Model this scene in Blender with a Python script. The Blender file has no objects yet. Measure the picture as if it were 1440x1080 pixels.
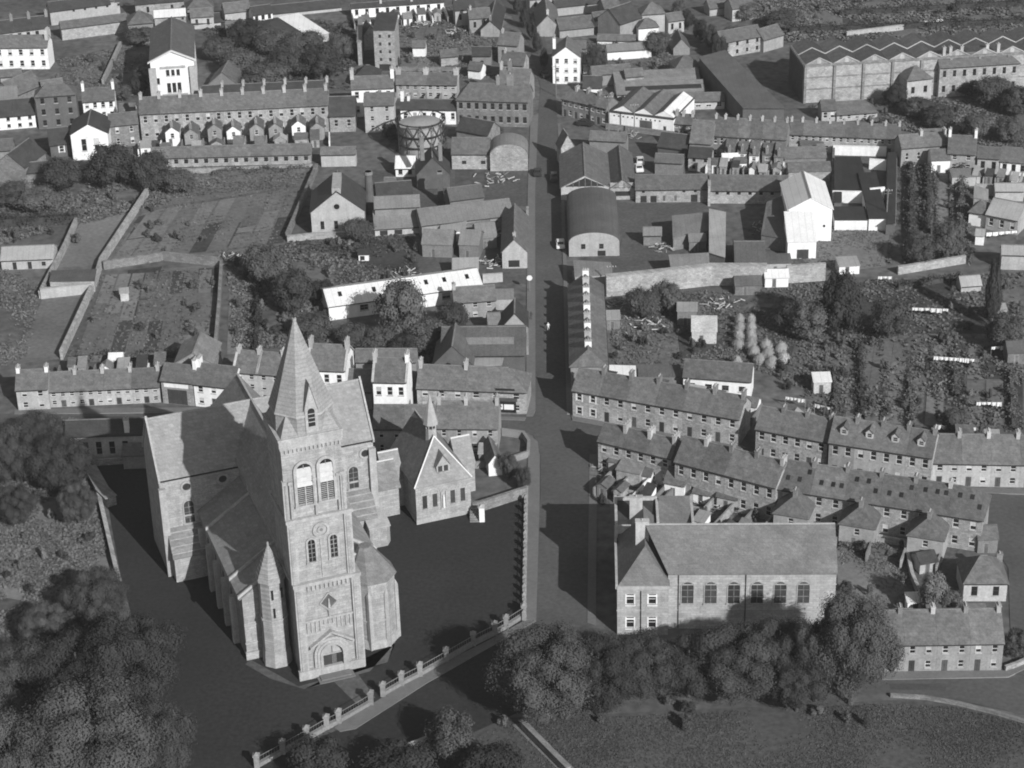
import bpy, math, random
import numpy as np
random.seed(7); RNG = np.random.default_rng(7)
S = bpy.context.scene
R_ = math.radians
# ---------------------------------------------------------------- camera, sky, sun, exposure
CAM_F, CAM_T, CAM_R, CAM_H, PX, PY = 3000.0, R_(27.1), R_(1.55), 175.0, 717.0, 516.0
_fw = np.array([0, math.cos(CAM_T), -math.sin(CAM_T)]); _r0 = np.array([1., 0, 0]); _u0 = np.array([0, math.sin(CAM_T), math.cos(CAM_T)])
_r = _r0*math.cos(CAM_R) - _u0*math.sin(CAM_R); _u = _r0*math.sin(CAM_R) + _u0*math.cos(CAM_R)
cd = bpy.data.cameras.new('camera'); cam = bpy.data.objects.new('camera', cd); S.collection.objects.link(cam); S.camera = cam
cd.sensor_width = 36; cd.lens = 36*CAM_F/1440; cd.shift_x = (720-PX)/1440; cd.shift_y = -(540-PY)/1440
cd.clip_start = 1; cd.clip_end = 9000
from mathutils import Matrix, Vector
cam.matrix_world = Matrix(((_r[0], _u[0], -_fw[0], 0), (_r[1], _u[1], -_fw[1], 0), (_r[2], _u[2], -_fw[2], CAM_H), (0, 0, 0, 1)))
SUN = np.array([0.515, -0.857]); SUN_EL = R_(29.5)
W = bpy.data.worlds.new('World'); S.world = W; W.use_nodes = True
nt = W.node_tree; bg = nt.nodes['Background']; sky = nt.nodes.new('ShaderNodeTexSky'); sky.sky_type = 'NISHITA'; sky.sun_disc = False
sky.sun_elevation = SUN_EL; sky.sun_rotation = math.atan2(SUN[0], SUN[1])
bw = nt.nodes.new('ShaderNodeRGBToBW'); nt.links.new(sky.outputs[0], bw.inputs[0]); nt.links.new(bw.outputs[0], bg.inputs[0]); bg.inputs[1].default_value = 0.088
sl = bpy.data.lights.new('sun', 'SUN'); sl.energy = 4.6; sl.angle = R_(0.5); so = bpy.data.objects.new('sun', sl); S.collection.objects.link(so)
so.rotation_euler = Vector((SUN[0]*math.cos(SUN_EL), SUN[1]*math.cos(SUN_EL), math.sin(SUN_EL))).to_track_quat('Z', 'Y').to_euler()
S.view_settings.view_transform = 'Standard'; S.view_settings.look = 'None'; S.view_settings.exposure = 0.22; S.view_settings.gamma = 1.0
S.cycles.filter_width = 1.9; S.cycles.max_bounces = 4; S.cycles.diffuse_bounces = 2

HAZE = 0.00015
# ---------------------------------------------------------------- measuring helpers
def G(x, y, z=0.0):
    d = _fw*CAM_F + _r*(x-PX) - _u*(y-PY); t = (z-CAM_H)/d[2]
    return np.array([0, 0, CAM_H]) + d*t
def PJ(p):
    q = np.array(p, float) - [0, 0, CAM_H]; w = q@_fw
    return PX + CAM_F*(q@_r)/w, PY - CAM_F*(q@_u)/w
def hgt(x, y, yb):
    lo, hi = 0.0, 90.0
    for _ in range(40):
        m = (lo+hi)/2; p = G(x, y, m); p[2] = 0
        if PJ(p)[1] < yb: lo = m
        else: hi = m
    return lo

# ---------------------------------------------------------------- materials (the photograph is black and white, so all colours are greys)
MATS = {}
def mat(name, base, var=0.25, s1=0.35, s2=3.0, rough=0.9, courses=None, cdepth=0.2, rnd=0.12, bump=0.0, spec=0.2, stripe=None, tex=None, streak=0):
    if name in MATS: return MATS[name]
    m = bpy.data.materials.new(name); m.use_nodes = True; N = m.node_tree.nodes; Lk = m.node_tree.links
    b = N['Principled BSDF']; b.inputs['Roughness'].default_value = rough
    b.inputs['Specular IOR Level'].default_value = spec
    geo = N.new('ShaderNodeNewGeometry')
    def noise(sc, det=4, stretch=None):
        n = N.new('ShaderNodeTexNoise'); n.inputs['Scale'].default_value = sc; n.inputs['Detail'].default_value = det
        if stretch:
            mp = N.new('ShaderNodeMapping'); mp.inputs['Scale'].default_value = stretch; Lk.new(geo.outputs['Position'], mp.inputs[0]); Lk.new(mp.outputs[0], n.inputs['Vector'])
        else: Lk.new(geo.outputs['Position'], n.inputs['Vector'])
        return n.outputs[0]
    def mth(op, a, bb, c=None):
        n = N.new('ShaderNodeMath'); n.operation = op
        for i, v in enumerate((a, bb, c)):
            if v is None: continue
            if isinstance(v, (int, float)): n.inputs[i].default_value = v
            else: Lk.new(v, n.inputs[i])
        return n.outputs[0]
    a = mth('MULTIPLY_ADD', mth('SUBTRACT', noise(s1, 5), 0.5), 3.4*var, 1.0)
    c = mth('MULTIPLY_ADD', mth('SUBTRACT', noise(s2, 4), 0.5), 4.2*var, 1.0)
    v = mth('MULTIPLY', a, c)
    if rnd:
        oi = N.new('ShaderNodeObjectInfo'); v = mth('MULTIPLY', v, mth('MULTIPLY_ADD', oi.outputs['Random'], 2*rnd, 1-rnd))
    if courses:
        sx = N.new('ShaderNodeSeparateXYZ'); Lk.new(geo.outputs['Position'], sx.inputs[0])
        w = mth('PINGPONG', mth('MULTIPLY', sx.outputs[2], 1.0/courses), 0.5)
        w = mth('MULTIPLY', w, 2.0); st = mth('GREATER_THAN', w, 0.3)
        v = mth('MULTIPLY', v, mth('MULTIPLY_ADD', st, cdepth, 1-cdepth))
    if stripe:   # corrugation across local x
        tc = N.new('ShaderNodeTexCoord'); sx = N.new('ShaderNodeSeparateXYZ'); Lk.new(tc.outputs['Object'], sx.inputs[0])
        w = mth('PINGPONG', mth('MULTIPLY', sx.outputs[0], 1.0/stripe), 0.5); v = mth('MULTIPLY', v, mth('MULTIPLY_ADD', mth('GREATER_THAN', w, 0.06), 0.14, 0.86))
    if streak:
        v = mth('MULTIPLY', v, mth('MULTIPLY_ADD', mth('SUBTRACT', noise(1.0, 4, (1.3, 1.3, .09)), 0.5), streak*4, 1.0))
    if tex:   # squared stones of uneven tone
        tc = N.new('ShaderNodeTexCoord'); sx = N.new('ShaderNodeSeparateXYZ'); Lk.new(tc.outputs['Object'], sx.inputs[0])
        cb = N.new('ShaderNodeCombineXYZ'); Lk.new(mth('ADD', sx.outputs[0], sx.outputs[1]), cb.inputs[0]); Lk.new(sx.outputs[2], cb.inputs[1])
        br = N.new('ShaderNodeTexBrick'); br.inputs['Scale'].default_value = 1.0; bwid, brow, lo_, hi_, mo_ = {'blocks': (.9, .38, .84, 1.12, .78), 'rubble': (.62, .34, .76, 1.18, .8), 'slates': (.75, .42, .86, 1.12, .88)}[tex]; br.inputs['Brick Width'].default_value = bwid; br.inputs['Row Height'].default_value = brow
        br.inputs['Mortar Size'].default_value = 0.03; br.inputs['Color1'].default_value = (hi_,)*3+(1,); br.inputs['Color2'].default_value = (lo_,)*3+(1,); br.inputs['Mortar'].default_value = (mo_,)*3+(1,)
        Lk.new(cb.outputs[0], br.inputs['Vector']); t = N.new('ShaderNodeRGBToBW'); Lk.new(br.outputs[0], t.inputs[0]); v = mth('MULTIPLY', v, t.outputs[0])
    v = mth('MINIMUM', mth('MAXIMUM', mth('MULTIPLY', v, base), 0.004), 0.9)
    cc = N.new('ShaderNodeCombineXYZ')
    for i in range(3): Lk.new(v, cc.inputs[i])
    Lk.new(cc.outputs[0], b.inputs['Base Color'])
    if bump:
        bp = N.new('ShaderNodeBump'); bp.inputs['Strength'].default_value = bump; bp.inputs['Distance'].default_value = 0.3
        Lk.new(noise(s2*1.5, 4), bp.inputs['Height']); Lk.new(bp.outputs[0], b.inputs['Normal'])
    MATS[name] = m; return m
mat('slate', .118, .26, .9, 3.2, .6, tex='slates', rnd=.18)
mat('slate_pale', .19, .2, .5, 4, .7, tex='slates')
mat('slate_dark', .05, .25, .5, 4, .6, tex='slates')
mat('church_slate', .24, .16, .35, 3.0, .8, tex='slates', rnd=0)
mat('tin', .30, .15, .3, 3, .5, stripe=1.1)
mat('tin_dark', .10, .25, .3, 3, .55, stripe=1.1)
mat('tin_mid', .17, .2, .3, 3, .55, stripe=1.1)
mat('tin_white', .68, .10, .3, 3, .5, stripe=1.3, rnd=.04)
mat('stone', .31, .24, .5, 4.5, .95, rnd=.12, tex='rubble', streak=.1)
mat('stone_dark', .19, .24, .5, 4.5, .95, tex='rubble', streak=.1)
mat('church_stone', .315, .2, .8, 5, .95, rnd=0, tex='blocks', streak=.16)
mat('church_trim', .33, .2, .8, 4, .95, rnd=0, streak=.12)
mat('spire_stone', .26, .2, .8, 4, .95, rnd=0, courses=.55, cdepth=.14)
mat('render', .37, .16, .5, 3, .95, rnd=.14, streak=.12)
mat('render_grey', .25, .18, .5, 3, .95, rnd=.14, streak=.12)
mat('white', .74, .08, .5, 2, .9, rnd=.05, streak=.08)
mat('brick', .19, .22, .6, 5, .95, rnd=.12)
mat('brick_dark', .10, .22, .6, 5, .95, rnd=.12)
mat('asphalt', .086, .2, .09, 1.5, .95, rnd=0)
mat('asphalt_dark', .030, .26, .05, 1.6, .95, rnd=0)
mat('pavement', .15, .12, .2, 2, .95, rnd=0)
mat('kerb', .22, .12, .2, 2, .95, rnd=0)
mat('lane', .13, .25, .1, 1, .95, rnd=0)
mat('yard', .09, .3, .12, 1.4, .95, rnd=0)
mat('grass_far', .105, .42, .045, .55, 1, rnd=0)
mat('field', .078, .3, .05, 1.2, 1, rnd=0)
mat('plot_pale', .165, .22, .1, 1.2, 1, rnd=0)
mat('plot_mid', .13, .25, .12, 1.2, 1, rnd=0)
mat('plot_dark', .055, .35, .12, 1.2, 1, rnd=0)
mat('leaf', .08, .3, .25, 1.5, .9, rnd=.34, spec=.1)
mat('leaf_pale', .13, .3, .25, 1.5, .9, rnd=.2, spec=.1)
mat('growth', .125, .3, .12, 1.0, .95, rnd=0, spec=.1)
mat('growth_dark', .07, .35, .12, 1.0, .95, rnd=0, spec=.1)
mat('leaf_field', .075, .3, .15, 1.5, .95, rnd=0, spec=.1)
mat('leaf_dark', .045, .3, .25, 1.5, .9, rnd=.2, spec=.1)
mat('bed_rows', .15, .25, .12, 1.2, 1, rnd=.25, stripe=.9)
mat('leaf_near', .056, .3, .25, 1.5, .9, rnd=.34, spec=.1)
mat('leaf_silver', .36, .15, .25, 1.5, .9, rnd=.1, spec=.1)
mat('bark', .07, .2, .5, 3)
mat('glass', .02, .2, .8, 2, .25, spec=.5, rnd=.3)
mat('blind', .42, .15, .8, 2, .9, rnd=.3)
mat('glass_dull', .045, .2, .8, 2, .6, rnd=.3)
mat('frame_paint', .30, .1, .5, 2, .7)
mat('frame_white', .6, .05, .5, 2, .7)
mat('door_paint', .06, .2, .5, 2, .6, rnd=.5)
mat('door_mid', .14, .2, .5, 2, .6, rnd=.3)
mat('iron', .03, .2, .5, 2, .6)
mat('iron_pale', .22, .2, .5, 2, .6)
mat('timber', .16, .25, .5, 3)
mat('timber_pale', .45, .25, .5, 3)
mat('car_paint', .03, .1, .5, 2, .3, spec=.6, rnd=.3)
mat('car_pale', .7, .1, .5, 2, .35, spec=.6)
mat('rubber', .02, .1)
mat('skin', .4, .05); mat('cloth_dark', .06, .1); mat('cloth_white', .7, .03, rnd=.03)

# ---------------------------------------------------------------- mesh helpers
class MB:
    def __init__(s): s.v = []; s.f = []; s.m = []; s.mats = []
    def mi(s, m):
        if m not in s.mats: s.mats.append(m)
        return s.mats.index(m)
    def poly(s, pts, m):
        i = len(s.v); s.v += [tuple(map(float, p)) for p in pts]; s.f.append(tuple(range(i, i+len(pts)))); s.m.append(s.mi(m))
    def box(s, x0, x1, y0, y1, z0, z1, m, bottom=False):
        a = [(x0, y0), (x1, y0), (x1, y1), (x0, y1)]
        for i in range(4):
            p, q = a[i], a[(i+1) % 4]; s.poly([(*p, z0), (*q, z0), (*q, z1), (*p, z1)], m)
        s.poly([(*p, z1) for p in a], m)
        if bottom: s.poly([(*p, z0) for p in a[::-1]], m)
    def prism(s, pts, z0, z1, m, cap=True):      # pts ccw xy
        n = len(pts)
        for i in range(n):
            p, q = pts[i], pts[(i+1) % n]; s.poly([(p[0], p[1], z0), (q[0], q[1], z0), (q[0], q[1], z1), (p[0], p[1], z1)], m)
        if cap: s.poly([(p[0], p[1], z1) for p in pts], m)
    def slab(s, pts, t, m, m2=None):           # roof plane with thickness downward
        n = len(pts); s.poly(pts, m)
        lo = [(p[0], p[1], p[2]-t) for p in pts]; s.poly(lo[::-1], m2 or m)
        for i in range(n):
            j = (i+1) % n; s.poly([lo[i], lo[j], pts[j], pts[i]], m2 or m)
    def frustum(s, cx, cy, r0, r1, z0, z1, n, m, rot=0, cap=True, cx1=None, cy1=None):
        cx1 = cx if cx1 is None else cx1; cy1 = cy if cy1 is None else cy1
        A = [(cx+r0*math.cos(rot+2*math.pi*i/n), cy+r0*math.sin(rot+2*math.pi*i/n), z0) for i in range(n)]
        B = [(cx1+r1*math.cos(rot+2*math.pi*i/n), cy1+r1*math.sin(rot+2*math.pi*i/n), z1) for i in range(n)]
        for i in range(n):
            j = (i+1) % n
            if r1 < 1e-4: s.poly([A[i], A[j], B[i]], m)
            else: s.poly([A[i], A[j], B[j], B[i]], m)
        if cap and r1 > 1e-4: s.poly(B, m)
    def bar(s, p, q, r, m, n=4):
        p = Vector(p); q = Vector(q); d = (q-p).normalized(); a = d.orthogonal().normalized(); b = d.cross(a)
        A = [p+(a*math.cos(2*math.pi*i/n)+b*math.sin(2*math.pi*i/n))*r for i in range(n)]; B = [x+(q-p) for x in A]
        for i in range(n): j = (i+1) % n; s.poly([A[i], A[j], B[j], B[i]], m)
        s.poly(A[::-1], m); s.poly(B, m)
    def panel(s, O, u, L, H, ops, n, m, rec=0.14):   # vertical wall from O along u with recessed openings; n = inward
        O = np.array(O, float); u = np.array(u, float); n = np.array(n, float)
        xs = sorted({0.0, L, *[o[0] for o in ops], *[o[1] for o in ops]}); zs = sorted({0.0, H, *[o[2] for o in ops], *[o[3] for o in ops]})
        P = lambda x, z, k=0: tuple(O+u*x+n*k+np.array([0, 0, z]))
        for a, b in zip(xs, xs[1:]):
            for c, d in zip(zs, zs[1:]):
                mx, mz = (a+b)/2, (c+d)/2
                if any(o[0] < mx < o[1] and o[2] < mz < o[3] for o in ops): continue
                s.poly([P(a, c), P(b, c), P(b, d), P(a, d)], m)
        for o in ops:
            x0, x1, z0, z1 = o[:4]
            s.poly([P(x0, z0), P(x0, z0, rec), P(x0, z1, rec), P(x0, z1)], m); s.poly([P(x1, z0, rec), P(x1, z0), P(x1, z1), P(x1, z1, rec)], m)
            s.poly([P(x0, z1), P(x0, z1, rec), P(x1, z1, rec), P(x1, z1)], m); s.poly([P(x0, z0, rec), P(x0, z0), P(x1, z0), P(x1, z0, rec)], m)
            s.poly([P(x0, z0, rec+.05), P(x1, z0, rec+.05), P(x1, z1, rec+.05), P(x0, z1, rec+.05)], 'iron')
    def mesh(s, name):
        me = bpy.data.meshes.new(name); me.from_pydata(s.v, [], s.f)
        for m in s.mats: me.materials.append(MATS[m])
        me.polygons.foreach_set('material_index', s.m); me.update(); return me
    def build(s, name, parent=None):
        o = bpy.data.objects.new(name, s.mesh(name)); S.collection.objects.link(o); o.parent = parent; return o
def tag(o, label=None, cat=None, group=None, kind=None):
    if label: o['label'] = label
    if cat: o['category'] = cat
    if group: o['group'] = group
    if kind: o['kind'] = kind
    return o
def empty(name, loc, rz=0):
    o = bpy.data.objects.new(name, None); S.collection.objects.link(o); o.location = loc; o.rotation_euler[2] = rz; o.empty_display_size = 1; return o
def inst(name, me, parent, loc, rz=0, sc=None):
    o = bpy.data.objects.new(name, me); S.collection.objects.link(o); o.parent = parent; o.location = loc; o.rotation_euler[2] = rz
    if sc is not None: o.scale = sc
    return o
_wc = {}
def window_mesh(w, h, kind='sash'):
    w = round(w*10)/10; h = round(h*10)/10; k = (w, h, kind)
    if k in _wc: return _wc[k]
    b = MB(); blind = kind.endswith('_b'); kind = kind.replace('_b', ''); fr = 'frame_white' if kind in ('sash', 'white') else 'frame_paint' if kind == 'plain' else 'door_paint'; t = .06
    b.poly([(0, .1, 0), (w, .1, 0), (w, .1, h), (0, .1, h)], 'glass' if kind != 'dull' else 'glass_dull')
    if kind != 'dull':
        for (x0, x1, z0, z1) in ((0, t, 0, h), (w-t, w, 0, h), (t, w-t, 0, t), (t, w-t, h-t, h), (t, w-t, h*.5-.04, h*.5+.04)):
            b.box(x0, x1, .05, .098, z0, z1, fr)
        if w > 1.15: b.box(w/2-.025, w/2+.025, .055, .098, t, h-t, fr)
    if blind: b.box(.07, w-.07, .07, .099, h*.45, h-.07, 'blind')
    if kind == 'white':      # broad painted surround
        b.box(-.22, 0, -.05, .04, -.2, h+.22, 'frame_white'); b.box(w, w+.22, -.05, .04, -.2, h+.22, 'frame_white'); b.box(0, w, -.05, .04, h, h+.22, 'frame_white')
    b.box(-.08 if kind != 'white' else 0, w+.08 if kind != 'white' else w, -.12, .05, -.14, -.005, 'render' if kind != 'dull' else 'stone')
    _wc[k] = b.mesh('window'); return _wc[k]
def door_mesh(w, h, kind='door'):
    k = (round(w, 1), round(h, 1), kind)
    if k in _wc: return _wc[k]
    b = MB(); m = {'door': 'door_paint', 'doormid': 'door_mid', 'garage': 'slate_dark', 'hole': 'iron', 'bigdoor': 'door_paint'}[kind]  # hole: dark panel painted to stand for the unlit inside
    b.box(.04, w-.04, .08, .12, 0, h-.04, m)
    if kind != 'hole':
        b.box(0, .08, .02, .078, 0, h, 'frame_paint'); b.box(w-.08, w, .02, .078, 0, h, 'frame_paint'); b.box(.08, w-.08, .02, .078, h-.08, h, 'frame_paint')
        n = 2 if kind != 'garage' else 4
        for i in range(1, n): b.box(w*i/n-.02, w*i/n+.02, .06, .08, 0, h-.1, 'iron')
    _wc[k] = b.mesh('door'); return _wc[k]
_cc = {}
def chimney_mesh(w, d, h, m, pots=3):
    k = (round(w, 1), round(d, 1), round(h, 1), m, pots)
    if k in _cc: return _cc[k]
    b = MB(); b.box(-w/2, w/2, -d/2, d/2, -1.2, h, m); b.box(-w/2-.07, w/2+.07, -d/2-.07, d/2+.07, h, h+.14, m if m != 'white' else 'render', True)
    for i in range(pots):
        y = (-d/2+.2)+(d-.4)*(i/(pots-1) if pots > 1 else .5)
        b.frustum(0, y, .11, .09, h+.14, h+.42, 6, 'render')
    _cc[k] = b.mesh('chimney'); return _cc[k]

ORD = ['first', 'second', 'third', 'fourth', 'fifth', 'sixth', 'seventh', 'eighth', 'ninth', 'tenth', 'eleventh', 'twelfth', 'thirteenth', 'fourteenth', 'fifteenth']
def win_ops(L, h, cols, floors, door=None, ww=.9, kind='sash', wh=None, margin=None, doorkind='door'):
    ops = []; pitch = L/cols
    for f in range(floors):
        fh = h/floors; H_ = wh or min(1.6, fh*.5); zc = f*fh + fh*.55
        for c in range(cols):
            x = pitch*(c+.5)
            if door is not None and f == 0 and c in (door if isinstance(door, (list, tuple)) else [door]):
                ops.append((x-.5, x+.5, 0.02, min(2.1, fh*.85), doorkind))
            else: ops.append((x-ww/2, x+ww/2, zc-H_/2, zc+H_/2, kind))
    return ops
def place_ops(root, ops, O=(0, 0), rz=0, rec=0.0):
    c, s = math.cos(rz), math.sin(rz)
    for (x0, x1, z0, z1, k) in ops:
        w, h = x1-x0, z1-z0; x = O[0]+c*x0; y = O[1]+s*x0
        if k in ('sash', 'plain', 'dull', 'white', 'dark'):
            if k in ('sash', 'plain') and random.random() < .3: k = k+'_b'
            inst('window', window_mesh(w, h, k), root, (x, y, z0), rz, (w/(round(w*10)/10), 1, h/(round(h*10)/10)))
        else: inst('door', door_mesh(w, h, k), root, (x, y, z0), rz)

def bld(label, O, ang, L, D, h, rise, kind='gable', wall='stone', roof='slate', ops=(), hl=0, hr=0, chim=(), cat='house', name='house', group=None,
        ovl=.15, ovr=.15, side_ops=(), left_ops=(), trim=True, arch_seg=14, gable_top=None, coping=False):
    """kind gable: ridge along the front; gfront: gable towards the front; mono: roof falls to the front; flat; barrel: arch towards the front"""
    root = empty(name, (O[0], O[1], 0), ang); tag(root, label, cat, group)
    b = MB(); b.panel((0, 0, 0), (1, 0, 0), L, h, [o[:4] for o in ops], (0, 1, 0), wall)
    b.panel((L, 0, 0), (0, 1, 0), D, h, [o[:4] for o in side_ops], (-1, 0, 0), wall)
    b.panel((0, D, 0), (0, -1, 0), D, h, [o[:4] for o in left_ops], (1, 0, 0), wall)
    b.poly([(L, D, 0), (0, D, 0), (0, D, h), (L, D, h)], wall)
    r = MB(); t = .14; e = .3; zt = h+rise
    if kind in ('gable', 'hip'):
        if kind == 'hip': hl = hl or 1; hr = hr or 1
        xa = min(D/2*hl, L*.48) if hl else -ovl; xb = L-(min(D/2*hr, L*.48)) if hr else L+ovr
        k = rise/(D/2); ez = h-e*k*1.0
        x0 = -e*.8 if hl else -ovl; x1 = L+e*.8 if hr else L+ovr
        r.slab([(x0, -e, ez+t), (x1, -e, ez+t), (xb, D/2, zt+t), (xa, D/2, zt+t)], t, roof)
        r.slab([(x1, D+e, ez+t), (x0, D+e, ez+t), (xa, D/2, zt+t), (xb, D/2, zt+t)], t, roof)
        if hl: r.slab([(x0, D+e, ez+t), (x0, -e, ez+t), (xa, D/2, zt+t)], t, roof)
        else: b.poly([(0, 0, h), (0, D/2, zt), (0, D, h)], wall)
        if hr: r.slab([(x1, -e, ez+t), (x1, D+e, ez+t), (xb, D/2, zt+t)], t, roof)
        else: b.poly([(L, 0, h), (L, D, h), (L, D/2, zt)], wall)
        if trim: r.box(xa+.02, xb-.02, D/2-.14, D/2+.14, zt+t-.03, zt+t+.07, 'slate_pale')
        if trim and L > 2: r.box(0.02, L-.02, -e-.1, -e+.02, ez-.02, ez+.1, 'iron')
        if coping:
            for xx in (0, L):
                for (ya, yb) in ((-.2, D/2), (D+.2, D/2)):
                    za = h-.2*k; r.slab([(xx-.2, ya, za+.34), (xx+.2, ya, za+.34), (xx+.2, yb, zt+.36), (xx-.2, yb, zt+.36)] if ya < yb else [(xx+.2, ya, za+.34), (xx-.2, ya, za+.34), (xx-.2, yb, zt+.36), (xx+.2, yb, zt+.36)], .2, 'render')
    elif kind == 'gfront':
        k = rise/(L/2); ez = h-e*k
        r.slab([(-e, -ovl, ez+t), (L/2, -ovl, zt+t), (L/2, D+.1, zt+t), (-e, D+.1, ez+t)], t, roof)
        r.slab([(L/2, -ovl, zt+t), (L+e, -ovl, ez+t), (L+e, D+.1, ez+t), (L/2, D+.1, zt+t)], t, roof)
        if trim: r.box(L/2-.14, L/2+.14, -ovl+.02, D+.08, zt+t-.03, zt+t+.07, 'slate_pale')
        b.poly([(0, 0, h), (L, 0, h), (L/2, 0, zt)], wall); b.poly([(L, D, h), (0, D, h), (L/2, D, zt)], wall)
    elif kind == 'mono':
        k = rise/D
        r.slab([(-.15, -.2, h-.2*k+t), (L+.15, -.2, h-.2*k+t), (L+.15, D+.1, zt+t), (-.15, D+.1, zt+t)], t, roof)
        b.poly([(0, 0, h), (0, D, zt), (0, D, h)], wall); b.poly([(L, 0, h), (L, D, h), (L, D, zt)], wall); b.poly([(L, D, h), (0, D, h), (0, D, zt), (L, D, zt)], wall)
    elif kind == 'flat':
        r.box(-.08, L+.08, -.08, D+.08, h+.002, h+.25, roof)
    elif kind == 'barrel':
        A = [(L/2-math.cos(math.pi*i/arch_seg)*(L/2), h+math.sin(math.pi*i/arch_seg)*rise) for i in range(arch_seg+1)]
        b.poly([(x, 0, z) for x, z in A], wall); b.poly([(x, D, z) for x, z in A[::-1]], wall)
        A2 = [(L/2-math.cos(math.pi*i/arch_seg)*(L/2+.15), h+.05+math.sin(math.pi*i/arch_seg)*(rise+.12)) for i in range(arch_seg+1)]
        for (p, q) in zip(A2, A2[1:]): r.slab([(p[0], -.15, p[1]), (q[0], -.15, q[1]), (q[0], D+.1, q[1]), (p[0], D+.1, p[1])], .1, roof)
    b.build('wall', root); r.build('roof', root)
    place_ops(root, ops); place_ops(root, side_ops, (L, 0), math.pi/2); place_ops(root, left_ops, (0, D), -math.pi/2)
    for c in chim:   # (x, yfrac, w, d, h, mat, pots)
        x, yf, w, d, hh, m, p = (list(c)+[.5, .6, 1.2, 1.1, 'brick', 3][len(c)-1:])[:7]
        zz = zt if kind in ('gfront', 'flat', 'mono') else h+rise*(1-abs(yf-.5)*2)
        inst('chimney', chimney_mesh(w, d, hh, m, p), root, (x, D*yf, zz), 0)
    return root
def frame(E0, E1, by=None, h=None, at1=False):
    if h is None: h = hgt(E1[0], E1[1], by) if at1 else hgt(E0[0], E0[1], by)
    A = G(*E0, h); B = G(*E1, h); v = B-A
    return A[:2], math.atan2(v[1], v[0]), float(np.hypot(v[0], v[1])), h
def solve_depth(A, ang, L, h, pitch, ry, frac=.5, lo=2, hi=60, mono=False):
    u = np.array([math.cos(ang), math.sin(ang)]); n = np.array([-u[1], u[0]])
    for _ in range(40):
        d = (lo+hi)/2; q = A+u*L*frac+n*(d if mono else d/2); z = h+(d if mono else d/2)*math.tan(pitch)
        if PJ((q[0], q[1], z))[1] > ry: lo = d
        else: hi = d
    return d
ST = R_(-1.3)   # square to the main street
def B(label, E0, E1, by=None, h=None, ry=None, d=None, pitch=38, kind='gable', ay=None, at1=False, win=None, fa=None, **kw):
    A, ang, L, h = frame(E0, E1, by, h, at1); p = R_(pitch)
    if fa is not None: ang = fa
    if kind in ('gable', 'hip'):
        if d is None: d = solve_depth(A, ang, L, h, p, ry)
        rise = d/2*math.tan(p)
    elif kind in ('gfront', 'barrel'):
        if ay is not None:
            u = np.array([math.cos(ang), math.sin(ang)]); q = A+u*L/2; lo, hi = .2, 30
            for _ in range(40):
                m = (lo+hi)/2
                if PJ((q[0], q[1], h+m))[1] > ay: lo = m
                else: hi = m
            rise = lo
        else: rise = L/2*math.tan(p)
        if d is None:
            u = np.array([math.cos(ang), math.sin(ang)]); n = np.array([-u[1], u[0]]); lo, hi = 2, 120
            for _ in range(40):
                d = (lo+hi)/2; q = A+u*L/2+n*d
                if PJ((q[0], q[1], h+rise))[1] > ry: lo = d
                else: hi = d
    elif kind == 'mono':
        if d is None: d = solve_depth(A, ang, L, h, p, ry, mono=True)
        rise = d*math.tan(p)
    else:
        rise = 0
        if d is None:
            u = np.array([math.cos(ang), math.sin(ang)]); n = np.array([-u[1], u[0]]); lo, hi = 2, 120
            for _ in range(40):
                d = (lo+hi)/2; q = A+u*L/2+n*d
                if PJ((q[0], q[1], h))[1] > ry: lo = d
                else: hi = d
    if win is not None: kw['ops'] = win_ops(L, h, **win)
    chim = [((c[0]*L,)+tuple(c[1:])) for c in kw.pop('chim', ())]
    return bld(label, A, ang, L, d, h, rise, kind, chim=chim, **kw)
def row(rowname, desc, n, E0, E1, by=None, h=None, ry=None, d=None, pitch=38, at1=False, win=None, wins=None, chim=(1,), group=None, walls=None, wall='stone',
        roof='slate', roofs=None, hl=0, hr=0, wing=None, side='left', cw=(.6, 1.2, .75), cm='brick', descs=None, coping=False, skip=(), dormer=(), fracs=None, lights=()):
    A, ang, L, h = frame(E0, E1, by, h, at1); p = R_(pitch)
    if d is None: d = solve_depth(A, ang, L, h, p, ry)
    u = np.array([math.cos(ang), math.sin(ang)]); fr = fracs or [i/n for i in range(n+1)]
    out = []
    for i in range(n):
        if i in skip: out.append(None); continue
        l = L*(fr[i+1]-fr[i])-.02; ds = (descs or {}).get(i, desc)
        lab = f'{ds}, {ORD[i]} from left in {rowname}' if n > 1 else f'{ds} {rowname}'
        wl = (walls or {}).get(i, wall); rf = (roofs or {}).get(i, roof)
        w = (wins or {}).get(i, win); jit = random.uniform(-.02, .03) if n > 3 else 0
        ops = win_ops(l, h, **w) if w else ()
        ch = []
        for c in chim:
            if c == 1 and not (hr and i == n-1): ch.append((l-.3, .5)+tuple(cw)+(cm if random.random() < .75 else 'render', 3))
            if c == 0 and i == 0 and not hl: ch.append((.3, .5)+tuple(cw)+(cm, 3))
        r = bld(lab, A+u*L*fr[i], ang, l, d, h, d/2*math.tan(p)+jit, 'gable', wall=wl, roof=rf, ops=ops, hl=hl if i == 0 else 0, hr=hr if i == n-1 else 0, chim=ch,
                group=group or rowname, ovl=.12 if i == 0 else 0, ovr=.12 if i == n-1 else 0, coping=coping)
        if wing and i in wing:
            add_wing(r, *wing[i])
        if i in dormer: add_dormer(r, l/2, d, h, p)
        for f in lights: add_light(r, l*f, d, h, p, random.choice((.3, .6)))
        out.append(r)
    return out
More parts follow.
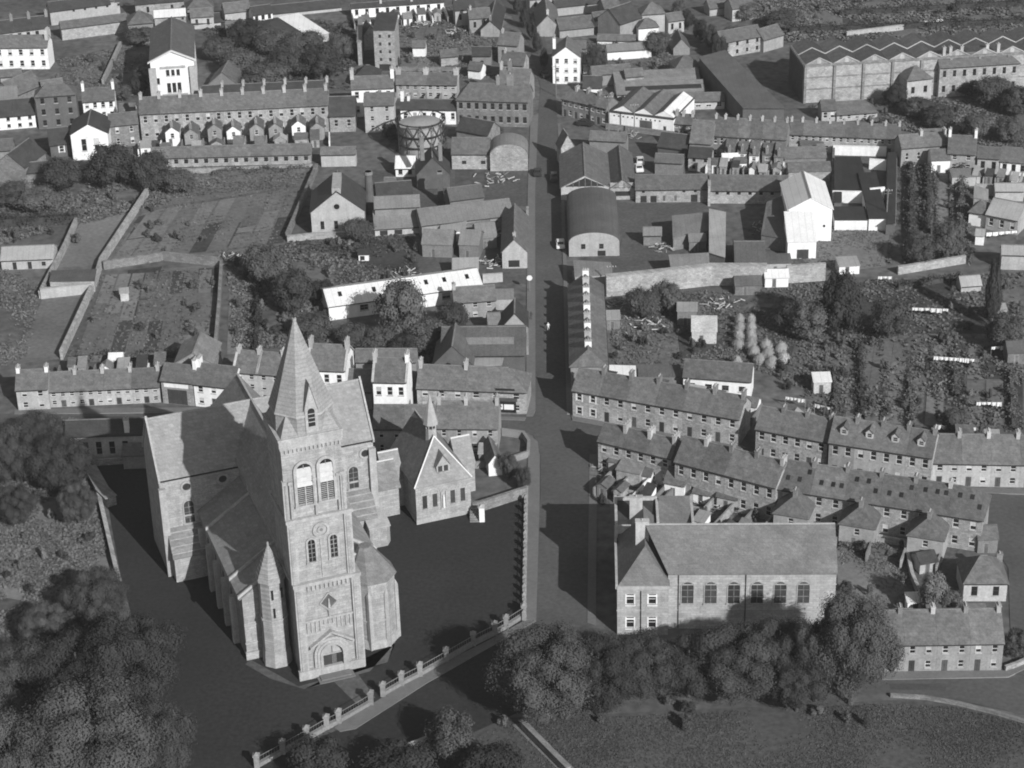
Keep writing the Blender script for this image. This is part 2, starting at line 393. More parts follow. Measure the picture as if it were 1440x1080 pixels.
def add_wing(root, x, w, dep, h, pitch=38, kind='gfront', wall='stone', roof='slate', chim=True):
    b = MB(); r = MB(); t = .12; rise = w/2*math.tan(R_(pitch)); wx = w*.5
    ops = [(wx-.4, wx+.4, h*.6, min(h*.6+1.1, h-.2))] + ([(wx-.9, wx-.1, .02, 1.9)] if h > 3.2 else [])
    b.panel((x, -dep, 0), (1, 0, 0), w, h, ops, (0, 1, 0), wall)
    b.poly([(x+w, -dep, 0), (x+w, -.01, 0), (x+w, -.01, h), (x+w, -dep, h)], wall); b.poly([(x, -.01, 0), (x, -dep, 0), (x, -dep, h), (x, -.01, h)], wall)
    if kind == 'gfront':
        b.poly([(x, -dep, h), (x+w, -dep, h), (x+w/2, -dep, h+rise)], wall)
        r.slab([(x-.15, -dep-.15, h-.1+t), (x+w/2, -dep-.15, h+rise+t), (x+w/2, 1.2, h+rise+t), (x-.15, 1.2, h-.1+t)], t, roof)
        r.slab([(x+w/2, -dep-.15, h+rise+t), (x+w+.15, -dep-.15, h-.1+t), (x+w+.15, 1.2, h-.1+t), (x+w/2, 1.2, h+rise+t)], t, roof)
    elif kind == 'hip':
        q = w/2; e = .25
        r.slab([(x-e, -dep-e, h-.1+t), (x+w+e, -dep-e, h-.1+t), (x+w/2, -dep+q, h+rise+t)], t, roof)
        r.slab([(x-e, -.3, h-.1+t), (x-e, -dep-e, h-.1+t), (x+w/2, -dep+q, h+rise+t), (x+w/2, 1.6, h+rise+t)], t, roof)
        r.slab([(x+w+e, -dep-e, h-.1+t), (x+w+e, -.3, h-.1+t), (x+w/2, 1.6, h+rise+t), (x+w/2, -dep+q, h+rise+t)], t, roof)
    else:
        k = .45; r.slab([(x-.1, -dep-.15, h+t), (x+w+.1, -dep-.15, h+t), (x+w+.1, -.01, h+dep*k+t), (x-.1, -.01, h+dep*k+t)], t, roof)
        b.poly([(x+w, -dep, h), (x+w, -.01, h), (x+w, -.01, h+dep*k)], wall); b.poly([(x, -dep, h), (x, -.01, h+dep*k), (x, -.01, h)], wall)
    b.build('rear_wing', root); r.build('wing_roof', root)
    inst('window', window_mesh(.8, round(ops[0][3]-ops[0][2], 1), 'sash'), root, (x+ops[0][0], -dep, ops[0][2]))
    if len(ops) > 1: inst('door', door_mesh(.8, 1.88, 'doormid'), root, (x+ops[1][0], -dep, .02))
    if chim: inst('chimney', chimney_mesh(.6, .9, 1.0, 'brick', 2), root, (x+w/2, -dep+w/2 if kind == 'hip' else -dep+.5, h+rise if kind != 'mono' else h+.6))
def add_light(root, x, D, h, p, f):
    k = math.tan(p); y = D/2*f; b = MB(); b.slab([(x, y, h+y*k+.24), (x+.6, y, h+y*k+.24), (x+.6, y+.6, h+(y+.6)*k+.24), (x, y+.6, h+(y+.6)*k+.24)], .12, 'glass', 'iron'); b.build('rooflight', root)
def add_dormer(root, x, D, h, p):
    w = 1.2; y0 = D*.17; z0 = h+y0*math.tan(p); zt = z0+1.1; b = MB(); k = math.tan(p); yb = (zt-h)/k; b.panel((x-w/2, y0, z0), (1, 0, 0), w, 1.1, [(.25, .95, .25, 1.0)], (0, 1, 0), 'render', .1)
    b.poly([(x-w/2, y0, zt), (x+w/2, y0, zt), (x, y0, zt+.6)], 'render')
    b.poly([(x-w/2, yb, zt), (x-w/2, y0, z0), (x-w/2, y0, zt)], 'render'); b.poly([(x+w/2, y0, z0), (x+w/2, yb, zt), (x+w/2, y0, zt)], 'render')
    yr = (zt+.6-h)/k
    b.slab([(x-w/2-.15, y0-.15, zt), (x, y0-.15, zt+.72), (x, yr, zt+.72), (x-w/2-.15, yb, zt)], .08, 'slate'); b.slab([(x, y0-.15, zt+.72), (x+w/2+.15, y0-.15, zt), (x+w/2+.15, yb, zt), (x, yr, zt+.72)], .08, 'slate')
    o = b.build('dormer', root); inst('window', window_mesh(.7, .7, 'plain'), o, (x-w/2+.25, y0, z0+.25))
def wallpath(label, pts, h, t=.5, m='stone', cat='wall', name='boundary_wall', ground=True, group=None, cap=True, pads=()):
    P = [G(*p)[:2] if ground else np.array(p) for p in pts]; c = sum(P)/len(P); root = None; b = MB()
    for i, (a, q) in enumerate(zip(P, P[1:])):
        d = q-a; L = np.hypot(*d); d = d/L; n = np.array([-d[1], d[0]])*t/2; a2 = a-d*(t/2 if i else 0)
        Q = [a2-n-c, q-n-c, q+n-c, a2+n-c]; hh = h+(.004 if i % 2 else 0); b.prism(Q, 0, hh, m)
        if cap: n2 = n*1.3; b.prism([a2-n2-c, q-n2-c, q+n2-c, a2+n2-c], hh, hh+.1, m)
    o = b.build(name); o.location = (c[0], c[1], 0); tag(o, label, cat, group); return o
def sheet(name, pts, z, m, ground=True, kind='structure', thick=0):
    P = [G(*p)[:2] if ground else p for p in pts]; b = MB()
    area = sum(P[i][0]*P[(i+1) % len(P)][1]-P[(i+1) % len(P)][0]*P[i][1] for i in range(len(P)))
    if area < 0: P = P[::-1]
    if thick: b.prism(P, z-thick, z, m)
    else: b.poly([(p[0], p[1], z) for p in P], m)
    return tag(b.build(name), kind=kind)
def quadroof(label, pts, wall='stone', roof='tin', name='shed', cat='shed', t=.12, group=None):   # pts: (px,py,height) of a planar-ish single roof, ccw from near left
    P = [G(x, y, z) for x, y, z in pts]; c = sum(P)/len(P); c[2] = 0; root = empty(name, c); tag(root, label, cat, group); n = len(P)
    P = [p-c for p in P]; r = MB(); r.slab([tuple(p) for p in P], t, roof); r.build('roof', root)
    m = sum(P)/n; b = MB(); Q = [m*0+np.array([p[0]*.97+m[0]*.03, p[1]*.97+m[1]*.03, p[2]-t]) for p in P]
    for i in range(n):
        j = (i+1) % n; b.poly([(Q[i][0], Q[i][1], 0), (Q[j][0], Q[j][1], 0), tuple(Q[j]), tuple(Q[i])], wall)
    b.build('wall', root); return root
def shed(label, px, py, w, d, h, rz=0, kind='gable', wall='timber', roof='tin', rise=None, ops=None, name='shed', cat='shed', group=None):
    p = G(px, py); rise = (d/2 if kind == 'gable' else w/2)*.6 if rise is None else rise
    if kind == 'mono': rise = d*.2
    if ops is None: ops = [(w*.3, w*.3+.8, .02, min(1.8, h-.15), 'doormid')] if w > 1.8 else []
    c, s = math.cos(R_(rz)), math.sin(R_(rz))
    return bld(label, (p[0]-c*w/2, p[1]-s*w/2), R_(rz), w, d, h, rise, kind, wall=wall, roof=roof, ops=ops, cat=cat, name=name, group=group, trim=False)

# ---------------------------------------------------------------- vegetation
def leaf_mesh(name, nl, lobes, ls, m, seed, flat=1.0, core=True, up=.25, tri=False, silver=False, rr_=(.24, .46)):
    """crown in a unit box: radius 1, height 0..2; nl leaf faces spread over lumpy lobes"""
    g = np.random.default_rng(seed); C = []; Rr = []
    for i in range(lobes):
        th = g.uniform(0, 2*np.pi); zz = g.uniform(-.75, .85); rr = math.sqrt(max(0, 1-zz*zz))*(g.uniform(.35, .72) if rr_[1] > .4 else g.uniform(.5, .84))
        C.append((rr*math.cos(th), rr*math.sin(th), 1+zz*.62*flat)); Rr.append(g.uniform(*rr_))
    if silver: C = [(0, 0, .75), (.15, .1, 1.0), (-.12, .08, 1.1), (0, -.15, .6), (.02, 0, 1.35)]; Rr = [.85, .7, .65, .8, .5]
    C = np.array(C); Rr = np.array(Rr); w = Rr**2/np.sum(Rr**2); idx = g.choice(lobes, nl, p=w)
    dv = g.normal(size=(nl, 3)); dv /= np.linalg.norm(dv, axis=1)[:, None]; dv[:, 2] = np.abs(dv[:, 2])*g.choice([1, 1, 1, -1], nl)
    P = C[idx]+dv*(Rr[idx]*np.where(g.uniform(size=nl) < .13, g.uniform(1.0, 1.38, nl), g.uniform(.74, 1.08, nl)))[:, None]
    # drop leaves buried in the crown
    nrm = dv+g.normal(size=(nl, 3))*.17+np.array([0, 0, up]); nrm /= np.linalg.norm(nrm, axis=1)[:, None]
    a = np.cross(nrm, g.normal(size=(nl, 3))); a /= np.linalg.norm(a, axis=1)[:, None]; b = np.cross(nrm, a)
    s = ls*g.uniform(.6, 1.3, nl)[:, None]
    V = np.concatenate([P-a*s, P-b*s*.55, P+a*s, P+b*s*.55], axis=1).reshape(-1, 3); F = np.arange(nl*4).reshape(-1, 4)
    vs = [V]; fs = [f for f in F.tolist()]; off = len(V)
    if core:      # solid lumps added inside each lobe to block the light
        for c, r in zip(C, Rr):
            ico = []
            for i in range(5):
                for j in range(8):
                    ph = math.pi*(i+.5)/5; th = 2*math.pi*j/8; q = r*.72*g.uniform(.75, 1.1)
                    ico.append((c[0]+q*math.sin(ph)*math.cos(th), c[1]+q*math.sin(ph)*math.sin(th), c[2]+q*math.cos(ph)))
            vs.append(np.array(ico))
            for i in range(4):
                for j in range(8): fs.append([off+i*8+j, off+i*8+(j+1) % 8, off+(i+1)*8+(j+1) % 8, off+(i+1)*8+j])
            fs.append([off+j for j in range(8)]); fs.append([off+32+j for j in range(8)][::-1]); off += 40
    me = bpy.data.meshes.new(name); me.from_pydata(np.concatenate(vs).tolist(), [], fs); me.materials.append(MATS[m]); me.update(); return me
CROWN = {}
for i, mm in enumerate(('leaf', 'leaf_pale', 'leaf_dark')):
    CROWN[mm] = [leaf_mesh('crown', 7000, 34, .05, mm, 10*i+k) for k in range(3 if mm == 'leaf' else 2)]
BIG = [leaf_mesh('crown', 46000, 70, .0205, 'leaf_near', 50+k, rr_=(.17, .36)) for k in range(3)]
BIGP = BIG
BUSH = {mm: [leaf_mesh('bush', 700, 8, .12, mm, 90+k, core=True) for k in range(2)] for mm in ('leaf', 'leaf_pale', 'leaf_dark')}
BUSH['leaf_silver'] = [leaf_mesh('bush', 2600, 5, .07, 'leaf_silver', 99+k, silver=True) for k in range(2)]
def trunk_mesh():
    b = MB(); b.frustum(0, 0, .085, .05, 0, .55, 8, 'bark'); b.frustum(0, 0, .05, .02, .55, 1.3, 6, 'bark')
    for i in range(6):
        a = i*1.05; z = .42+.07*i; b.bar((0, 0, z), (math.cos(a)*.5, math.sin(a)*.5, z+.5), .018, 'bark', 5)
    return b.mesh('trunk')
TRUNK = trunk_mesh()
def tree(label, x, yb, wpx, yt, m='leaf', big=False, group=None, name='tree', squash=1.0, base=.1):
    p = G(x, yb); sc = CAM_F/((p-[0, 0, CAM_H])@_fw); r = wpx/2/sc; h = hgt(x, yt, yb)
    h = max(h, r*1.0); z0 = h*base
    root = empty(name, (p[0], p[1], 0), random.uniform(0, 6.28)); tag(root, label, 'tree', group)
    me = random.choice((BIGP if m == 'leaf_pale' else BIG) if big else CROWN[m])
    inst('crown', me, root, (0, 0, z0), 0, (r*1.02, r*1.02, (h-z0)/1.9))
    inst('trunk', TRUNK, root, (0, 0, 0), 0, (r*.9, r*.9, h*.62)); return root
def bush(label, x, yb, wpx, hm, m='leaf', group=None, name='bush'):
    p = G(x, yb); sc = CAM_F/((p-[0, 0, CAM_H])@_fw); r = wpx/2/sc
    o = inst(name, random.choice(BUSH[m]), None, (p[0], p[1], -.1*hm), random.uniform(0, 6.28), (r, r, hm/1.9)); tag(o, label, 'bush', group); return o
def in_poly(P, poly):
    x, y = P[:, 0], P[:, 1]; r = np.zeros(len(P), bool); n = len(poly)
    for i in range(n):
        x0, y0 = poly[i]; x1, y1 = poly[(i+1) % n]; c = (y0 > y) != (y1 > y)
        with np.errstate(divide='ignore', invalid='ignore'): r ^= c & (x < (x1-x0)*(y-y0)/(y1-y0)+x0)
    return r
def scatter(name, polys, label=None):
    """one 'stuff' object of rough growth: polys = (pixel polygon, count, tuft size, height, material, row direction or None)"""
    V = []; F = []; MI = []; mats = []; off = 0
    for (poly, n, sz, hh, m, rows) in polys:
        if m not in mats: mats.append(m)
        Pw = np.array([G(*p)[:2] for p in poly]); lo = Pw.min(0); hi = Pw.max(0)
        c = RNG.uniform(lo, hi, (n*3, 2)); c = c[in_poly(c, Pw)][:n]; k = len(c)
        if k == 0: continue
        # patchiness
        q = np.sin(c[:, 0]*.35+1.3*np.sin(c[:, 1]*.21))+np.sin(c[:, 1]*.27+2*np.sin(c[:, 0]*.13)); keep = RNG.uniform(-1.6, 1.2, k) < q
        c = c[keep]; k = len(c)
        if rows:
            a, b_ = G(*rows[0])[:2], G(*rows[1])[:2]; d = (b_-a)/np.linalg.norm(b_-a); nn = np.array([-d[1], d[0]]); t = c@nn; pit = rows[2]
            c = c+np.outer(np.round(t/pit)*pit-t, nn)*.85
        H_ = hh*RNG.uniform(.3, 1.1, k); s = sz*RNG.uniform(.6, 1.4, k)
        for r3 in range(4):
            an = RNG.uniform(0, 2*np.pi, k); ti = RNG.uniform(.1, .9, k); o = RNG.normal(size=(k, 2))*s[:, None]*.45
            bx, by = c[:, 0]+o[:, 0], c[:, 1]+o[:, 1]; z = H_*RNG.uniform(.35, 1, k)
            ax = np.stack([np.cos(an), np.sin(an), np.zeros(k)], 1); bx2 = np.stack([-np.sin(an)*np.cos(ti), np.cos(an)*np.cos(ti), np.sin(ti)], 1)
            P = np.stack([bx, by, z], 1); sh = s[:, None]*.5
            Q = np.concatenate([P-ax*sh-bx2*sh*.8, P+ax*sh-bx2*sh*.6, P+ax*sh*.8+bx2*sh, P-ax*sh*.7+bx2*sh*.9], 1).reshape(-1, 3)
            V.append(Q); F += (np.arange(k*4).reshape(-1, 4)+off).tolist(); MI += [mats.index(m)]*k; off += k*4
    me = bpy.data.meshes.new(name); me.from_pydata(np.concatenate(V).tolist(), [], F)
    for m in mats: me.materials.append(MATS[m])
    me.polygons.foreach_set('material_index', MI); me.update()
    o = bpy.data.objects.new(name, me); S.collection.objects.link(o); return tag(o, label, kind='stuff')

def hedge(label, a, c, w, h, m='leaf_dark', group='hedges between the right hand garden strips'):
    A, C_ = G(*a)[:2], G(*c)[:2]; mid = (A+C_)/2; d = C_-A; L = float(np.hypot(*d)); d = d/L; n = np.array([-d[1], d[0]]); k = int(L*w*26); g = RNG
    t = g.uniform(-.5, .5, k)*L; q = g.normal(size=k)*w*.32; wob = .35*np.sin(t*.8)+.2*np.sin(t*2.1); z = h*(1+.25*np.sin(t*.9+1))*np.sqrt(g.uniform(.02, 1, k)); P = np.stack([d[0]*t+n[0]*(q+wob), d[1]*t+n[1]*(q+wob), z], 1)
    nr = g.normal(size=(k, 3))*.5+np.array([0, 0, .5]); nr /= np.linalg.norm(nr, axis=1)[:, None]; a1 = np.cross(nr, g.normal(size=(k, 3))); a1 /= np.linalg.norm(a1, axis=1)[:, None]; b1 = np.cross(nr, a1); s = g.uniform(.12, .3, k)[:, None]
    V = np.concatenate([P-a1*s, P-b1*s*.6, P+a1*s, P+b1*s*.6], 1).reshape(-1, 3).tolist(); F = np.arange(k*4).reshape(-1, 4).tolist(); o = len(V)
    for i in range(2):
        for sx in (-1, 1): e = d*sx*L/2; f = n*(1 if i else -1)*w*.3; V.append((e[0]+f[0], e[1]+f[1], 0)); V.append((e[0]+f[0]*.7, e[1]+f[1]*.7, h*.7))
    F += [[o, o+2, o+3, o+1], [o+6, o+4, o+5, o+7], [o+1, o+3, o+7, o+5]]
    me = bpy.data.meshes.new('hedge'); me.from_pydata(V, [], F); me.materials.append(MATS[m]); me.update(); ob = bpy.data.objects.new('hedge', me); S.collection.objects.link(ob); ob.location = (mid[0], mid[1], 0); tag(ob, label, 'hedge', group)
def yards(where, E0, E1, n, side, dist, dep, by=None, h=None, at1=False, skip=(), mats=('stone', 'render_grey', 'white', 'brick'), outs=True, hh=1.7, skip0=False):
    """back yards of a terrace: dividing walls and outhouses, side -1 towards the camera, +1 beyond the houses"""
    A, ang, L, h0 = frame(E0, E1, by, h, at1); u = np.array([math.cos(ang), math.sin(ang)]); nn = np.array([-u[1], u[0]])*side
    for i in range(n+1):
        if i in skip or (i == 0 and skip0): continue
        p0 = A+u*L*i/n+nn*dist; p1 = p0+nn*dep*random.uniform(.85, 1.05); c = (p0+p1)/2; b = MB(); t = u*.14; Q = [p0-t-c, p0+t-c, p1+t-c, p1-t-c]; Q = Q if side > 0 else Q[::-1]; b.prism(Q, 0, hh, random.choice(mats)); o = b.build('yard_wall'); o.location = (c[0], c[1], 0)
        tag(o, 'yard dividing wall, '+ORD[min(i, 14)]+' from left '+where, 'wall', 'yard walls '+where)
    for i in range(n):
        if i in skip or not outs or (i == 0 and skip0): continue
        w = L/n*random.uniform(.38, .6); d = random.uniform(2.0, 3.4); x = L*i/n+L/n*(.12 if random.random() < .5 else .88)-(0 if random.random() < .5 else 0); x = min(x, L*(i+1)/n-w-.2) ; y = dist+dep*random.uniform(.35, .8)
        p = A+u*x+nn*y; p = p if side > 0 else p-nn*0-np.array([-u[1], u[0]])*d
        k = random.choice(('mono', 'gable', 'mono', 'gfront')); hgt_ = random.uniform(1.9, 2.5)
        bld(random.choice(('small slated outhouse, ', 'little yard shed, ', 'tiny lean-to privy, '))+ORD[min(i, 14)]+' from left '+where, p, ang, w, d, hgt_, (w if k == 'gfront' else d)*random.uniform(.22, .38), k, wall=random.choice(mats+('white',)), roof=random.choice(('slate', 'slate', 'slate_pale', 'tin', 'slate_dark')),
            ops=[(w*.5-.35, w*.5+.35, .02, 1.75, 'doormid')] if w > 1.2 else (), cat='outhouse', name='outhouse', group='outhouses '+where, trim=False)
def strips(Q, n, hedges=None, rows=True):
    """a quad of long garden plots (near left, near right, far right, far left) cut into n strips with paths"""
    Q = [G(*q)[:2] for q in Q]; out = []
    for i in range(n):
        f0, f1 = (i+.06)/n, (i+.94)/n; m = 1+random.uniform(-.02, .02); cuts = sorted([0, 1]+[random.uniform(.2, .8) for _ in range(random.choice((1, 2, 3)))])
        for a, c in zip(cuts, cuts[1:]):
            if c-a < .08: continue
            P = lambda f, g: (Q[0]+(Q[1]-Q[0])*f)*(1-g)+(Q[3]+(Q[2]-Q[3])*f)*g
            sheet('garden_bed', [P(f0, a+.01), P(f1, a+.01), P(f1, c-.01), P(f0, c-.01)], .075, random.choice(('plot_pale', 'plot_mid', 'plot_mid', 'plot_dark', 'bed_rows', 'bed_rows', 'growth')), ground=False)
# ================================================================ GROUND, ROADS, YARDS, PLOTS
gb = MB(); gb.poly([(-1800, -200, 0), (1800, -200, 0), (1800, 4200, 0), (-1800, 4200, 0)], 'grass_far'); tag(gb.build('ground'), kind='structure')
def multi(name, items, z, m):
    b = MB()
    for k, pts in enumerate(items):
        P = [G(*p)[:2] for p in pts]; a = sum(P[i][0]*P[(i+1) % len(P)][1]-P[(i+1) % len(P)][0]*P[i][1] for i in range(len(P))); P = P if a > 0 else P[::-1]
        b.poly([(p[0], p[1], z+k*.004) for p in P], m)
    return tag(b.build(name), kind='structure')
sheet('field', [(700, 1010), (830, 1005), (1250, 985), (1345, 985), (1445, 1012), (1600, 1060), (1700, 1400), (300, 1500), (200, 1120), (560, 1085)], .012, 'field')
multi('allotment', [[(112, 315), (130, 300), (181, 297), (142, 372), (68, 378), (90, 352)], [(1115, 352), (1150, 312), (1252, 318), (1245, 375), (1150, 385)], [(1175, 760), (1270, 770), (1285, 815), (1280, 850), (1180, 845)]], .016, 'plot_pale')
multi('garden_bed', [[(200, 300), (430, 262), (400, 340), (150, 372)], [(150, 385), (300, 372), (290, 490), (110, 500)], [(60, 420), (128, 408), (85, 505), (20, 512)], [(1140, 480), (1260, 470), (1300, 600), (1130, 560)], [(860, 440), (1000, 470), (960, 510), (860, 510)], [(1290, 250), (1360, 250), (1350, 370), (1270, 370)],
    [(560, 60), (690, 60), (690, 95), (560, 95)], [(100, 95), (205, 70), (205, 130), (130, 130)], [(1180, 690), (1000, 735), (1060, 735), (1200, 760)], [(855, 690), (990, 715), (1060, 735), (860, 735)], [(1100, 5), (1440, 5), (1440, 60), (1120, 45)]], .02, 'plot_mid')
multi('dug_bed', [[(195, 305), (220, 297), (205, 312), (187, 315)], [(188, 320), (215, 315), (185, 360), (165, 360)], [(280, 378), (308, 376), (305, 412), (278, 412)], [(180, 380), (228, 375), (200, 450), (170, 470)], [(505, 340), (580, 335), (590, 390), (490, 395)], [(1040, 515), (1110, 512), (1130, 440), (1060, 430), (1010, 480)], [(310, 320), (350, 310), (340, 345), (305, 350)], [(1175, 400), (1330, 390), (1400, 470), (1180, 470)]], .05, 'plot_dark')
multi('yard', [[(866, 285), (995, 288), (945, 345), (940, 383), (862, 390), (874, 340)], [(690, 235), (745, 235), (742, 290), (680, 290)], [(868, 205), (965, 215), (960, 245), (895, 246)], [(560, 280), (742, 300), (742, 400), (590, 390)], [(1000, 200), (1110, 200), (1110, 246), (1000, 246)], [(1170, 215), (1262, 215), (1258, 316), (1172, 318)], [(1275, 755), (1375, 765), (1420, 850), (1290, 860)], [(790, 270), (880, 285), (866, 340), (800, 340)], [(520, 240), (640, 240), (640, 300), (520, 300)], [(190, 185), (460, 178), (440, 212), (200, 212)]], .03, 'yard')
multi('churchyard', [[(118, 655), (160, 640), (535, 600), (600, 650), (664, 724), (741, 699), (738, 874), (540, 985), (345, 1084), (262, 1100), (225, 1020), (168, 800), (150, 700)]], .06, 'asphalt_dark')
multi('road', [[(753, 592), (752, 270), (757, 160), (760, 122), (744, 62), (702, -5), (722, -5), (766, 52), (780, 112), (783, 160), (787, 270), (798, 592)],
    [(742, 878), (760, 700), (760, 640), (750, 612), (520, 600), (-20, 606), (-20, 582), (340, 584), (753, 583), (806, 592), (1045, 634), (1200, 668), (1445, 700), (1480, 700), (1480, 960), (1425, 948), (1420, 870), (1418, 800), (1384, 745), (1380, 706), (1240, 690), (840, 620), (838, 880)],
    [(743, 878), (840, 884), (1245, 956), (1480, 954), (1480, 1020), (1440, 1006), (1345, 984), (1250, 974), (850, 985), (700, 1000), (700, 905)]], .08, 'asphalt')
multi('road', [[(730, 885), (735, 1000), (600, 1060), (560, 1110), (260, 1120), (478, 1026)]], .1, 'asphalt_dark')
def kerbed(label, pts, z=.16):
    P = [G(*p)[:2] for p in pts]; a = sum(P[i][0]*P[(i+1) % len(P)][1]-P[(i+1) % len(P)][0]*P[i][1] for i in range(len(P))); P = P if a > 0 else P[::-1]
    b = MB(); b.prism(P, .0, z, 'kerb', cap=False); b.poly([(p[0], p[1], z) for p in P], 'pavement'); tag(b.build('pavement'), kind='structure')
kerbed('', [(740, 586), (740, 540), (742, 270), (746, 165), (757, 160), (752.5, 270), (753, 578), (749, 586)])
kerbed('', [(738, 872), (741, 690), (743, 628), (736, 617), (706, 613), (706, 608), (742, 610), (756, 622), (759, 645), (759, 700), (754, 874)])
kerbed('', [(838, 880), (840, 640), (829, 640), (826, 876)]); kerbed('', [(805, 592), (803, 583), (1040, 624), (1048, 630), (1040, 634)]); kerbed('', [(1063, 640), (1180, 661), (1311, 684), (1445, 690), (1445, 696), (1310, 691), (1175, 668), (1060, 646)])
kerbed('', [(797, 583), (789, 270), (784, 175), (788, 175), (793, 270), (805, 583)]); kerbed('', [(1240, 945), (1412, 944), (1445, 930), (1445, 940), (1418, 953), (1240, 957)])
kerbed('', [(586, 582), (740, 588), (738, 592), (586, 587)]); kerbed('', [(20, 577), (230, 574), (340, 574), (340, 580), (20, 583)])
kerbed('', [(737, 874), (754, 874), (700, 905), (600, 962), (500, 1026), (478, 1030), (470, 1024), (560, 968), (640, 925), (690, 900)])
mat('road_patch', .066, .2, .2, 2, .95, rnd=0)
multi('path', [[(345, 935), (352, 928), (420, 966), (545, 932), (562, 880), (555, 862), (562, 880), (556, 905), (520, 945), (428, 970), (380, 955)], [(468, 958), (503, 948), (528, 982), (503, 992)]], .1, 'yard')
multi('verge', [[(0, 700), (120, 700), (165, 830), (60, 850), (0, 840)], [(720, 1020), (738, 1016), (812, 1085), (792, 1090)]], .1, 'plot_pale')
multi('lane', [[(0, 303), (60, 301), (112, 292), (112, 297), (60, 306), (0, 311)], [(1180, 52), (1320, 36), (1322, 40), (1182, 58)], [(1060, 240), (1065, 240), (1062, 262), (1056, 262)]], .07, 'lane')
multi('market_garden', [[(1180, 5), (1330, -2), (1445, 2), (1445, 30), (1300, 34), (1190, 30)], [(240, 250), (440, 240), (420, 262), (230, 290)]], .025, 'plot_mid')

for q, n_ in ((((152, 371), (400, 342), (432, 262), (208, 297)), 9), (((104, 504), (294, 500), (299, 378), (148, 386)), 8), (((318, 500), (356, 500), (366, 380), (322, 379)), 2), (((1130, 592), (1440, 606), (1440, 486), (1150, 482)), 11), (((1190, 476), (1440, 478), (1435, 402), (1190, 402)), 7), (((864, 511), (1018, 512), (1000, 428), (864, 428)), 5),
    (((1278, 368), (1356, 366), (1350, 244), (1285, 244)), 4), (((562, 98), (690, 100), (684, 30), (585, 30)), 6), (((96, 132), (196, 130), (206, 86), (112, 92)), 4), (((1120, 42), (1440, 40), (1440, 2), (1110, 4)), 5), (((232, 256), (420, 248), (424, 240), (240, 242)), 5)):
    strips(q, n_)
mat('road_patch', .066, .2, .2, 2, .95, rnd=0); multi('road', [[(1250, 962), (1330, 962), (1330, 972), (1252, 970)], [(100, 586), (240, 586), (240, 592), (100, 592)]], .092, 'road_patch')
# ================================================================ THE CHURCH
mat('louvre_lit', .45, .1, .5, 2, .8, rnd=0)
def plane_uv(T0, ang, px, py, v0):       # where a picture point falls on the wall v = v0 of the church frame
    u = np.array([math.cos(ang), math.sin(ang)]); n = np.array([-u[1], u[0]])
    d = _fw*CAM_F + _r*(px-PX) - _u*(py-PY); o = np.array([0, 0, CAM_H]); t = (v0-(o[:2]-T0)@n)/(d[:2]@n); q = o+d*t
    return float((q[:2]-T0)@u), float(q[2])
def arch_pts(cx, z0, w, h, n=10, point=0):     # outline of a round-headed opening (bottom left, counter-clockwise)
    r = w/2; zs = z0+h-r
    return [(cx-r, z0), (cx+r, z0)]+[(cx+r*math.cos(math.pi*i/n), zs+r*math.sin(math.pi*i/n)*(1+point)) for i in range(n+1)]
def arch_window(root, y, cx, z0, w, h, name='window', sur=.28, out=.22, glass='glass', bars=3, stone='church_trim', louvres=0, mull=True, bm=None):
    b = MB(); P = arch_pts(cx, z0, w, h); b.poly([(x, y-.03, z) for x, z in P], glass)
    f = bm or ('iron_pale' if glass == 'glass' else 'stone_dark')
    if mull: b.box(cx-.05, cx+.05, y-.09, y-.031, z0, z0+h-w*.15, f)
    for i in range(1, bars+1):
        zz = z0+h*i/(bars+1.2); b.box(cx-w/2+.02, cx+w/2-.02, y-.08, y-.031, zz-.04, zz+.04, f)
    for i in range(louvres):
        zz = z0+(h-w*.5)*(i+.5)/louvres; b.slab([(cx-w/2, y-.42, zz), (cx+w/2, y-.42, zz), (cx+w/2, y-.04, zz+.42), (cx-w/2, y-.04, zz+.42)], .06, 'church_trim')
    o = b.build(name, root); s = MB(); r0 = w/2; r1 = w/2+sur; zs = z0+h-r0; n = 10
    inn = [(cx-r0, z0)]+[(cx-r0*math.cos(math.pi*i/n), zs+r0*math.sin(math.pi*i/n)) for i in range(n+1)]+[(cx+r0, z0)]
    ou = [(cx-r1, z0)]+[(cx-r1*math.cos(math.pi*i/n), zs+r1*math.sin(math.pi*i/n)) for i in range(n+1)]+[(cx+r1, z0)]
    for i in range(len(inn)-1):
        a, c, d, e = inn[i], inn[i+1], ou[i+1], ou[i]
        s.poly([(a[0], y-out, a[1]), (e[0], y-out, e[1]), (d[0], y-out, d[1]), (c[0], y-out, c[1])][::-1], stone)
        s.poly([(a[0], y-out, a[1]), (c[0], y-out, c[1]), (c[0], y, c[1]), (a[0], y, a[1])], stone)
        s.poly([(e[0], y-out, e[1]), (e[0], y, e[1]), (d[0], y, d[1]), (d[0], y-out, d[1])], stone)
    s.box(cx-r1-.08, cx+r1+.08, y-out-.1, y, z0-.22, z0-.002, stone, True)
    s.build('surround', o); return o
def ring(root, y, cx, cz, r0, r1, out, name, inner=None, n=20, stone='church_trim'):
    b = MB()
    for i in range(n):
        a, c = 2*math.pi*i/n, 2*math.pi*(i+1)/n
        p = lambda r, t, k: (cx+r*math.cos(t), y-k, cz+r*math.sin(t))
        b.poly([p(r0, a, out), p(r1, a, out), p(r1, c, out), p(r0, c, out)], stone); b.poly([p(r1, a, out), p(r1, a, 0), p(r1, c, 0), p(r1, c, out)], stone); b.poly([p(r0, a, 0), p(r0, a, out), p(r0, c, out), p(r0, c, 0)], stone)
    if inner: b.poly([(cx+r0*math.cos(2*math.pi*i/n), y-.025, cz+r0*math.sin(2*math.pi*i/n)) for i in range(n)], inner)
    return b.build(name, root)
mat('niche_shade', .09, .2, .5, 3)
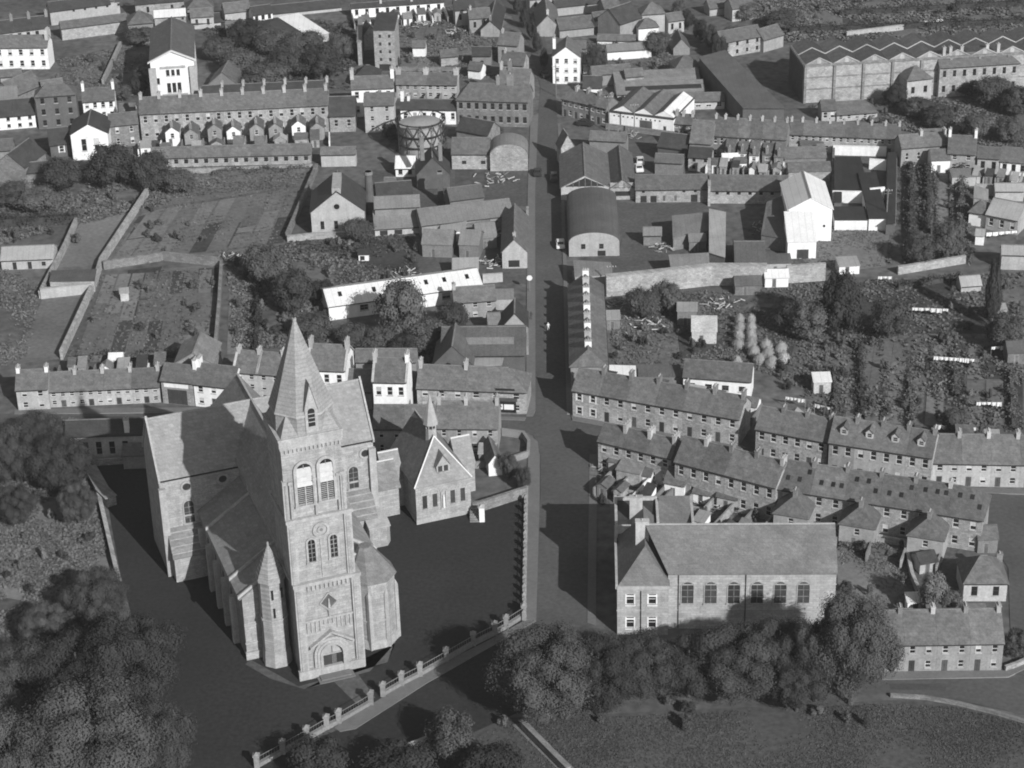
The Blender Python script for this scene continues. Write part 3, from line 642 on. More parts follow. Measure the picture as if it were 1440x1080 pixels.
def church():
    T0 = np.array([-30.08, 247.55]); ang = R_(19.5)
    R0 = empty('church', (T0[0], T0[1], 0), ang); tag(R0, 'large grey stone parish church with a tall square tower and banded stone spire', 'church')
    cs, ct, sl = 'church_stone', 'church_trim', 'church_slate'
    # nave and chancel
    b = MB(); b.box(.2, 8.2, 8.4, 52, 0, 18, cs); b.poly([(.2, 8.4, 18), (8.2, 8.4, 18), (4.2, 8.4, 24)], cs); b.build('nave_wall', R0)
    r = MB(); k = 6.2/4.0
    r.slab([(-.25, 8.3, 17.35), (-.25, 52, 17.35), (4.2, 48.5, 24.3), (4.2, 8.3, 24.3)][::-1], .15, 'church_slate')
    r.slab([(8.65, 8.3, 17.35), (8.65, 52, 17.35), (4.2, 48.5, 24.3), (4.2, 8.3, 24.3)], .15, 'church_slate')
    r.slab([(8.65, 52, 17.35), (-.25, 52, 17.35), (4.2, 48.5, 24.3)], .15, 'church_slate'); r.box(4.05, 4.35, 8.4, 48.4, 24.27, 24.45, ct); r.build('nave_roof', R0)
    # transepts
    b = MB(); b.box(-12, 21.3, 34, 45, 0, 16.8, cs)
    for x, o in ((-12, 1), (21.3, 0)):
        P = [(x, 34, 16.8), (x, 45, 16.8), (x, 39.5, 24)]; b.poly(P if not o else P[::-1], cs)
    b.build('transept_wall', R0)
    r = MB()
    r.slab([(-11.9, 33.6, 16.6), (21.2, 33.6, 16.6), (21.2, 39.5, 24.15), (-11.9, 39.5, 24.15)], .18, sl); r.slab([(21.2, 45.4, 16.6), (-11.9, 45.4, 16.6), (-11.9, 39.5, 24.15), (21.2, 39.5, 24.15)], .18, sl)
    r.box(-11.9, 21.2, 33.45, 33.62, 16.38, 16.58, 'iron'); r.box(-11.8, 21.1, 39.38, 39.62, 24.16, 24.32, ct); r.build('transept_roof', R0)
    for x in (-12.15, 21.15):   # gable copings
        c = MB(); c.slab([(x, 33.4, 16.75), (x+.3, 33.4, 16.75), (x+.3, 39.5, 24.75), (x, 39.5, 24.75)], .5, ct); c.slab([(x+.3, 45.6, 16.75), (x, 45.6, 16.75), (x, 39.5, 24.75), (x+.3, 39.5, 24.75)], .5, ct); c.build('gable_coping', R0)
    for (x0, x1) in ((-12.25, -11.2), (20.4, 21.5)):
        b = MB(); b.box(x0, x1, 33.3, 34.0, 0, 15.2, ct); b.build('buttress', R0)
    b = MB(); b.box(-11.2, 20.4, 33.85, 34.0, 9.6, 9.85, ct); b.box(-11.2, 20.4, 33.8, 34.0, 15.9, 16.35, ct); b.build('string_course', R0)
    for (px, py) in ((262, 684), (313, 673), (513, 637)):
        u, z = plane_uv(T0, ang, px, py, 34); ring(R0, 34.0, u, z, .62, .95, .18, 'round_window', 'glass_dull')
    for (px, py) in ((266, 719), (497, 671)):
        u, z = plane_uv(T0, ang, px, py, 34); arch_window(R0, 34.0, u, z-1.9, 1.5, 3.8, glass='glass_dull', bars=3, sur=.2, out=.15)
    # low projections in front of the transepts
    for (x0, x1) in ((-11.4, -5.8), (14.2, 20.4)):
        b = MB(); b.box(x0, x1, 31.3, 33.99, 0, 4.6, cs)
        for x in (x0, x1): b.poly([(x, 31.3, 4.6), (x, 33.99, 4.6), (x, 33.99, 7.9)], cs)
        b.build('chapel_wall', R0)
        r = MB(); r.slab([(x0-.2, 31.0, 4.35), (x1+.2, 31.0, 4.35), (x1+.2, 33.98, 8.1), (x0-.2, 33.98, 8.1)], .15, 'slate_pale')
        for i in range(4): z = 5.0+i*.85; y = 31.0+(z-4.35)*2.98/3.75; r.box(x0-.15, x1+.15, y-.18, y, z-.1, z+.06, ct)
        r.build('chapel_roof', R0)
        b = MB(); bx = x1 if x0 < 0 else x0-1.0; b.box(bx, bx+1.0, 29.4, 31.29, 0, 2.6, ct); b.poly([(bx, 29.4, 2.6), (bx+1, 29.4, 2.6), (bx+1, 31.29, 5.6), (bx, 31.29, 5.6)], ct); b.poly([(bx+1, 29.4, 2.6), (bx+1, 31.29, 2.6), (bx+1, 31.29, 5.6)], ct); b.poly([(bx, 29.4, 2.6), (bx, 31.29, 5.6), (bx, 31.29, 2.6)], ct); b.build('buttress', R0)
    # stair block at the east end of the south-east projection
    b = MB(); b.prism([(18.6, 29.2), (21.4, 29.2), (22.2, 30.4), (22.2, 33.2), (18.6, 33.2)], 0, 3.6, cs, False); b.build('porch_wall', R0)
    r = MB(); r.slab([(18.5, 29.1, 3.7), (22.0, 29.1, 3.7), (22.0, 33.3, 4.9), (18.5, 33.3, 4.9)], .2, 'church_trim'); r.build('porch_roof', R0)
    b = MB(); b.box(21.5, 26.0, 37.5, 44, 0, 5.4, cs); b.build('vestry_wall', R0)
    r = MB(); r.slab([(21.5, 37.1, 5.2), (26.3, 37.1, 5.2), (26.3, 40.7, 8.4), (21.5, 40.7, 8.4)], .14, 'slate_pale'); r.slab([(26.3, 44.3, 5.2), (21.5, 44.3, 5.2), (21.5, 40.7, 8.4), (26.3, 40.7, 8.4)], .14, 'slate_pale'); r.box(21.5, 26.3, 40.6, 40.8, 8.4, 8.55, 'frame_white'); r.build('vestry_roof', R0)
    # aisles
    for s in (-1, 1):
        X = lambda x: 4.2+s*(x-4.2)
        xo = X(14.7); xi = X(8.2); b = MB(); a, c = sorted((xo, xi)); b.box(a, c-.01 if s < 0 else c, 7.6, 33.9, 0, 10.4, cs)
        for y in (7.6, 33.9): b.poly([(xo, y, 10.4), (xi, y, 10.4), (xi, y, 14.6)], cs)
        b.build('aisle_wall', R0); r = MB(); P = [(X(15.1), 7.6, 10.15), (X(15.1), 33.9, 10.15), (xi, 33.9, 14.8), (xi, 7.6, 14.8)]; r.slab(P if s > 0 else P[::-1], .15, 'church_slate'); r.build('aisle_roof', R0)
        for y in (8.0, 13.2, 28.0):
            c = MB(); P = [(X(15.2), y-.16, 10.55), (X(15.2), y+.16, 10.55), (xi, y+.16, 15.15), (xi, y-.16, 15.15)]; c.slab(P if s > 0 else P[::-1], .5, 'render'); c.build('roof_coping', R0)
        for i in range(5):
            y = 12.0+i*4.9; b = MB(); a, c = sorted((X(14.7), X(15.6))); b.box(a, c, y, y+.9, 0, 8.0, ct); b.build('buttress', R0)
        for i in range(4):
            y = 14.8+i*4.9; b = MB(); xx = X(14.73); b.poly([(xx, y-.7, 3.2), (xx, y+.7, 3.2), (xx, y+.7, 7), (xx, y+.35, 7.8), (xx, y-.35, 7.8), (xx, y-.7, 7)], 'glass'); b.build('window', R0)
    b = MB(); b.box(-6.35, -4.3, 7.45, 7.6, 5.6, 5.85, ct); b.box(-6.5, -4.2, 7.2, 7.6, 0, 1.3, ct); b.box(-6.4, -4.3, 7.45, 7.6, 2.6, 2.8, ct); b.build('plinth', R0)
    # stair turret
    b = MB(); tx, ty = -2.35, 5.7; b.frustum(tx, ty, 1.95, 1.85, 0, 14.3, 8, cs, rot=math.pi/8); b.frustum(tx, ty, 2.15, 2.0, 0, 2.4, 8, ct, rot=math.pi/8); b.frustum(tx, ty, 2.05, 2.05, 7.7, 7.95, 8, ct, rot=math.pi/8); b.frustum(tx, ty, 2.15, 2.15, 14.0, 14.4, 8, ct, rot=math.pi/8)
    t = b.build('turret', R0); r = MB(); r.frustum(tx, ty, 2.2, 0, 14.4, 19.6, 8, 'spire_stone', rot=math.pi/8, cap=False)
    for i in range(7): q = .1+i*.12; r.frustum(tx, ty, 2.2*(1-q)+.03, 2.2*(1-q), 14.4+5.2*q-.05, 14.4+5.2*q+.08, 8, ct, rot=math.pi/8)
    r.frustum(tx, ty, .16, .16, 19.3, 19.8, 6, ct); r.build('turret_roof', t)
    for i, (u, z) in enumerate(((-2.7, 12.2), (-1.3, 12.2), (-2.6, 9.2))):
        y = ty-1.86 if i != 1 else ty-1.62; w = MB(); w.box(u-.14, u+.14, y-.03, y, z-.8, z+.8, 'glass'); w.build('slit_window', t)
    # octagonal baptistery on the right of the tower
    b = MB(); cx, cy = 12.2, 6.3; b.frustum(cx, cy, 3.5, 3.4, 0, 11.0, 8, cs, rot=math.pi/8); b.frustum(cx, cy, 3.75, 3.6, 0, 1.4, 8, ct, rot=math.pi/8); b.frustum(cx, cy, 3.6, 3.6, 4.6, 4.8, 8, ct, rot=math.pi/8); b.frustum(cx, cy, 3.6, 3.6, 10.7, 11.05, 8, ct, rot=math.pi/8)
    p = b.build('baptistery_wall', R0)
    for a in range(8):
        t = math.pi/8+a*math.pi/4; b = MB(); x, y = cx+3.45*math.cos(t), cy+3.45*math.sin(t); b.frustum(x, y, .45, .4, 0, 9.0, 4, ct, rot=t); b.frustum(x, y, .4, .05, 9.0, 9.8, 4, ct, rot=t)
        if a in (0, 4, 5, 6, 7): b.build('buttress', p)
    r = MB(); r.frustum(cx, cy, 3.8, .9, 11.0, 14.2, 8, 'slate_pale', rot=math.pi/8, cy1=cy+2.2); r.build('baptistery_roof', R0)
    # ---- tower
    b = MB(); st = [(-.1, 8.5, 0, 8.6, 0, 15.5), (-.4, 8.1, .2, 8.5, 15.5, 25.8), (-.6, 7.7, .4, 8.3, 25.8, 37.0)]
    for q in st: b.box(*q, cs)
    tw = b.build('tower_wall', R0)
    def corner(z0, z1, x0, x1, y0, y1, w, o, m='church_trim'):
        for (a, c) in ((x0-o, x0+w), (x1-w, x1+o)):
            b = MB(); b.box(a, c, y0-o, y0+w, z0, z1, m); b.box(a+.25, c-.25, y0-o-.12, y0-o, z0, z1-.5, cs); b.build('corner_buttress', tw)
    corner(0, 15.2, -.1, 8.5, 0, 8.6, .85, .42); corner(15.5, 25.4, -.4, 8.1, .2, 8.5, .8, .3); corner(25.8, 31.8, -.6, 7.7, .4, 8.3, .5, .22)
    b = MB(); b.box(-.65, 9.05, -.55, 9.0, 15.25, 15.75, ct, True); b.box(-.85, 8.6, -.25, 8.9, 25.45, 25.95, ct, True); b.box(-.8, 8.8, -.62, 0, 0, 1.5, ct)
    b.box(-.75, 7.85, .2, 8.5, 36.6, 37.0, ct, True); b.build('string_course', tw)
    p = MB(); p.box(-.85, 7.95, .15, 8.55, 37.0, 38.3, ct); p.box(-.95, 8.05, .05, 8.65, 38.05, 38.32, ct, True); p.build('parapet', tw)
    b = MB()
    for i in range(15): x = -.55+i*.575; b.box(x-.12, x+.12, .15, .4, 36.1, 36.6, ct, True)
    for i in range(12): x = .9+i*.62; b.box(x-.14, x+.14, -.28, 0, 14.3, 15.2, ct, True)
    for i in range(12): x = .95+i*.61
    b.build('corbel_table', tw)
    b = MB()
    for i in range(11):
        x = 1.0+i*.62; b.box(x-.09, x+.09, -.2, 0, 8.3 if 3 < i < 7 else 7.4, 9.2, ct, True)
    b.box(.75, 7.6, -.3, 0, 9.2, 9.5, ct, True); b.build('blind_arcade', tw)
    # belfry openings
    for (px0, px1, pt, pb) in ((417, 439, 650, 709), (450, 469, 643, 701)):
        u0, _ = plane_uv(T0, ang, px0, 680, .4); u1, _ = plane_uv(T0, ang, px1, 680, .4); _, zt = plane_uv(T0, ang, (px0+px1)/2, pt, .4); _, zb = plane_uv(T0, ang, (px0+px1)/2, pb, .4)
        o = arch_window(tw, .4, (u0+u1)/2, zb, u1-u0, zt-zb, sur=.42, out=.34, bars=0, louvres=0)
        l = MB(); w = u1-u0; c = (u0+u1)/2; hh = zt-zb
        for (f, f2) in ((.46, .56), (.58, .66), (.69, .88)): l.slab([(c-w/2+.02, .08, zb+hh*f), (c+w/2-.02, .08, zb+hh*f), (c+w/2-.02, .34, zb+hh*f2), (c-w/2+.02, .34, zb+hh*f2)], .08, 'louvre_lit')  # upper slats paler than the lower: light on them put into the colour
        for i in range(9):
            for (a, d) in ((c-w/2+.08, c-.1), (c+.1, c+w/2-.08)): l.box(a, d, .2, .3, zb+.12+i*hh*.046, zb+.2+i*hh*.046, ct, True)
        l.box(c-.08, c+.08, .1, .3, zb, zb+hh*.44, ct); l.build('louvre', o)
    for (px, py) in ((443, 700), (408, 700), (476, 695)):
        u, z = plane_uv(T0, ang, px, 700, .4); b = MB(); b.bar((u, .12, 26.0), (u, .12, 31.4), .16, ct, 8); b.box(u-.28, u+.28, -.1, .4, 31.4, 31.8, ct, True); b.build('shaft', tw)
    u, z = plane_uv(T0, ang, 451, 744, .2); ring(tw, .2, u, z, .85, 1.2, .25, 'clock_surround', 'church_trim'); ring(tw, .12, u, z, .25, .55, .12, 'clock_face', 'stone_dark')
    for (px, pt, pb) in ((437, 758, 790), (468, 751, 783)):
        u, zt = plane_uv(T0, ang, px, pt, .2); _, zb = plane_uv(T0, ang, px, pb, .2); arch_window(tw, .2, u, zb, 1.0, zt-zb, bars=4, sur=.3, out=.2)
    b = MB(); u, z = plane_uv(T0, ang, 452, 780, .2); b.box(u-.1, u+.1, .05, .2, 16, 22, ct); b.build('shaft', tw)
    # gabled niche with a small figure
    u, z = plane_uv(T0, ang, 462, 846, 0); n = MB(); n.poly([(u-1.15, -.03, z), (u, -.03, z-1.15), (u+1.15, -.03, z), (u, -.03, z+1.35)], 'niche_shade')  # flat dark diamond: shade of the recess put into the colour
    for (a, c) in (((u-1.3, z), (u, z+1.55)), ((u, z+1.55), (u+1.3, z)), ((u-1.2, z-.05), (u, z-1.25)), ((u, z-1.25), (u+1.2, z-.05))): n.bar((a[0], -.12, a[1]), (c[0], -.12, c[1]), .13, ct)
    n.frustum(u, -.16, .22, .12, z-.9, z+.3, 8, ct); n.frustum(u, -.16, .13, .08, z+.3, z+.6, 8, ct); n.frustum(u, -.15, .1, .28, z-3.0, z-1.2, 6, ct); n.build('niche', tw)
    # doorway
    u, z = plane_uv(T0, ang, 466, 925, 0); u = 4.25; b = MB(); b.box(u-1.35, u-.05, -.12, -.03, .5, 3.3, 'door_paint'); b.box(u+.05, u+.55, -.12, -.03, .5, 3.3, 'door_mid'); b.box(u+.6, u+1.35, -.05, -.03, .5, 3.3, 'iron')
    P = arch_pts(u, 3.3, 2.9, 1.6); b.poly([(x, -.04, zz) for x, zz in P], 'render'); b.bar((u, -.06, 3.3), (u, -.06, 4.8), .05, 'iron'); b.box(u-1.4, u+1.4, -.2, -.03, 3.2, 3.4, ct); b.build('door', tw)
    for i, (w, o) in enumerate(((2.9, .7), (3.7, .55), (4.5, .4))):
        s = MB(); r0, r1 = w/2, w/2+.4; zs = 3.5
        for j in range(12):
            a, c = math.pi*j/12, math.pi*(j+1)/12; p = lambda r, t, k: (u+r*math.cos(t), -k, zs+r*math.sin(t))
            s.poly([p(r0, a, o), p(r1, a, o), p(r1, c, o), p(r0, c, o)], ct); s.poly([p(r1, a, o), p(r1, a, 0), p(r1, c, 0), p(r1, c, o)], ct); s.poly([p(r0, a, 0), p(r0, a, o), p(r0, c, o), p(r0, c, 0)], ct)
        for sx in (-1, 1): x0, x1 = sorted((u+sx*r0, u+sx*r1)); s.box(x0, x1, -o, 0, .45, zs, ct)
        s.build('door_arch', tw)
    s = MB()
    for sx in (-1, 1):
        P = [(u+sx*3.2, -.75, 5.2), (u, -.75, 7.3), (u, 0, 7.3), (u+sx*3.2, 0, 5.2)]; s.slab(P if sx < 0 else P[::-1], .35, ct)
    s.build('door_gable', tw)
    s = MB(); s.box(u-2.6, u+2.6, -2.4, -.62, 0, .2, 'pavement'); s.box(u-2.2, u+2.2, -1.9, -.62, .2, .38, 'pavement'); s.build('step', tw)
    # ---- spire
    sp = MB(); sx, sy = 3.55, 4.35; zb, zt = 38.3, 53.6; rb = 4.35
    sp.frustum(sx, sy, rb, rb*.975, zb, 41.2, 8, 'spire_stone', rot=math.pi/8, cap=False); sp.frustum(sx, sy, rb*1.0, .12, 41.2, zt, 8, 'spire_stone', rot=math.pi/8)
    for (ax, ay) in ((-1, -1), (1, -1), (1, 1), (-1, 1)):
        P0, P1, P2 = (sx+ax*4.05, sy+ay*4.05, zb), (sx+ax*4.05, sy+ay*1.5, zb), (sx+ax*1.5, sy+ay*4.05, zb); T = (sx+ax*2.2, sy+ay*2.2, 42.6)
        for tri in ((P0, P1, T), (P0, T, P2)): sp.poly(tri, 'spire_stone')
    so_ = sp.build('spire', tw); s = MB()
    s.frustum(sx, sy, rb*1.02, rb*1.0, 41.0, 41.25, 8, ct, rot=math.pi/8); s.build('spire_band', so_)
    s = MB(); s.bar((sx, sy, zt-.2), (sx, sy, zt+1.6), .08, 'iron'); s.bar((sx-.45, sy, zt+1.0), (sx+.45, sy, zt+1.0), .07, 'iron'); s.frustum(sx, sy, .3, .3, zt-.25, zt+.1, 8, ct); s.build('cross', so_)
    l = MB(); ux, yy = 3.9, .22; w = .85
    l.box(ux-w, ux+w, yy, yy+1.6, 38.6, 42.2, ct); l.poly([(ux-w, yy, 42.2), (ux+w, yy, 42.2), (ux, yy, 45.6)], ct)
    l.slab([(ux-w-.12, yy-.15, 42.0), (ux, yy-.15, 45.9), (ux, yy+3.0, 45.9), (ux-w-.12, yy+3.0, 42.0)], .15, 'spire_stone'); l.slab([(ux, yy-.15, 45.9), (ux+w+.12, yy-.15, 42.0), (ux+w+.12, yy+3.0, 42.0), (ux, yy+3.0, 45.9)], .15, 'spire_stone')
    lo = l.build('lucarne', so_); arch_window(lo, yy, ux, 39.6, .9, 2.6, bars=2, sur=.15, out=.12) if False else None
    w_ = MB(); P = arch_pts(ux, 39.5, .95, 2.7); w_.poly([(x, yy-.02, z) for x, z in P], 'glass')
    for z in (40.2, 40.8, 41.4): w_.box(ux-.45, ux+.45, yy-.1, yy-.021, z-.05, z+.05, ct)
    w_.build('window', lo)
    return T0, ang
church()

# ---- the small hall with a steep hipped front and a fleche
def chapel():
    A, ang, L, h = frame((584, 686), (661, 670), by=738); R0 = empty('chapel_hall', (A[0], A[1], 0), ang); tag(R0, 'small stone chapel hall with steep hipped front roof and white topped little spire', 'hall')
    cs, ct = 'church_stone', 'church_trim'; D = 13.0; zt = h+6.4; cx = L/2
    ops = []
    for f in (.16, .345, .67, .855): ops.append((L*f-.38, L*f+.38, 2.6, 5.0, 'dull'))
    b = MB(); b.panel((0, 0, 0), (1, 0, 0), L, h, [o[:4] for o in ops], (0, 1, 0), cs, .2); b.poly([(L, 0, 0), (L, D, 0), (L, D, h), (L, 0, h)], cs); b.poly([(0, D, 0), (0, 0, 0), (0, 0, h), (0, D, h)], cs); b.poly([(L, D, 0), (0, D, 0), (0, D, h), (L, D, h)], cs); b.poly([(L, D, h), (0, D, h), (cx, D, zt)], cs)
    b.box(-.08, L+.08, -.12, 0, 0, .9, ct); b.box(-.05, L+.05, -.08, 0, h-1.75, h-1.6, ct); b.build('wall', R0)
    place_ops(R0, ops)
    for f in (.16, .345, .51, .67, .855): ring_half(R0, L*f, h-1.6, .55, .75)
    n = MB(); n.box(cx-.5, cx+.5, -.25, -.01, 2.0, 2.2, ct); n.frustum(cx, -.14, .25, .2, 2.2, 4.0, 8, 'frame_white'); n.frustum(cx, -.14, .17, .1, 4.0, 4.5, 8, 'frame_white'); n.box(cx-.45, cx-.33, -.2, -.005, 2.2, 5.2, ct); n.box(cx+.33, cx+.45, -.2, -.005, 2.2, 5.2, ct); n.build('niche', R0)
    fy = 3.6; t = .15; r = MB()
    r.slab([(-.25, -.25, h), (L+.25, -.25, h), (cx, fy, zt)], t, 'church_slate'); r.slab([(L+.25, -.25, h), (L+.25, D, h), (cx, D, zt), (cx, fy, zt)], t, 'slate_pale'); r.slab([(-.25, D, h), (-.25, -.25, h), (cx, fy, zt), (cx, D, zt)], t, 'slate'); r.build('roof', R0)  # light and shade put into the slates: front slope palest, left darkest
    c = MB()
    for x in (-.25, L+.25): c.bar((x, -.25, h+.02), (cx, fy, zt+.05), .14, 'frame_white')
    c.bar((cx, fy, zt+.05), (cx, D, zt+.05), .12, 'render'); c.build('hip_tile', R0)
    # dormer on the front slope
    d = MB(); k = (zt-h)/(fy+.25); z0 = h+1.5; y0 = -.25+1.5/k; w = 1.1
    d.box(cx+.35-w, cx+.35+w, y0-.1, y0+1.0, z0-.1, z0+1.3, ct); q = cx+.35
    d.poly([(q-w, y0-.1, z0+1.3), (q+w, y0-.1, z0+1.3), (q, y0-.1, z0+3.0)], ct)
    d.slab([(q-w-.2, y0-.35, z0+1.1), (q, y0-.35, z0+3.15), (q, y0+2.2, z0+3.15), (q-w-.2, y0+2.2, z0+1.1)], .12, 'slate_pale'); d.slab([(q, y0-.35, z0+3.15), (q+w+.2, y0-.35, z0+1.1), (q+w+.2, y0+2.2, z0+1.1), (q, y0+2.2, z0+3.15)], .12, 'church_slate')  # dormer slopes toned the same way, sunward side paler
    do = d.build('dormer', R0)
    for a in (q-.85, q+.1): inst('window', window_mesh(.7, 1.0, 'dull'), do, (a, y0-.22, z0+.15))
    # cross wings
    for s, (x0, x1) in enumerate(((-3.2, 0.01), (L-.01, L+3.0))):
        b = MB(); y0, y1, hw, zr = 6.4, 11.4, h-1.2, h+2.2; b.box(x0, x1, y0, y1, 0, hw, cs)
        for x in (x0, x1): b.poly([(x, y0, hw), (x, y1, hw), (x, (y0+y1)/2, zr)], cs)
        o = b.build('wing_wall', R0); r = MB(); r.slab([(x0-.1, y0-.3, hw-.2), (x1+.1, y0-.3, hw-.2), (x1+.1, (y0+y1)/2, zr+.1), (x0-.1, (y0+y1)/2, zr+.1)], .14, 'church_slate'); r.slab([(x1+.1, y1+.3, hw-.2), (x0-.1, y1+.3, hw-.2), (x0-.1, (y0+y1)/2, zr+.1), (x1+.1, (y0+y1)/2, zr+.1)], .14, 'slate')  # back slope gets a darker slate as its shaded side
        r.box(x0-.1, x1+.1, (y0+y1)/2-.12, (y0+y1)/2+.12, zr+.1, zr+.28, 'frame_white'); r.build('wing_roof', R0)
    f = MB(); fx, fy2 = cx, fy+1.3; f.frustum(fx, fy2, .95, .85, zt-1.2, zt+.9, 8, ct); f.frustum(fx, fy2, .7, .7, zt+.9, zt+1.7, 8, 'iron'); 
    for i in range(8): a = i*math.pi/4; f.bar((fx+.78*math.cos(a), fy2+.78*math.sin(a), zt+.9), (fx+.78*math.cos(a), fy2+.78*math.sin(a), zt+1.7), .09, ct)
    fo = f.build('fleche', R0); g = MB(); g.frustum(fx, fy2, 1.25, .03, zt+1.7, zt+6.9, 8, 'frame_paint'); g.build('fleche_roof', fo)
def ring_half(root, cx, z, r0, r1, y=0.0, out=.1, m='church_trim', name='blind_arch'):
    s = MB()
    for j in range(8):
        a, c = math.pi*j/8, math.pi*(j+1)/8; p = lambda r, t, k: (cx+r*math.cos(t), y-k, z+r*math.sin(t))
        s.poly([p(r0, a, out), p(r1, a, out), p(r1, c, out), p(r0, c, out)], m); s.poly([p(r1, a, out), p(r1, a, 0), p(r1, c, 0), p(r1, c, out)], m); s.poly([p(r0, a, 0), p(r0, a, out), p(r0, c, out), p(r0, c, 0)], m)
    s.build(name, root)
chapel()
# ================================================================ THE HALL BESIDE THE MAIN STREET
def hall():
    A, ang, L, h = frame((868, 893), (939, 893), h=0.0); ang = R_(-2.5)
    R0 = empty('parish_hall', (A[0], A[1], 0), ang); tag(R0, 'long stone hall with six arched windows and a two storey hipped end by the street', 'hall')
    cs, ct = 'stone_hall', 'render'; h1 = 8.3; L1 = 7.3; h2 = hgt(1173, 795, 893-0); h2 = 9.6; X0 = 7.3; X1 = 31.2; D2 = 10.5; y0 = 1.6
    ops = []
    for xx in (1.85, 5.0):
        ops += [(xx-.55, xx+.55, 1.3, 3.1, 'white2'), (xx-.55, xx+.55, 5.3, 7.0, 'white2')]
    b = MB(); b.panel((0, 0, 0), (1, 0, 0), L1, h1, [o[:4] for o in ops], (0, 1, 0), cs)
    b.poly([(L1, 0, 0), (L1, 16, 0), (L1, 16, h1), (L1, 0, h1)], cs); b.poly([(0, 22, 0), (0, 0, 0), (0, 0, h1), (0, 22, h1)], cs); b.poly([(L1, 16, 0), (0, 16, 0), (0, 16, h1), (L1, 16, h1)], cs)
    b.box(-.1, L1+.1, -.12, 0, 4.2, 4.36, ct); b.box(-.15, L1+.12, -.2, 0, h1-.35, h1+.1, ct); b.box(-.25, .1, -.2, 16, h1-.3, h1+.45, ct); b.bar((3.4, -.12, .1), (3.4, -.12, 7.6), .07, 'iron'); b.build('front_wall', R0)
    for o in ops:
        w = inst('window', window_mesh(1.1, round(o[3]-o[2], 1), 'sash'), R0, (o[0], 0, o[2])); s = MB(); s.box(-.18, 1.28, -.14, .04, -.28, -.141, 'white'); s.box(-.05, 1.15, -.06, .049, o[3]-o[2]-.42, o[3]-o[2]-.2, 'white'); s.box(-.16, -.002, -.05, .04, 0, o[3]-o[2], 'white'); s.box(1.102, 1.26, -.05, .04, 0, o[3]-o[2], 'white'); s.build('sill', w)
    r = MB(); t = .15; zr = h1+3.9
    r.slab([(.1, 0.0, h1+.05), (L1+.2, 0, h1+.05), (L1/2+.4, 4.6, zr)], t, 'slate_hall'); r.slab([(.1, 16, h1+.05), (.1, 0, h1+.05), (L1/2+.4, 4.6, zr), (L1/2+.4, 16, zr)], t, 'slate_hall'); r.slab([(L1+.2, 0, h1+.05), (L1+.2, 16, h1+.05), (L1/2+.4, 16, zr), (L1/2+.4, 4.6, zr)], t, 'slate_hall')
    r.build('front_roof', R0)
    # parapet return and rear block with flat leads
    b = MB(); b.box(.2, 6.2, 13.5, 20.5, 0, 9.9, cs); b.box(-.15, .25, 13, 21, h1, 11.0, ct); b.box(.25, 6.4, 13.2, 13.5, 9, 10.4, ct); b.box(.25, 6.4, 20.3, 20.7, 9, 11.0, ct); b.box(6.0, 6.4, 13.5, 20.3, 9, 10.8, ct); b.box(6.4, 11.2, 14.5, 20.4, 0, 9.0, cs); b.box(11.2, 11.6, 14.3, 20.6, 0, 10.2, ct); b.build('rear_wall', R0)
    r = MB(); r.slab([(.3, 13.6, 9.95), (6, 13.6, 9.95), (6, 20.2, 10.5), (.3, 20.2, 10.5)], .1, 'slate_dark'); r.slab([(6.45, 14.2, 9.1), (11.15, 14.2, 9.1), (11.15, 20.4, 11.2), (6.45, 20.4, 11.2)], .12, 'slate_hall'); r.build('rear_roof', R0)
    # main hall
    ar = [(10.1+i*3.31) for i in range(6)]
    b = MB(); b.box(X0, X1, y0, y0+D2, 0, h2, cs)
    b.poly([(X1, y0, h2), (X1, y0+D2, h2), (X1, y0+D2/2, h2+4.7)], cs); b.poly([(X0, y0+D2, h2), (X0, y0, h2), (X0, y0+D2/2, h2+4.7)], cs)
    b.box(X0+.01, X1+.1, y0-.13, y0, 3.2, 3.4, ct); b.box(X0+.01, X1+.1, y0-.1, y0, 7.5, 7.65, ct); b.box(X0+.01, X1+.15, y0-.22, y0, h2-.3, h2, ct)
    for i in (0, 3): b.bar((8.8 if i == 0 else 18.4, y0-.1, .2), (8.8 if i == 0 else 18.4, y0-.1, h2-.3), .07, 'iron')
    b.build('hall_wall', R0)
    for x in ar: arch_window(R0, y0, x, 4.4, 1.7, 3.6, glass='glass_dull', bars=2, sur=.14, out=.1)
    r = MB(); r.slab([(X0-.0, y0-.35, h2-.05), (X1+.15, y0-.35, h2-.05), (X1+.15, y0+D2/2, h2+4.85), (X0-3.2, y0+D2/2, h2+4.85)], t, 'slate_hall'); r.slab([(X1+.15, y0+D2+.3, h2), (X0, y0+D2+.3, h2), (X0-3.2, y0+D2/2, h2+4.85), (X1+.15, y0+D2/2, h2+4.85)], t, 'slate_hall')
    r.box(X0-3.0, X1+.1, y0+D2/2-.13, y0+D2/2+.13, h2+4.83, h2+4.95, 'render'); r.build('hall_roof', R0)
    for (x, y, z) in ((3.7, 7.2, zr), (3.0, 15.6, 11.2)): inst('chimney', chimney_mesh(1.9, .9, 2.6, 'render', 1), R0, (x, y, z))
mat('slate_hall', .15, .22, .35, 4, .6, tex='slates', rnd=0); mat('stone_hall', .36, .16, .5, 3, .95, rnd=0, tex='blocks', streak=.12)
hall()

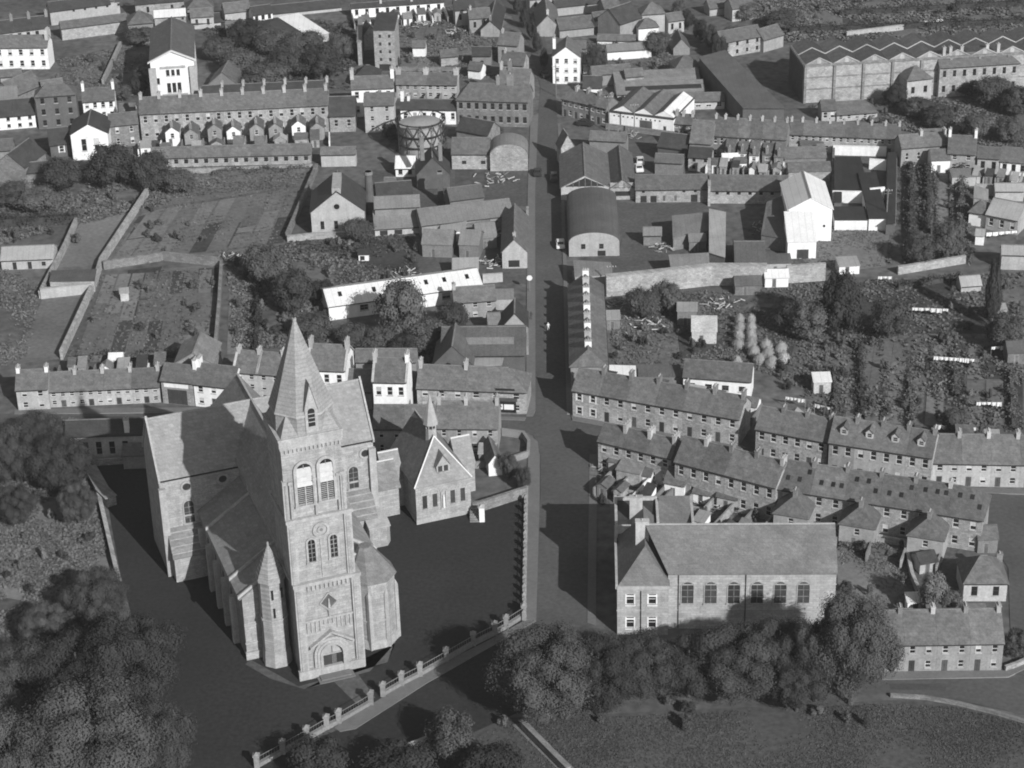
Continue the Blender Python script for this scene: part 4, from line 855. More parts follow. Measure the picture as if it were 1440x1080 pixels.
# ================================================================ FOREGROUND AND MIDDLE TERRACES
W2 = dict(cols=2, floors=2, door=0); W2n = dict(cols=2, floors=2); W1 = dict(cols=3, floors=1, door=1); W3 = dict(cols=2, floors=3)
row('the lowest terrace at bottom right', 'low cottage under dark slates', 4, (1226, 906), (1412, 903), by=943, at1=True, ry=858, win=dict(cols=2, floors=2, door=0, ww=.8), walls={0: 'render_grey', 1: 'render_grey', 2: 'render_grey', 3: 'render_grey'}, cw=(.6, 1.1, .7), chim=(1,), group='cottages in the lowest terrace')
N1 = 'the terrace on the junction corner'
row(N1, 'two storey stone house', 6, (805, 548), (1040, 589), by=586, ry=538, win=dict(cols=2, floors=2, door=0), wins={0: dict(cols=2, floors=2, kind='white'), 1: dict(cols=2, floors=2, door=0), 5: dict(cols=2, floors=2, door=0)}, cw=(.6, 1.2, 1.1), wall='stone', roof='slate',
    descs={0: 'corner house with white window surrounds'}, group='houses in the corner terrace')
row('the stone terrace in the middle right', 'grey two storey house', 3, (1063, 602), (1164, 621), h=5.6, ry=581, win=dict(cols=2, floors=2, door=0), wall='stone', group='houses in the middle right terrace')
row('the dormered terrace', 'paler two storey house with a roof dormer', 4, (1166, 621), (1311, 643), h=6.2, ry=597, win=dict(cols=2, floors=2, door=0), wall='render', dormer=(0, 1, 2, 3), walls={3: 'stone', 0: 'render_grey'}, group='houses with dormers')
row('the pale terrace at the right edge', 'pale rendered two storey house', 4, (1312, 650), (1478, 653), by=683, ry=612, win=dict(cols=2, floors=2, door=0), wall='render', chim=(0, 1), cm='render', group='pale terraced houses at the right edge')
# terrace seen from behind
row('the short terrace seen from behind', 'stone house back', 3, (841, 619), (944, 644), h=5.6, ry=607, win=dict(cols=2, floors=2), roof='slate', chim=(1,), cw=(.6, 1.8, 1.0), cm='render', hl=0, group='houses seen from behind near the junction')
row('the terrace seen from behind', 'taller back wall of a stone house', 4, (949, 648), (1091, 685), h=6.4, ry=632, win=dict(cols=2, floors=2), roof='slate', cw=(.6, 1.4, .9), group='taller houses seen from behind',)
wg = dict(w=5.2, dep=4.6, h=4.6, kind='hip', wall='render_grey')
row('the long terrace with hipped rear wings', 'house back with small rooflights', 6, (1093, 686), (1382, 731), h=5.8, ry=668, win=dict(cols=2, floors=2), roof='slate', hr=1, chim=(1,), lights=(.2, .55, .8),
    wing={0: (.6, 5.4, 4.6, 4.0, 38, 'hip', 'render_grey', 'slate'), 2: (.3, 5.4, 4.6, 4.0, 38, 'hip', 'render_grey', 'slate'), 4: (.2, 5.4, 4.8, 4.0, 38, 'hip', 'render', 'slate')}, group='houses with hipped rear wings')
B('small hipped cottage with patched render wall beside the curving lane', (1356, 819), (1417, 819), by=846, ry=782, kind='hip', wall='render', chim=[(.95, .9, .9, .7, .8, 'brick')], win=dict(cols=2, floors=1, kind='dark'), hl=.8, hr=.8)
# houses along the left street
row('the street behind the church', 'low whitewashed house', 1, (22, 548), (67, 546), by=578, ry=520, win=dict(cols=2, floors=2), wall='render', chim=(0, 1), cm='white', descs={0: 'low rendered house at the far left end of'}, group='houses in the street behind the church')
row('the low row behind the church', 'low pale two storey cottage', 4, (68, 550), (224, 543), by=573, ry=521, win=dict(cols=3, floors=2, door=1, ww=.8), wall='render', cm='render', group='cottages in the low row behind the church')
B('garage building with big shuttered door and lettered fascia', (226, 534), (270, 538), by=567, ry=513, wall='stone', cat='garage', name='garage', ops=[(.9, 4.7, .02, 3.0, 'garage')], chim=[(.98, .5, .6, 1.3, 1.4, 'white')])
B('whitewashed two storey house between the garage and the taller pair', (272, 539), (327, 545), by=571, ry=514, win=dict(cols=3, floors=2, door=1), wall='white', chim=[(.02, .5, .6, 1.4, 1.3, 'white')])
row('the taller pair left of the spire', 'three storey cream house', 2, (328, 522), (395, 527), by=563, ry=495, win=dict(cols=2, floors=3, ww=.8), wall='render', cm='render', chim=(0, 1), coping=True, group='taller houses left of the spire')
B('white three bay house half hidden by the spire, with coped gables', (432, 519), (485, 521), h=7.5, ry=485, win=dict(cols=3, floors=2, kind='sash'), wall='white', coping=True, chim=[(.02, .5, .6, 1.6, 1.2, 'render'), (.98, .5, .6, 1.6, 1.2, 'render')])
B('white three bay house with coped gables right of the spire', (524, 536), (571, 537), h=8.2, ry=504, win=dict(cols=3, floors=2, kind='sash'), wall='white', coping=True, chim=[(.02, .5, .6, 1.6, 1.2, 'render'), (.98, .5, .6, 1.6, 1.2, 'white')])
B('dark low building squeezed between the two coped white houses', (487, 549), (522, 550), h=3.6, ry=520, wall='render_grey', cat='outbuilding', name='outbuilding')
B('low roof behind the two coped white houses', (500, 508), (585, 508), h=4.0, ry=491, wall='render_grey', cat='outbuilding', name='outbuilding')
B('long plain building running back behind the garage', (246, 511), (299, 511), h=5.5, kind='gfront', ay=497, ry=468, wall='render_grey', roof='slate_pale', cat='outbuilding', name='outbuilding')
row('the street corner left of the junction', 'two storey shop house', 2, (586, 545), (740, 551), by=583, at1=True, ry=516, fracs=[0, .45, 1], win=dict(cols=3, floors=2, ww=1.0), wins={1: dict(cols=3, floors=2, ww=1.1)}, wall='stone', cm='render', hr=1, chim=(0, 1), cw=(.6, 1.3, 1.1), descs={1: 'hipped corner shop with shopfront'}, group='buildings on the left street corner')
row('the low row facing the chapel hall', 'low rendered cottage back', 2, (525, 602), (611, 602), h=5.2, ry=570, win=dict(cols=2, floors=2, ww=.7), wall='render', chim=(), group='backs facing the chapel hall')
row('the taller pair facing the chapel hall', 'grey house back', 2, (613, 601), (700, 602), by=636, at1=True, ry=565, win=dict(cols=2, floors=2, ww=.75, door=1), wall='render_grey', chim=(0, 1), cw=(.6, 1.3, 1.1), cm='render', group='taller backs facing the chapel hall')
B('small gabled outhouse with white lean front in the corner garden', (687, 652), (706, 650), h=2.4, kind='gfront', ay=640, d=6.5, wall='white', cat='outhouse', name='outhouse')
B('long low schoolhouse with tall windows behind the church', (92, 613), (206, 609), by=650, ry=590, wall='render', cat='school', name='schoolhouse', roof='slate_dark', ops=[(2.6+i*2.2, 3.6+i*2.2, 1.3, 3.7, 'plain') for i in range(4)], chim=[(.76, .1, .8, .8, 2.2, 'white')])
B('lean-to porch on the right end of the schoolhouse', (172, 641), (207, 640), h=2.6, ry=624, kind='mono', pitch=25, wall='render_grey', roof='slate', cat='porch', name='porch')
def shopfront():
    A, ang, L, h = frame((586, 545), (740, 551), by=583, at1=True); r0 = bpy.data.objects[[o.name for o in S.objects if o.get('label', '').startswith('hipped corner shop')][0]]; l = L*.55; b = MB()
    b.box(l-5.6, l-1.6, -.22, 0, 2.5, 3.1, 'door_paint'); b.box(l-5.4, l-1.8, -.12, 0, .3, 2.49, 'glass'); b.box(l-5.1, l-4.1, -.16, -.12, .9, 1.9, 'cloth_white'); b.box(l-3.9, l-2.2, -.16, -.12, .9, 1.9, 'cloth_white'); b.box(l-5.5, l-1.7, -.2, 0, 0, .29, 'door_mid'); b.box(l-5.3, l-2.0, -.08, 0, 3.9, 4.9, 'glass'); b.build('shopfront', r0)
shopfront()
def garage_fascia():
    r0 = bpy.data.objects[[o.name for o in S.objects if o.get('label', '').startswith('garage building')][0]]; b = MB(); b.box(.5, 5.0, -.12, 0, 3.35, 4.1, 'white'); b.build('fascia', r0)
garage_fascia()
# street terrace running away on the right
def street_row():
    P0, P1 = G(853, 514, 4.4)[:2], G(847, 400, 4.4)[:2]; v = P1-P0; L = np.hypot(*v); ang = math.atan2(v[1], v[0]); n = 9; l = L/n; d = 6.3
    for i in range(n):
        A = P0+v*(i/n)
        lab = 'roadside terraced house, ' + ORD[i] + ' from the near end beside the main street'
        ops = win_ops(l, 4.4, 2, 2)
        bld(lab, A, ang, l-.02, d, 4.4, 2.3, 'gable', wall='render_grey', roof='slate', ops=ops, left_ops=(), hl=.9 if i == 0 else 0, chim=[(l-.3, .5, .6, 1.2, .9, 'render' if i % 2 else 'white', 3)], group='roadside houses beside the main street', ovl=0, ovr=.1 if i == n-1 else 0)
street_row()
B('small cottage with three upper windows beside the white shed', (639, 425), (697, 421), by=450, ry=403, win=dict(cols=3, floors=2, ww=.9), wall='render_grey', chim=[(.02, .5, .6, 1.0, .8, 'render')])
B('white walled house with black roof behind the corner terrace', (961, 529), (1056, 536), by=556, ry=509, win=dict(cols=4, floors=1, ww=1.2, kind='dark', wh=1.0), wall='white')
quadroof('small whitish tin shed behind the corner terrace', [(856, 528, 2.6), (895, 529, 2.6), (894, 514, 3.2), (857, 513, 3.2)], 'timber', 'tin_white')
quadroof('dark tin shed right of the whitish one behind the corner terrace', [(897, 529, 2.8), (958, 530, 2.8), (957, 513, 3.4), (897, 512, 3.4)], 'timber', 'tin_dark')
# works behind the corner shop
def works():
    R0 = B('dark roofed works with a long rooflight strip beside the main street', (620, 500), (738, 499), h=4.5, ry=460, pitch=24, wall='brick_dark', roof='tin_dark', cat='workshop', name='workshop')
    g = MB(); A, ang, L, h = frame((620, 500), (738, 499), h=4.5); d = solve_depth(A, ang, L, h, R_(24), 460); k = math.tan(R_(24))
    z = lambda y: h+y*k+.2
    g.slab([(1.5, d*.18, z(d*.18)), (L-2, d*.18, z(d*.18)), (L-2, d*.3, z(d*.3)), (1.5, d*.3, z(d*.3))], .1, 'rooflight'); g.build('rooflight', R0)
mat('rooflight', .19, .2, .5, 3, .5, stripe=.7, rnd=0)
works()
quadroof('flat topped yard shed between the dark works roofs', [(664, 515, 4.0), (706, 513, 4.0), (711, 491, 4.0), (670, 490, 4.0)], 'brick_dark', 'tin')
B('dark wide gabled shed behind the corner shop', (610, 512), (664, 512), h=4.5, kind='gfront', ay=487, d=9, wall='brick_dark', roof='tin_dark', cat='shed', name='shed')
B('small gabled store fronting the main street with a pale gable', (707, 459), (741, 458), fa=ST, h=3.2, kind='gfront', ay=441, ry=420, wall='render', roof='slate_dark', cat='store', name='store')
B('little pale roofed shed beside the gabled store', (687, 458), (704, 457), h=2.2, d=4, wall='white', roof='slate_pale', cat='shed', name='shed')
# white shed
R0 = B('very long low white tin shed with rooflights among the trees', (462, 431), (678, 401), by=451, ry=392, pitch=22, wall='white', roof='tin_white', cat='shed', name='long_shed', ops=[(6, 7.6, 1.2, 2.4, 'plain'), (12, 13.2, 1.0, 2.4, 'plain'), (22, 23.6, 1.2, 2.4, 'plain')])
for f in (.08, .3, .42, .64, .76, .91):
    A, ang, L, h = frame((462, 431), (678, 401), by=451); d = solve_depth(A, ang, L, h, R_(22), 392); k = math.tan(R_(22)); g = MB(); a = d*.22
    g.slab([(L*f, a, h+a*k+.2), (L*f+.7, a, h+a*k+.2), (L*f+.7, a+1.1, h+(a+1.1)*k+.2), (L*f, a+1.1, h+(a+1.1)*k+.2)], .06, 'glass'); g.build('rooflight', R0)
# retort house
R0 = B('pale gabled retort house with a round window and dark twin slope roof', (437, 299), (512, 296), by=332, kind='gfront', ay=270, ry=240, wall='render', roof='slate_dark', cat='industrial hall', name='retort_house',
  ops=[(1.8, 2.6, 1.4, 3.2, 'dark'), (4.6, 5.4, 1.4, 3.2, 'dark'), (7.6, 8.4, 1.4, 3.2, 'dark')])
A, ang, L, h = frame((437, 299), (512, 296), by=332); ring(R0, 0, L/2-.1, h+1.1, .6, .85, .1, 'round_window', 'glass')
m = MB(); m.box(L/2-.9, L/2+.9, .3, 9, h+3.0, h+5.0, 'render'); m.build('ridge_vent', R0)
B('corrugated shed with low arched openings next to the retort house', (527, 322), (592, 318), by=332, ry=294, pitch=30, wall='render', roof='tin_mid', cat='shed', name='works_shed', ops=[(1, 2.6, .02, 1.1, 'hole'), (4, 5.6, .02, 1.1, 'hole')])
B('rear dark corrugated shed above the arched one', (527, 293), (590, 290), h=5, ry=276, pitch=30, wall='brick', roof='tin_mid', cat='shed', name='works_shed')
B('long corrugated roof running right towards the street gable', (593, 317), (722, 302), h=3.2, ry=287, pitch=26, wall='render_grey', roof='tin_mid', cat='shed', name='works_shed')
B('street building with a tall pale gable facing the junction', (706, 354), (741, 353), fa=ST, by=378, kind='gfront', ay=337, ry=287, wall='render', roof='slate', cat='house', ops=[(1.2, 3.4, .3, 1.8, 'hole')], chim=[(.5, .1, .6, .6, .6, 'render', 1)])
for i, (x, y, w, d, h, rz, kd, wl, rf, lb) in enumerate([
    (660, 364, 4, 6, 3.2, -10, 'gable', 'timber', 'tin_mid', 'gabled timber shed in the scrap yard'), (637, 340, 5, 5, 2.4, -4, 'mono', 'white', 'tin', 'low pale fronted shed in the scrap yard'), (615, 362, 6, 6, 3.0, -8, 'gable', 'timber', 'timber', 'sagging plank roofed shed in the scrap yard'),
    (612, 331, 4, 4, 2.2, 5, 'mono', 'timber', 'tin', 'small tin shed under the long corrugated roof'), (685, 350, 4, 6, 2.6, 8, 'gable', 'brick', 'tin_mid', 'brick shed near the tall pale gable'), (672, 330, 5, 4, 2.4, 0, 'mono', 'timber', 'tin_mid', 'open fronted shed behind the brick shed'),
    (700, 436, 6, 3, 2.3, 0, 'mono', 'render', 'tin_mid', 'lean-to behind the small cottage'), (655, 392, 5, 3.4, 2.2, 0, 'mono', 'timber_pale', 'tin', 'plank shed at the end of the scrap yard')]):
    shed(lb, x, y, w, d, h, rz, kd, wl, rf)
# industrial group on the left of the street, far
R0 = B('wide three storey stone warehouse left of the main street', (642, 140), (743, 143), by=176, ry=118, win=dict(cols=9, floors=2, kind='dark', ww=.9, wh=1.5), wall='stone_dark', cat='warehouse', name='warehouse', hl=.7, chim=[(.55, .5, .8, .8, 1.8, 'brick', 2), (.72, .5, 1.6, .8, 2.4, 'brick')])
B('round backed store beside the main street', (689, 219), (742, 217), fa=ST, by=241, kind='barrel', ay=203, ry=188, wall='stone', roof='tin_mid', cat='store', name='barrel_store')
B('slated stone store left of the round backed one', (635, 216), (688, 216), by=238, ry=194, wall='stone', roof='slate', cat='store', name='store', ops=[(2.2, 3.2, 1.2, 2.0, 'dark'), (6.4, 7.4, 1.2, 2.0, 'dark')])
B('white ended little house below the gasholder', (556, 236), (583, 236), by=249, ry=219, kind='gable', wall='white', roof='tin_white', win=dict(cols=2, floors=1, kind='dark'))
B('dark gabled engine house below the gasholder', (586, 246), (632, 244), h=3.4, kind='gfront', ay=222, d=7, wall='brick_dark', roof='slate_dark', cat='engine house', name='engine_house', chim=[(.2, .3, .9, .9, 4, 'brick', 1), (.75, .2, .8, .8, 2.5, 'brick', 1)])
B('dark lean-to behind the store left of the street', (642, 182), (686, 190), h=3, ry=168, wall='stone_dark', roof='slate_dark', cat='outbuilding', name='outbuilding')
def stack(px, py, h, r, label, sq=False):
    p = G(px, py); b = MB(); b.frustum(0, 0, r*1.15, r*.8, 0, h, 4 if sq else 12, 'brick_dark', rot=math.pi/4); b.frustum(0, 0, r*1.05, r*1.0, h*.93, h, 4 if sq else 12, 'brick', rot=math.pi/4); o = b.build('chimney_stack'); o.location = (p[0], p[1], 0); tag(o, label, 'chimney')
stack(521, 300, 9.5, .9, 'tapering brick chimney stack beside the retort house'); stack(620, 284, 7, .8, 'short square brick stack below the engine house', True)
B('low roofs between the retort house and the engine house', (530, 276), (580, 272), h=3, ry=256, wall='brick_dark', roof='slate_dark', cat='outbuilding', name='outbuilding'); B('scruffy low shed right of the engine house', (633, 282), (680, 276), h=3, ry=262, wall='brick', roof='tin_dark', cat='outbuilding', name='outbuilding')
# gasholder
def gasholder():
    c = G(593, 212); sc = CAM_F/((c-[0, 0, CAM_H])@_fw); R = 34.5/sc; h = hgt(593, 170, 212)
    r = empty('gasholder', (c[0], c[1], 0)); tag(r, 'round iron gasholder inside its lattice guide frame', 'gasholder'); b = MB(); b.frustum(0, 0, R*.9, R*.9, 0, h*.93, 48, 'gasbell'); b.frustum(0, 0, R*.9, R*.2, h*.93, h*1.02, 48, 'gasbell')
    for z in (.3, .62): b.frustum(0, 0, R*.92, R*.92, h*z, h*z+.25, 48, 'iron')
    b.build('tank', r); n = 12
    for k, z in enumerate((h*.36, h*.7, h*1.08)):
        g = MB()
        for i in range(n*2): a0, a1 = math.pi*i/n, math.pi*(i+1)/n; g.bar((R*math.cos(a0), R*math.sin(a0), z), (R*math.cos(a1), R*math.sin(a1), z), .17, 'iron')
        g.build('ring_girder', r)
    for i in range(n):
        a0, a1 = 2*math.pi*i/n, 2*math.pi*(i+1)/n; x, y = R*math.cos(a0), R*math.sin(a0); g = MB()
        for dx in (-.2, .2): g.bar((x+dx, y, 0), (x+dx*.6, y, h*1.12), .07, 'iron')
        for z in range(int(h)): g.bar((x-.2, y, z), (x+.2, y, z+.9), .04, 'iron')
        g.build('guide_column', r); s = MB(); q = (R*math.cos(a1), R*math.sin(a1))
        s.bar((x, y, h*.36), (*q, h*1.08), .1, 'iron'); s.bar((x, y, h*1.08), (*q, h*.36), .1, 'iron'); s.build('brace', r)
mat('gasbell', .30, .15, .4, 3, .6, rnd=0)
gasholder()

# ================================================================ FAR LEFT
row('the long backed terrace at upper left', 'tall terraced house back', 9, (196, 160), (461, 147), h=6.6, ry=131, win=dict(cols=2, floors=2, ww=.9), wall='stone', chim=(0, 1), cw=(.7, 1.2, 1.0), cm='render',
    wing={i: (.6+(i % 2)*.5, 3.1, 4.2+(i % 3)*.5, 3.0+(i % 2)*.5, 38, 'gfront', 'white' if i % 3 == 1 else 'render_grey', 'slate') for i in range(1, 9)}, group='houses of the long backed terrace')
row('the dark row above the long backed terrace', 'plain dark roofed house', 6, (285, 131), (462, 123), h=5, ry=117, wall='stone_dark', roof='slate_dark', chim=(1,), cm='render', group='dark roofed houses behind the long terrace')
row('the low outbuildings below the long terrace', 'small stone outbuilding', 8, (212, 222), (437, 216), by=236, ry=205, win=dict(cols=2, floors=1, kind='dark', ww=.9, wh=1.0), wall='stone', roof='slate', chim=(), group='outbuildings below the long terrace')
B('low shed with pale front below the outbuildings', (451, 217), (500, 216), h=3, ry=207, wall='render', cat='shed', name='shed')
B('dark square roofed building at the right end of the long terrace', (463, 163), (499, 162), by=186, ry=136, wall='stone', roof='slate_dark', win=dict(cols=2, floors=1))
B('narrow three storey pale house with a garage mouth', (512, 148), (554, 147), by=187, ry=131, wall='render', win=dict(cols=2, floors=3, ww=.8), chim=[(.5, .9, .6, .8, 1.2, 'brick')])
B('whitewashed house with tall end chimneys and a dormered parapet', (494, 125), (553, 123), h=7, ry=107, wall='white', win=dict(cols=4, floors=2, ww=1.0), chim=[(.02, .5, .8, 1.6, 1.8, 'render'), (.98, .5, .8, 1.6, 1.8, 'white')])
B('long white cottage with black roof behind the gasholder', (563, 153), (643, 154), by=174, ry=140, wall='white', roof='slate_dark', win=dict(cols=6, floors=1), chim=[(.02, .5, .7, 1.2, 2.2, 'white'), (.13, .5, .6, 1, 1.0, 'white')])
row('the pair above the black roofed cottage', 'grey house with little dormers', 2, (557, 118), (642, 119), by=138, ry=103, win=dict(cols=4, floors=2, ww=.9), wall='render_grey', walls={1: 'render'}, chim=(0, 1), cm='render', cw=(1.2, 1.0, 1.1), group='grey pair of houses')
B('dark hipped low block behind the whitewashed house', (499, 107), (533, 107), h=3, kind='hip', ry=92, wall='brick_dark', roof='slate_dark', cat='outbuilding', name='outbuilding')
def mill():
    A, ang, L, h = frame((528, 100), (557, 100), h=0.0); h = 10.5; ops = [(L*f-.3, L*f+.3, z, z+.8, 'hole') for f in (.3, .75) for z in (2.6, 4.6, 6.6, 8.6)]+[(L*.2, L*.75, .02, 1.8, 'hole')]
    bld('tall gaunt stone mill with rows of small square holes', A, ang, L, 9, h, 1.6, 'mono', wall='stone', roof='slate_dark', ops=ops, cat='mill', name='mill')
    B('gable ended wing at the far end of the mill yard', (511, 50), (531, 48), h=4, kind='gfront', ay=36, d=5, wall='stone', cat='mill wing', name='mill_wing')
    wallpath('narrow high wall closing the left side of the mill yard', [(507, 92), (509, 55)], 6, 1.0, 'stone')
mill()
B('small white gable end left of the warehouse roof', (658, 97), (676, 99), by=110, kind='gable', ry=88, wall='white', roof='slate')
B('slated house behind the warehouse at the main street', (700, 122), (742, 124), h=5, ry=97, wall='render_grey', roof='slate', chim=[(.3, .5, .8, 1.2, 2, 'brick'), (.02, .5, .6, 1, 1.4, 'render')])
# cinema
def cinema():
    A, ang, L, h = frame((211, 88), (272, 84), h=11.0); ops = []
    for f in (.38, .5, .62): ops += [(L*f-.45, L*f+.45, 3.2, 5.6, 'dark'), (L*f-.4, L*f+.4, 7.4, 8.9, 'dark')]
    ops += [(L*.36, L*.72, .02, 2.2, 'hole'), (L*.9-.4, L*.9+.4, 5.5, 6.8, 'dark'), (L*.14-.4, L*.14+.4, 5.5, 7, 'dark')]
    R0 = bld('tall white fronted cinema with a stepped gable and long dark roof', A, ang, L, 26, h, 2.6, 'gfront', wall='white', roof='slate', ops=ops, cat='cinema', name='cinema')
    b = MB(); b.box(-.5, 1.2, -.7, 0, 0, 9.6, 'render'); b.box(L-1.2, L+.5, -.7, 0, 0, 9.6, 'render'); b.box(L*.22, L*.8, -.5, 0, 2.6, 2.9, 'render', True); b.box(L*.22, L*.8, -.4, 0, 9.4, 9.8, 'render', True)
    b.slab([(-.6, -.5, h+.1), (L/2, -.5, h+2.8), (L/2, .2, h+2.8), (-.6, .2, h+.1)], .3, 'frame_white'); b.slab([(L/2, -.5, h+2.8), (L+.6, -.5, h+.1), (L+.6, .2, h+.1), (L/2, .2, h+2.8)], .3, 'frame_white'); b.build('facade_trim', R0)
cinema()
B('long white two storey house at the upper left edge', (-25, 67), (66, 66), by=98, ry=50, wall='white', roof='slate', win=dict(cols=6, floors=2, ww=1.0), chim=[(.98, .5, .8, 2.6, 1.5, 'render')])
row('the pale row behind the long white house', 'pale house', 3, (-4, 47), (70, 38), by=54, at1=True, ry=26, wall='render', roof='slate_dark', win=dict(cols=2, floors=1, kind='dark'), chim=(0, 1), cw=(.8, 1.0, 1.3), cm='brick', group='pale houses behind the long white house')
B('large blank walled stone barn at upper left', (86, 40), (179, 28), by=57, ry=25, wall='stone', roof='slate', cat='barn', name='barn')
B('long stone shed behind the blank walled barn', (70, 16), (155, 5), by=36, ry=-2, wall='render', roof='slate_dark', cat='shed', name='long_shed', ops=[(6+i*3, 6.6+i*3, 3, 3.7, 'hole') for i in range(5)])
B('hip roofed stone house half hidden by trees right of the blank barn', (180, 34), (215, 31), h=5.5, kind='hip', ry=15, wall='stone_dark', roof='slate')
B('stone barn under a bright white tin roof', (217, 25), (261, 22), by=47, ry=13, pitch=25, wall='stone', roof='tin_white', cat='barn', name='barn', ops=[(3, 3.6, 3, 3.6, 'hole'), (5, 5.6, 2, 2.6, 'hole'), (7, 7.6, 3.2, 3.8, 'hole')])
B('low slated shed right of the white roofed barn', (263, 34), (310, 30), by=42, ry=20, wall='render', roof='slate_dark', cat='shed', name='shed')
B('small dark hipped house near the top left', (263, 12), (300, 9), h=4, kind='hip', ry=-4, wall='render_grey', roof='slate'); B('pale cottage beside the top left road', (316, 18), (352, 14), by=30, ry=3, wall='render', roof='slate')
B('bright white house with dark roof at the top', (356, 21), (383, 17), by=33, ry=8, wall='white', roof='slate_dark', win=dict(cols=3, floors=1, kind='dark'))
B('long dark roofed shed along the top road', (382, 19), (480, 9), by=25, ry=3, wall='render', roof='slate_dark', cat='shed', name='long_shed')
quadroof('barn with a dazzling white sloping roof near the top', [(434, 51, 2.6), (463, 46, 2.6), (420, 18, 5.0), (391, 24, 5.0)], 'render', 'tin_white', 'barn', 'barn'); quadroof('dark roofed half of the barn with the dazzling white slope', [(360, 46, 2.6), (432, 51, 2.6), (389, 25, 5.0), (372, 28, 4.0)], 'render_grey', 'slate_dark', 'barn', 'barn')
row('the white row on the top road', 'whitewashed roadside house', 3, (494, 11), (624, 2), by=26, ry=1, wall='white', roof='slate_dark', win=dict(cols=3, floors=1, kind='dark', ww=.9), chim=(1,), cm='render', group='whitewashed houses on the top road')
B('hipped dark brick three storey house', (49, 136), (106, 132), by=182, kind='hip', ry=119, wall='brick_dark', roof='slate', win=dict(cols=3, floors=3, kind='dark', ww=.9))
B('white four bay house with chimneys at both ends', (116, 143), (161, 140), by=170, ry=124, wall='white', win=dict(cols=4, floors=2, ww=.9), chim=[(.03, .5, .6, 1.2, 1.6, 'white'), (.97, .5, .6, 1.2, 1.6, 'white')])
row('the white row at the left edge', 'whitewashed house under dark slates', 2, (-12, 165), (49, 160), by=184, ry=140, wall='white', roof='slate_dark', win=dict(cols=2, floors=2, kind='dark', ww=.8), chim=(), group='whitewashed pair at the left edge')
B('chapel with a bright gable and two tall arched windows', (99, 190), (151, 187), by=226, kind='gfront', ay=175, ry=154, wall='white', roof='slate_dark', cat='chapel', name='chapel', ops=[(2.2, 3.3, 2.2, 5, 'plain'), (5, 6.1, 2.2, 5, 'plain')])
B('dark annexe on the left of the bright gabled chapel', (70, 204), (98, 201), by=222, ry=180, wall='brick_dark', roof='slate_dark', cat='annexe', name='annexe', ops=[(2, 3, 1.2, 2.6, 'white')])
B('grey house right of the bright gabled chapel', (154, 177), (194, 173), by=208, ry=159, wall='stone_dark', roof='slate', win=dict(cols=2, floors=2, ww=.8))
B('small barn with skylights left of the hipped brick house', (20, 135), (60, 118), h=3.5, ry=108, wall='stone_dark', roof='slate', cat='barn', name='barn'); B('tin store at the left edge above the whitewashed pair', (-8, 140), (24, 138), h=3.5, ry=122, wall='stone', roof='tin_mid', cat='store', name='store')
B('old dark barn with a brick gable at the left edge', (-8, 232), (34, 236), by=256, kind='gfront', ay=217, ry=195, wall='stone_dark', roof='slate_dark', cat='barn', name='barn'); B('low dark wing of the old barn at the left edge', (36, 243), (68, 240), h=2.6, ry=228, wall='stone_dark', roof='slate_dark', cat='outbuilding', name='outbuilding')
B('left edge cottage roof above the old barn', (-10, 212), (18, 210), h=3.2, ry=196, wall='render_grey', roof='slate')
B('gabled corrugated shed beside the cinema', (294, 118), (333, 118), h=3, kind='gfront', ay=102, ry=86, wall='brick', roof='slate', cat='shed', name='shed'); B('low shed right of the gabled corrugated one', (339, 108), (386, 107), by=118, ry=98, wall='render', roof='slate_dark', cat='shed', name='shed')
B('grey tin roofed byre with three doors at the left edge', (1, 366), (74, 363), by=380, ry=346, pitch=28, wall='render', roof='tin', cat='byre', name='byre', ops=[(2.2, 3, .02, 1.6, 'hole'), (5.2, 6, .02, 1.6, 'hole'), (8, 8.8, .6, 1.5, 'dark')])
quadroof('small roofless looking black tin shed on the garden wall', [(69, 396, 2.4), (133, 395, 2.4), (136, 378, 2.6), (72, 380, 2.6)], 'stone', 'tin_dark')
shed('tiny white privy at the foot of the long gardens', 164, 520, 2.4, 2.2, 2.2, 0, 'gable', 'white', 'tin_white')
shed('pale planked hut in the long gardens', 176, 424, 1.6, 1.6, 1.8, 10, 'mono', 'timber_pale', 'tin')

# ================================================================ FAR RIGHT OF THE STREET
B('first gabled house on the far bend of the street', (755, 38), (786, 37), by=52, kind='gfront', ay=22, d=16, wall='render_grey', roof='slate', chim=[(.5, .05, .6, .6, 1.2, 'render')])
B('long pale building at the top centre right', (781, 10), (846, 3), by=23, ry=-3, wall='render', roof='slate_dark', cat='outbuilding', name='outbuilding')
B('long low slated store behind the tall corner house', (787, 42), (835, 37), by=54, ry=24, wall='render_grey', roof='slate', cat='store', name='store'); B('whitewashed cottage end of the long low store', (836, 28), (866, 24), by=38, ry=16, wall='white', roof='slate', win=dict(cols=2, floors=1, kind='dark'))
B('big hipped pale malt house near the top', (903, 20), (935, 18), by=49, kind='hip', ry=4, wall='render', roof='slate', cat='malt house', name='malt_house'); B('dark sloping wing left of the malt house', (872, 34), (902, 24), h=5, ry=8, wall='render_grey', roof='slate_dark', cat='outbuilding', name='outbuilding')
B('hipped white block in front of the malt house', (898, 39), (926, 37), by=58, kind='hip', ry=26, wall='white', roof='slate', cat='house')
B('long low white wall building in the yards near the top', (840, 56), (893, 57), by=62, ry=49, wall='white', roof='slate', cat='outbuilding', name='outbuilding'); B('bare grey shed roof below the low white building', (854, 72), (916, 68), h=2.4, ry=61, wall='white', roof='tin_mid', cat='shed', name='shed')
R0 = B('tall white gabled corner house with bay windows on the bend', (777, 80), (815, 80), by=118, kind='gfront', ay=66, d=8, wall='white', roof='slate', win=dict(cols=3, floors=3, ww=.9, kind='sash'), chim=[(.05, .3, .7, .7, 1.4, 'white')])
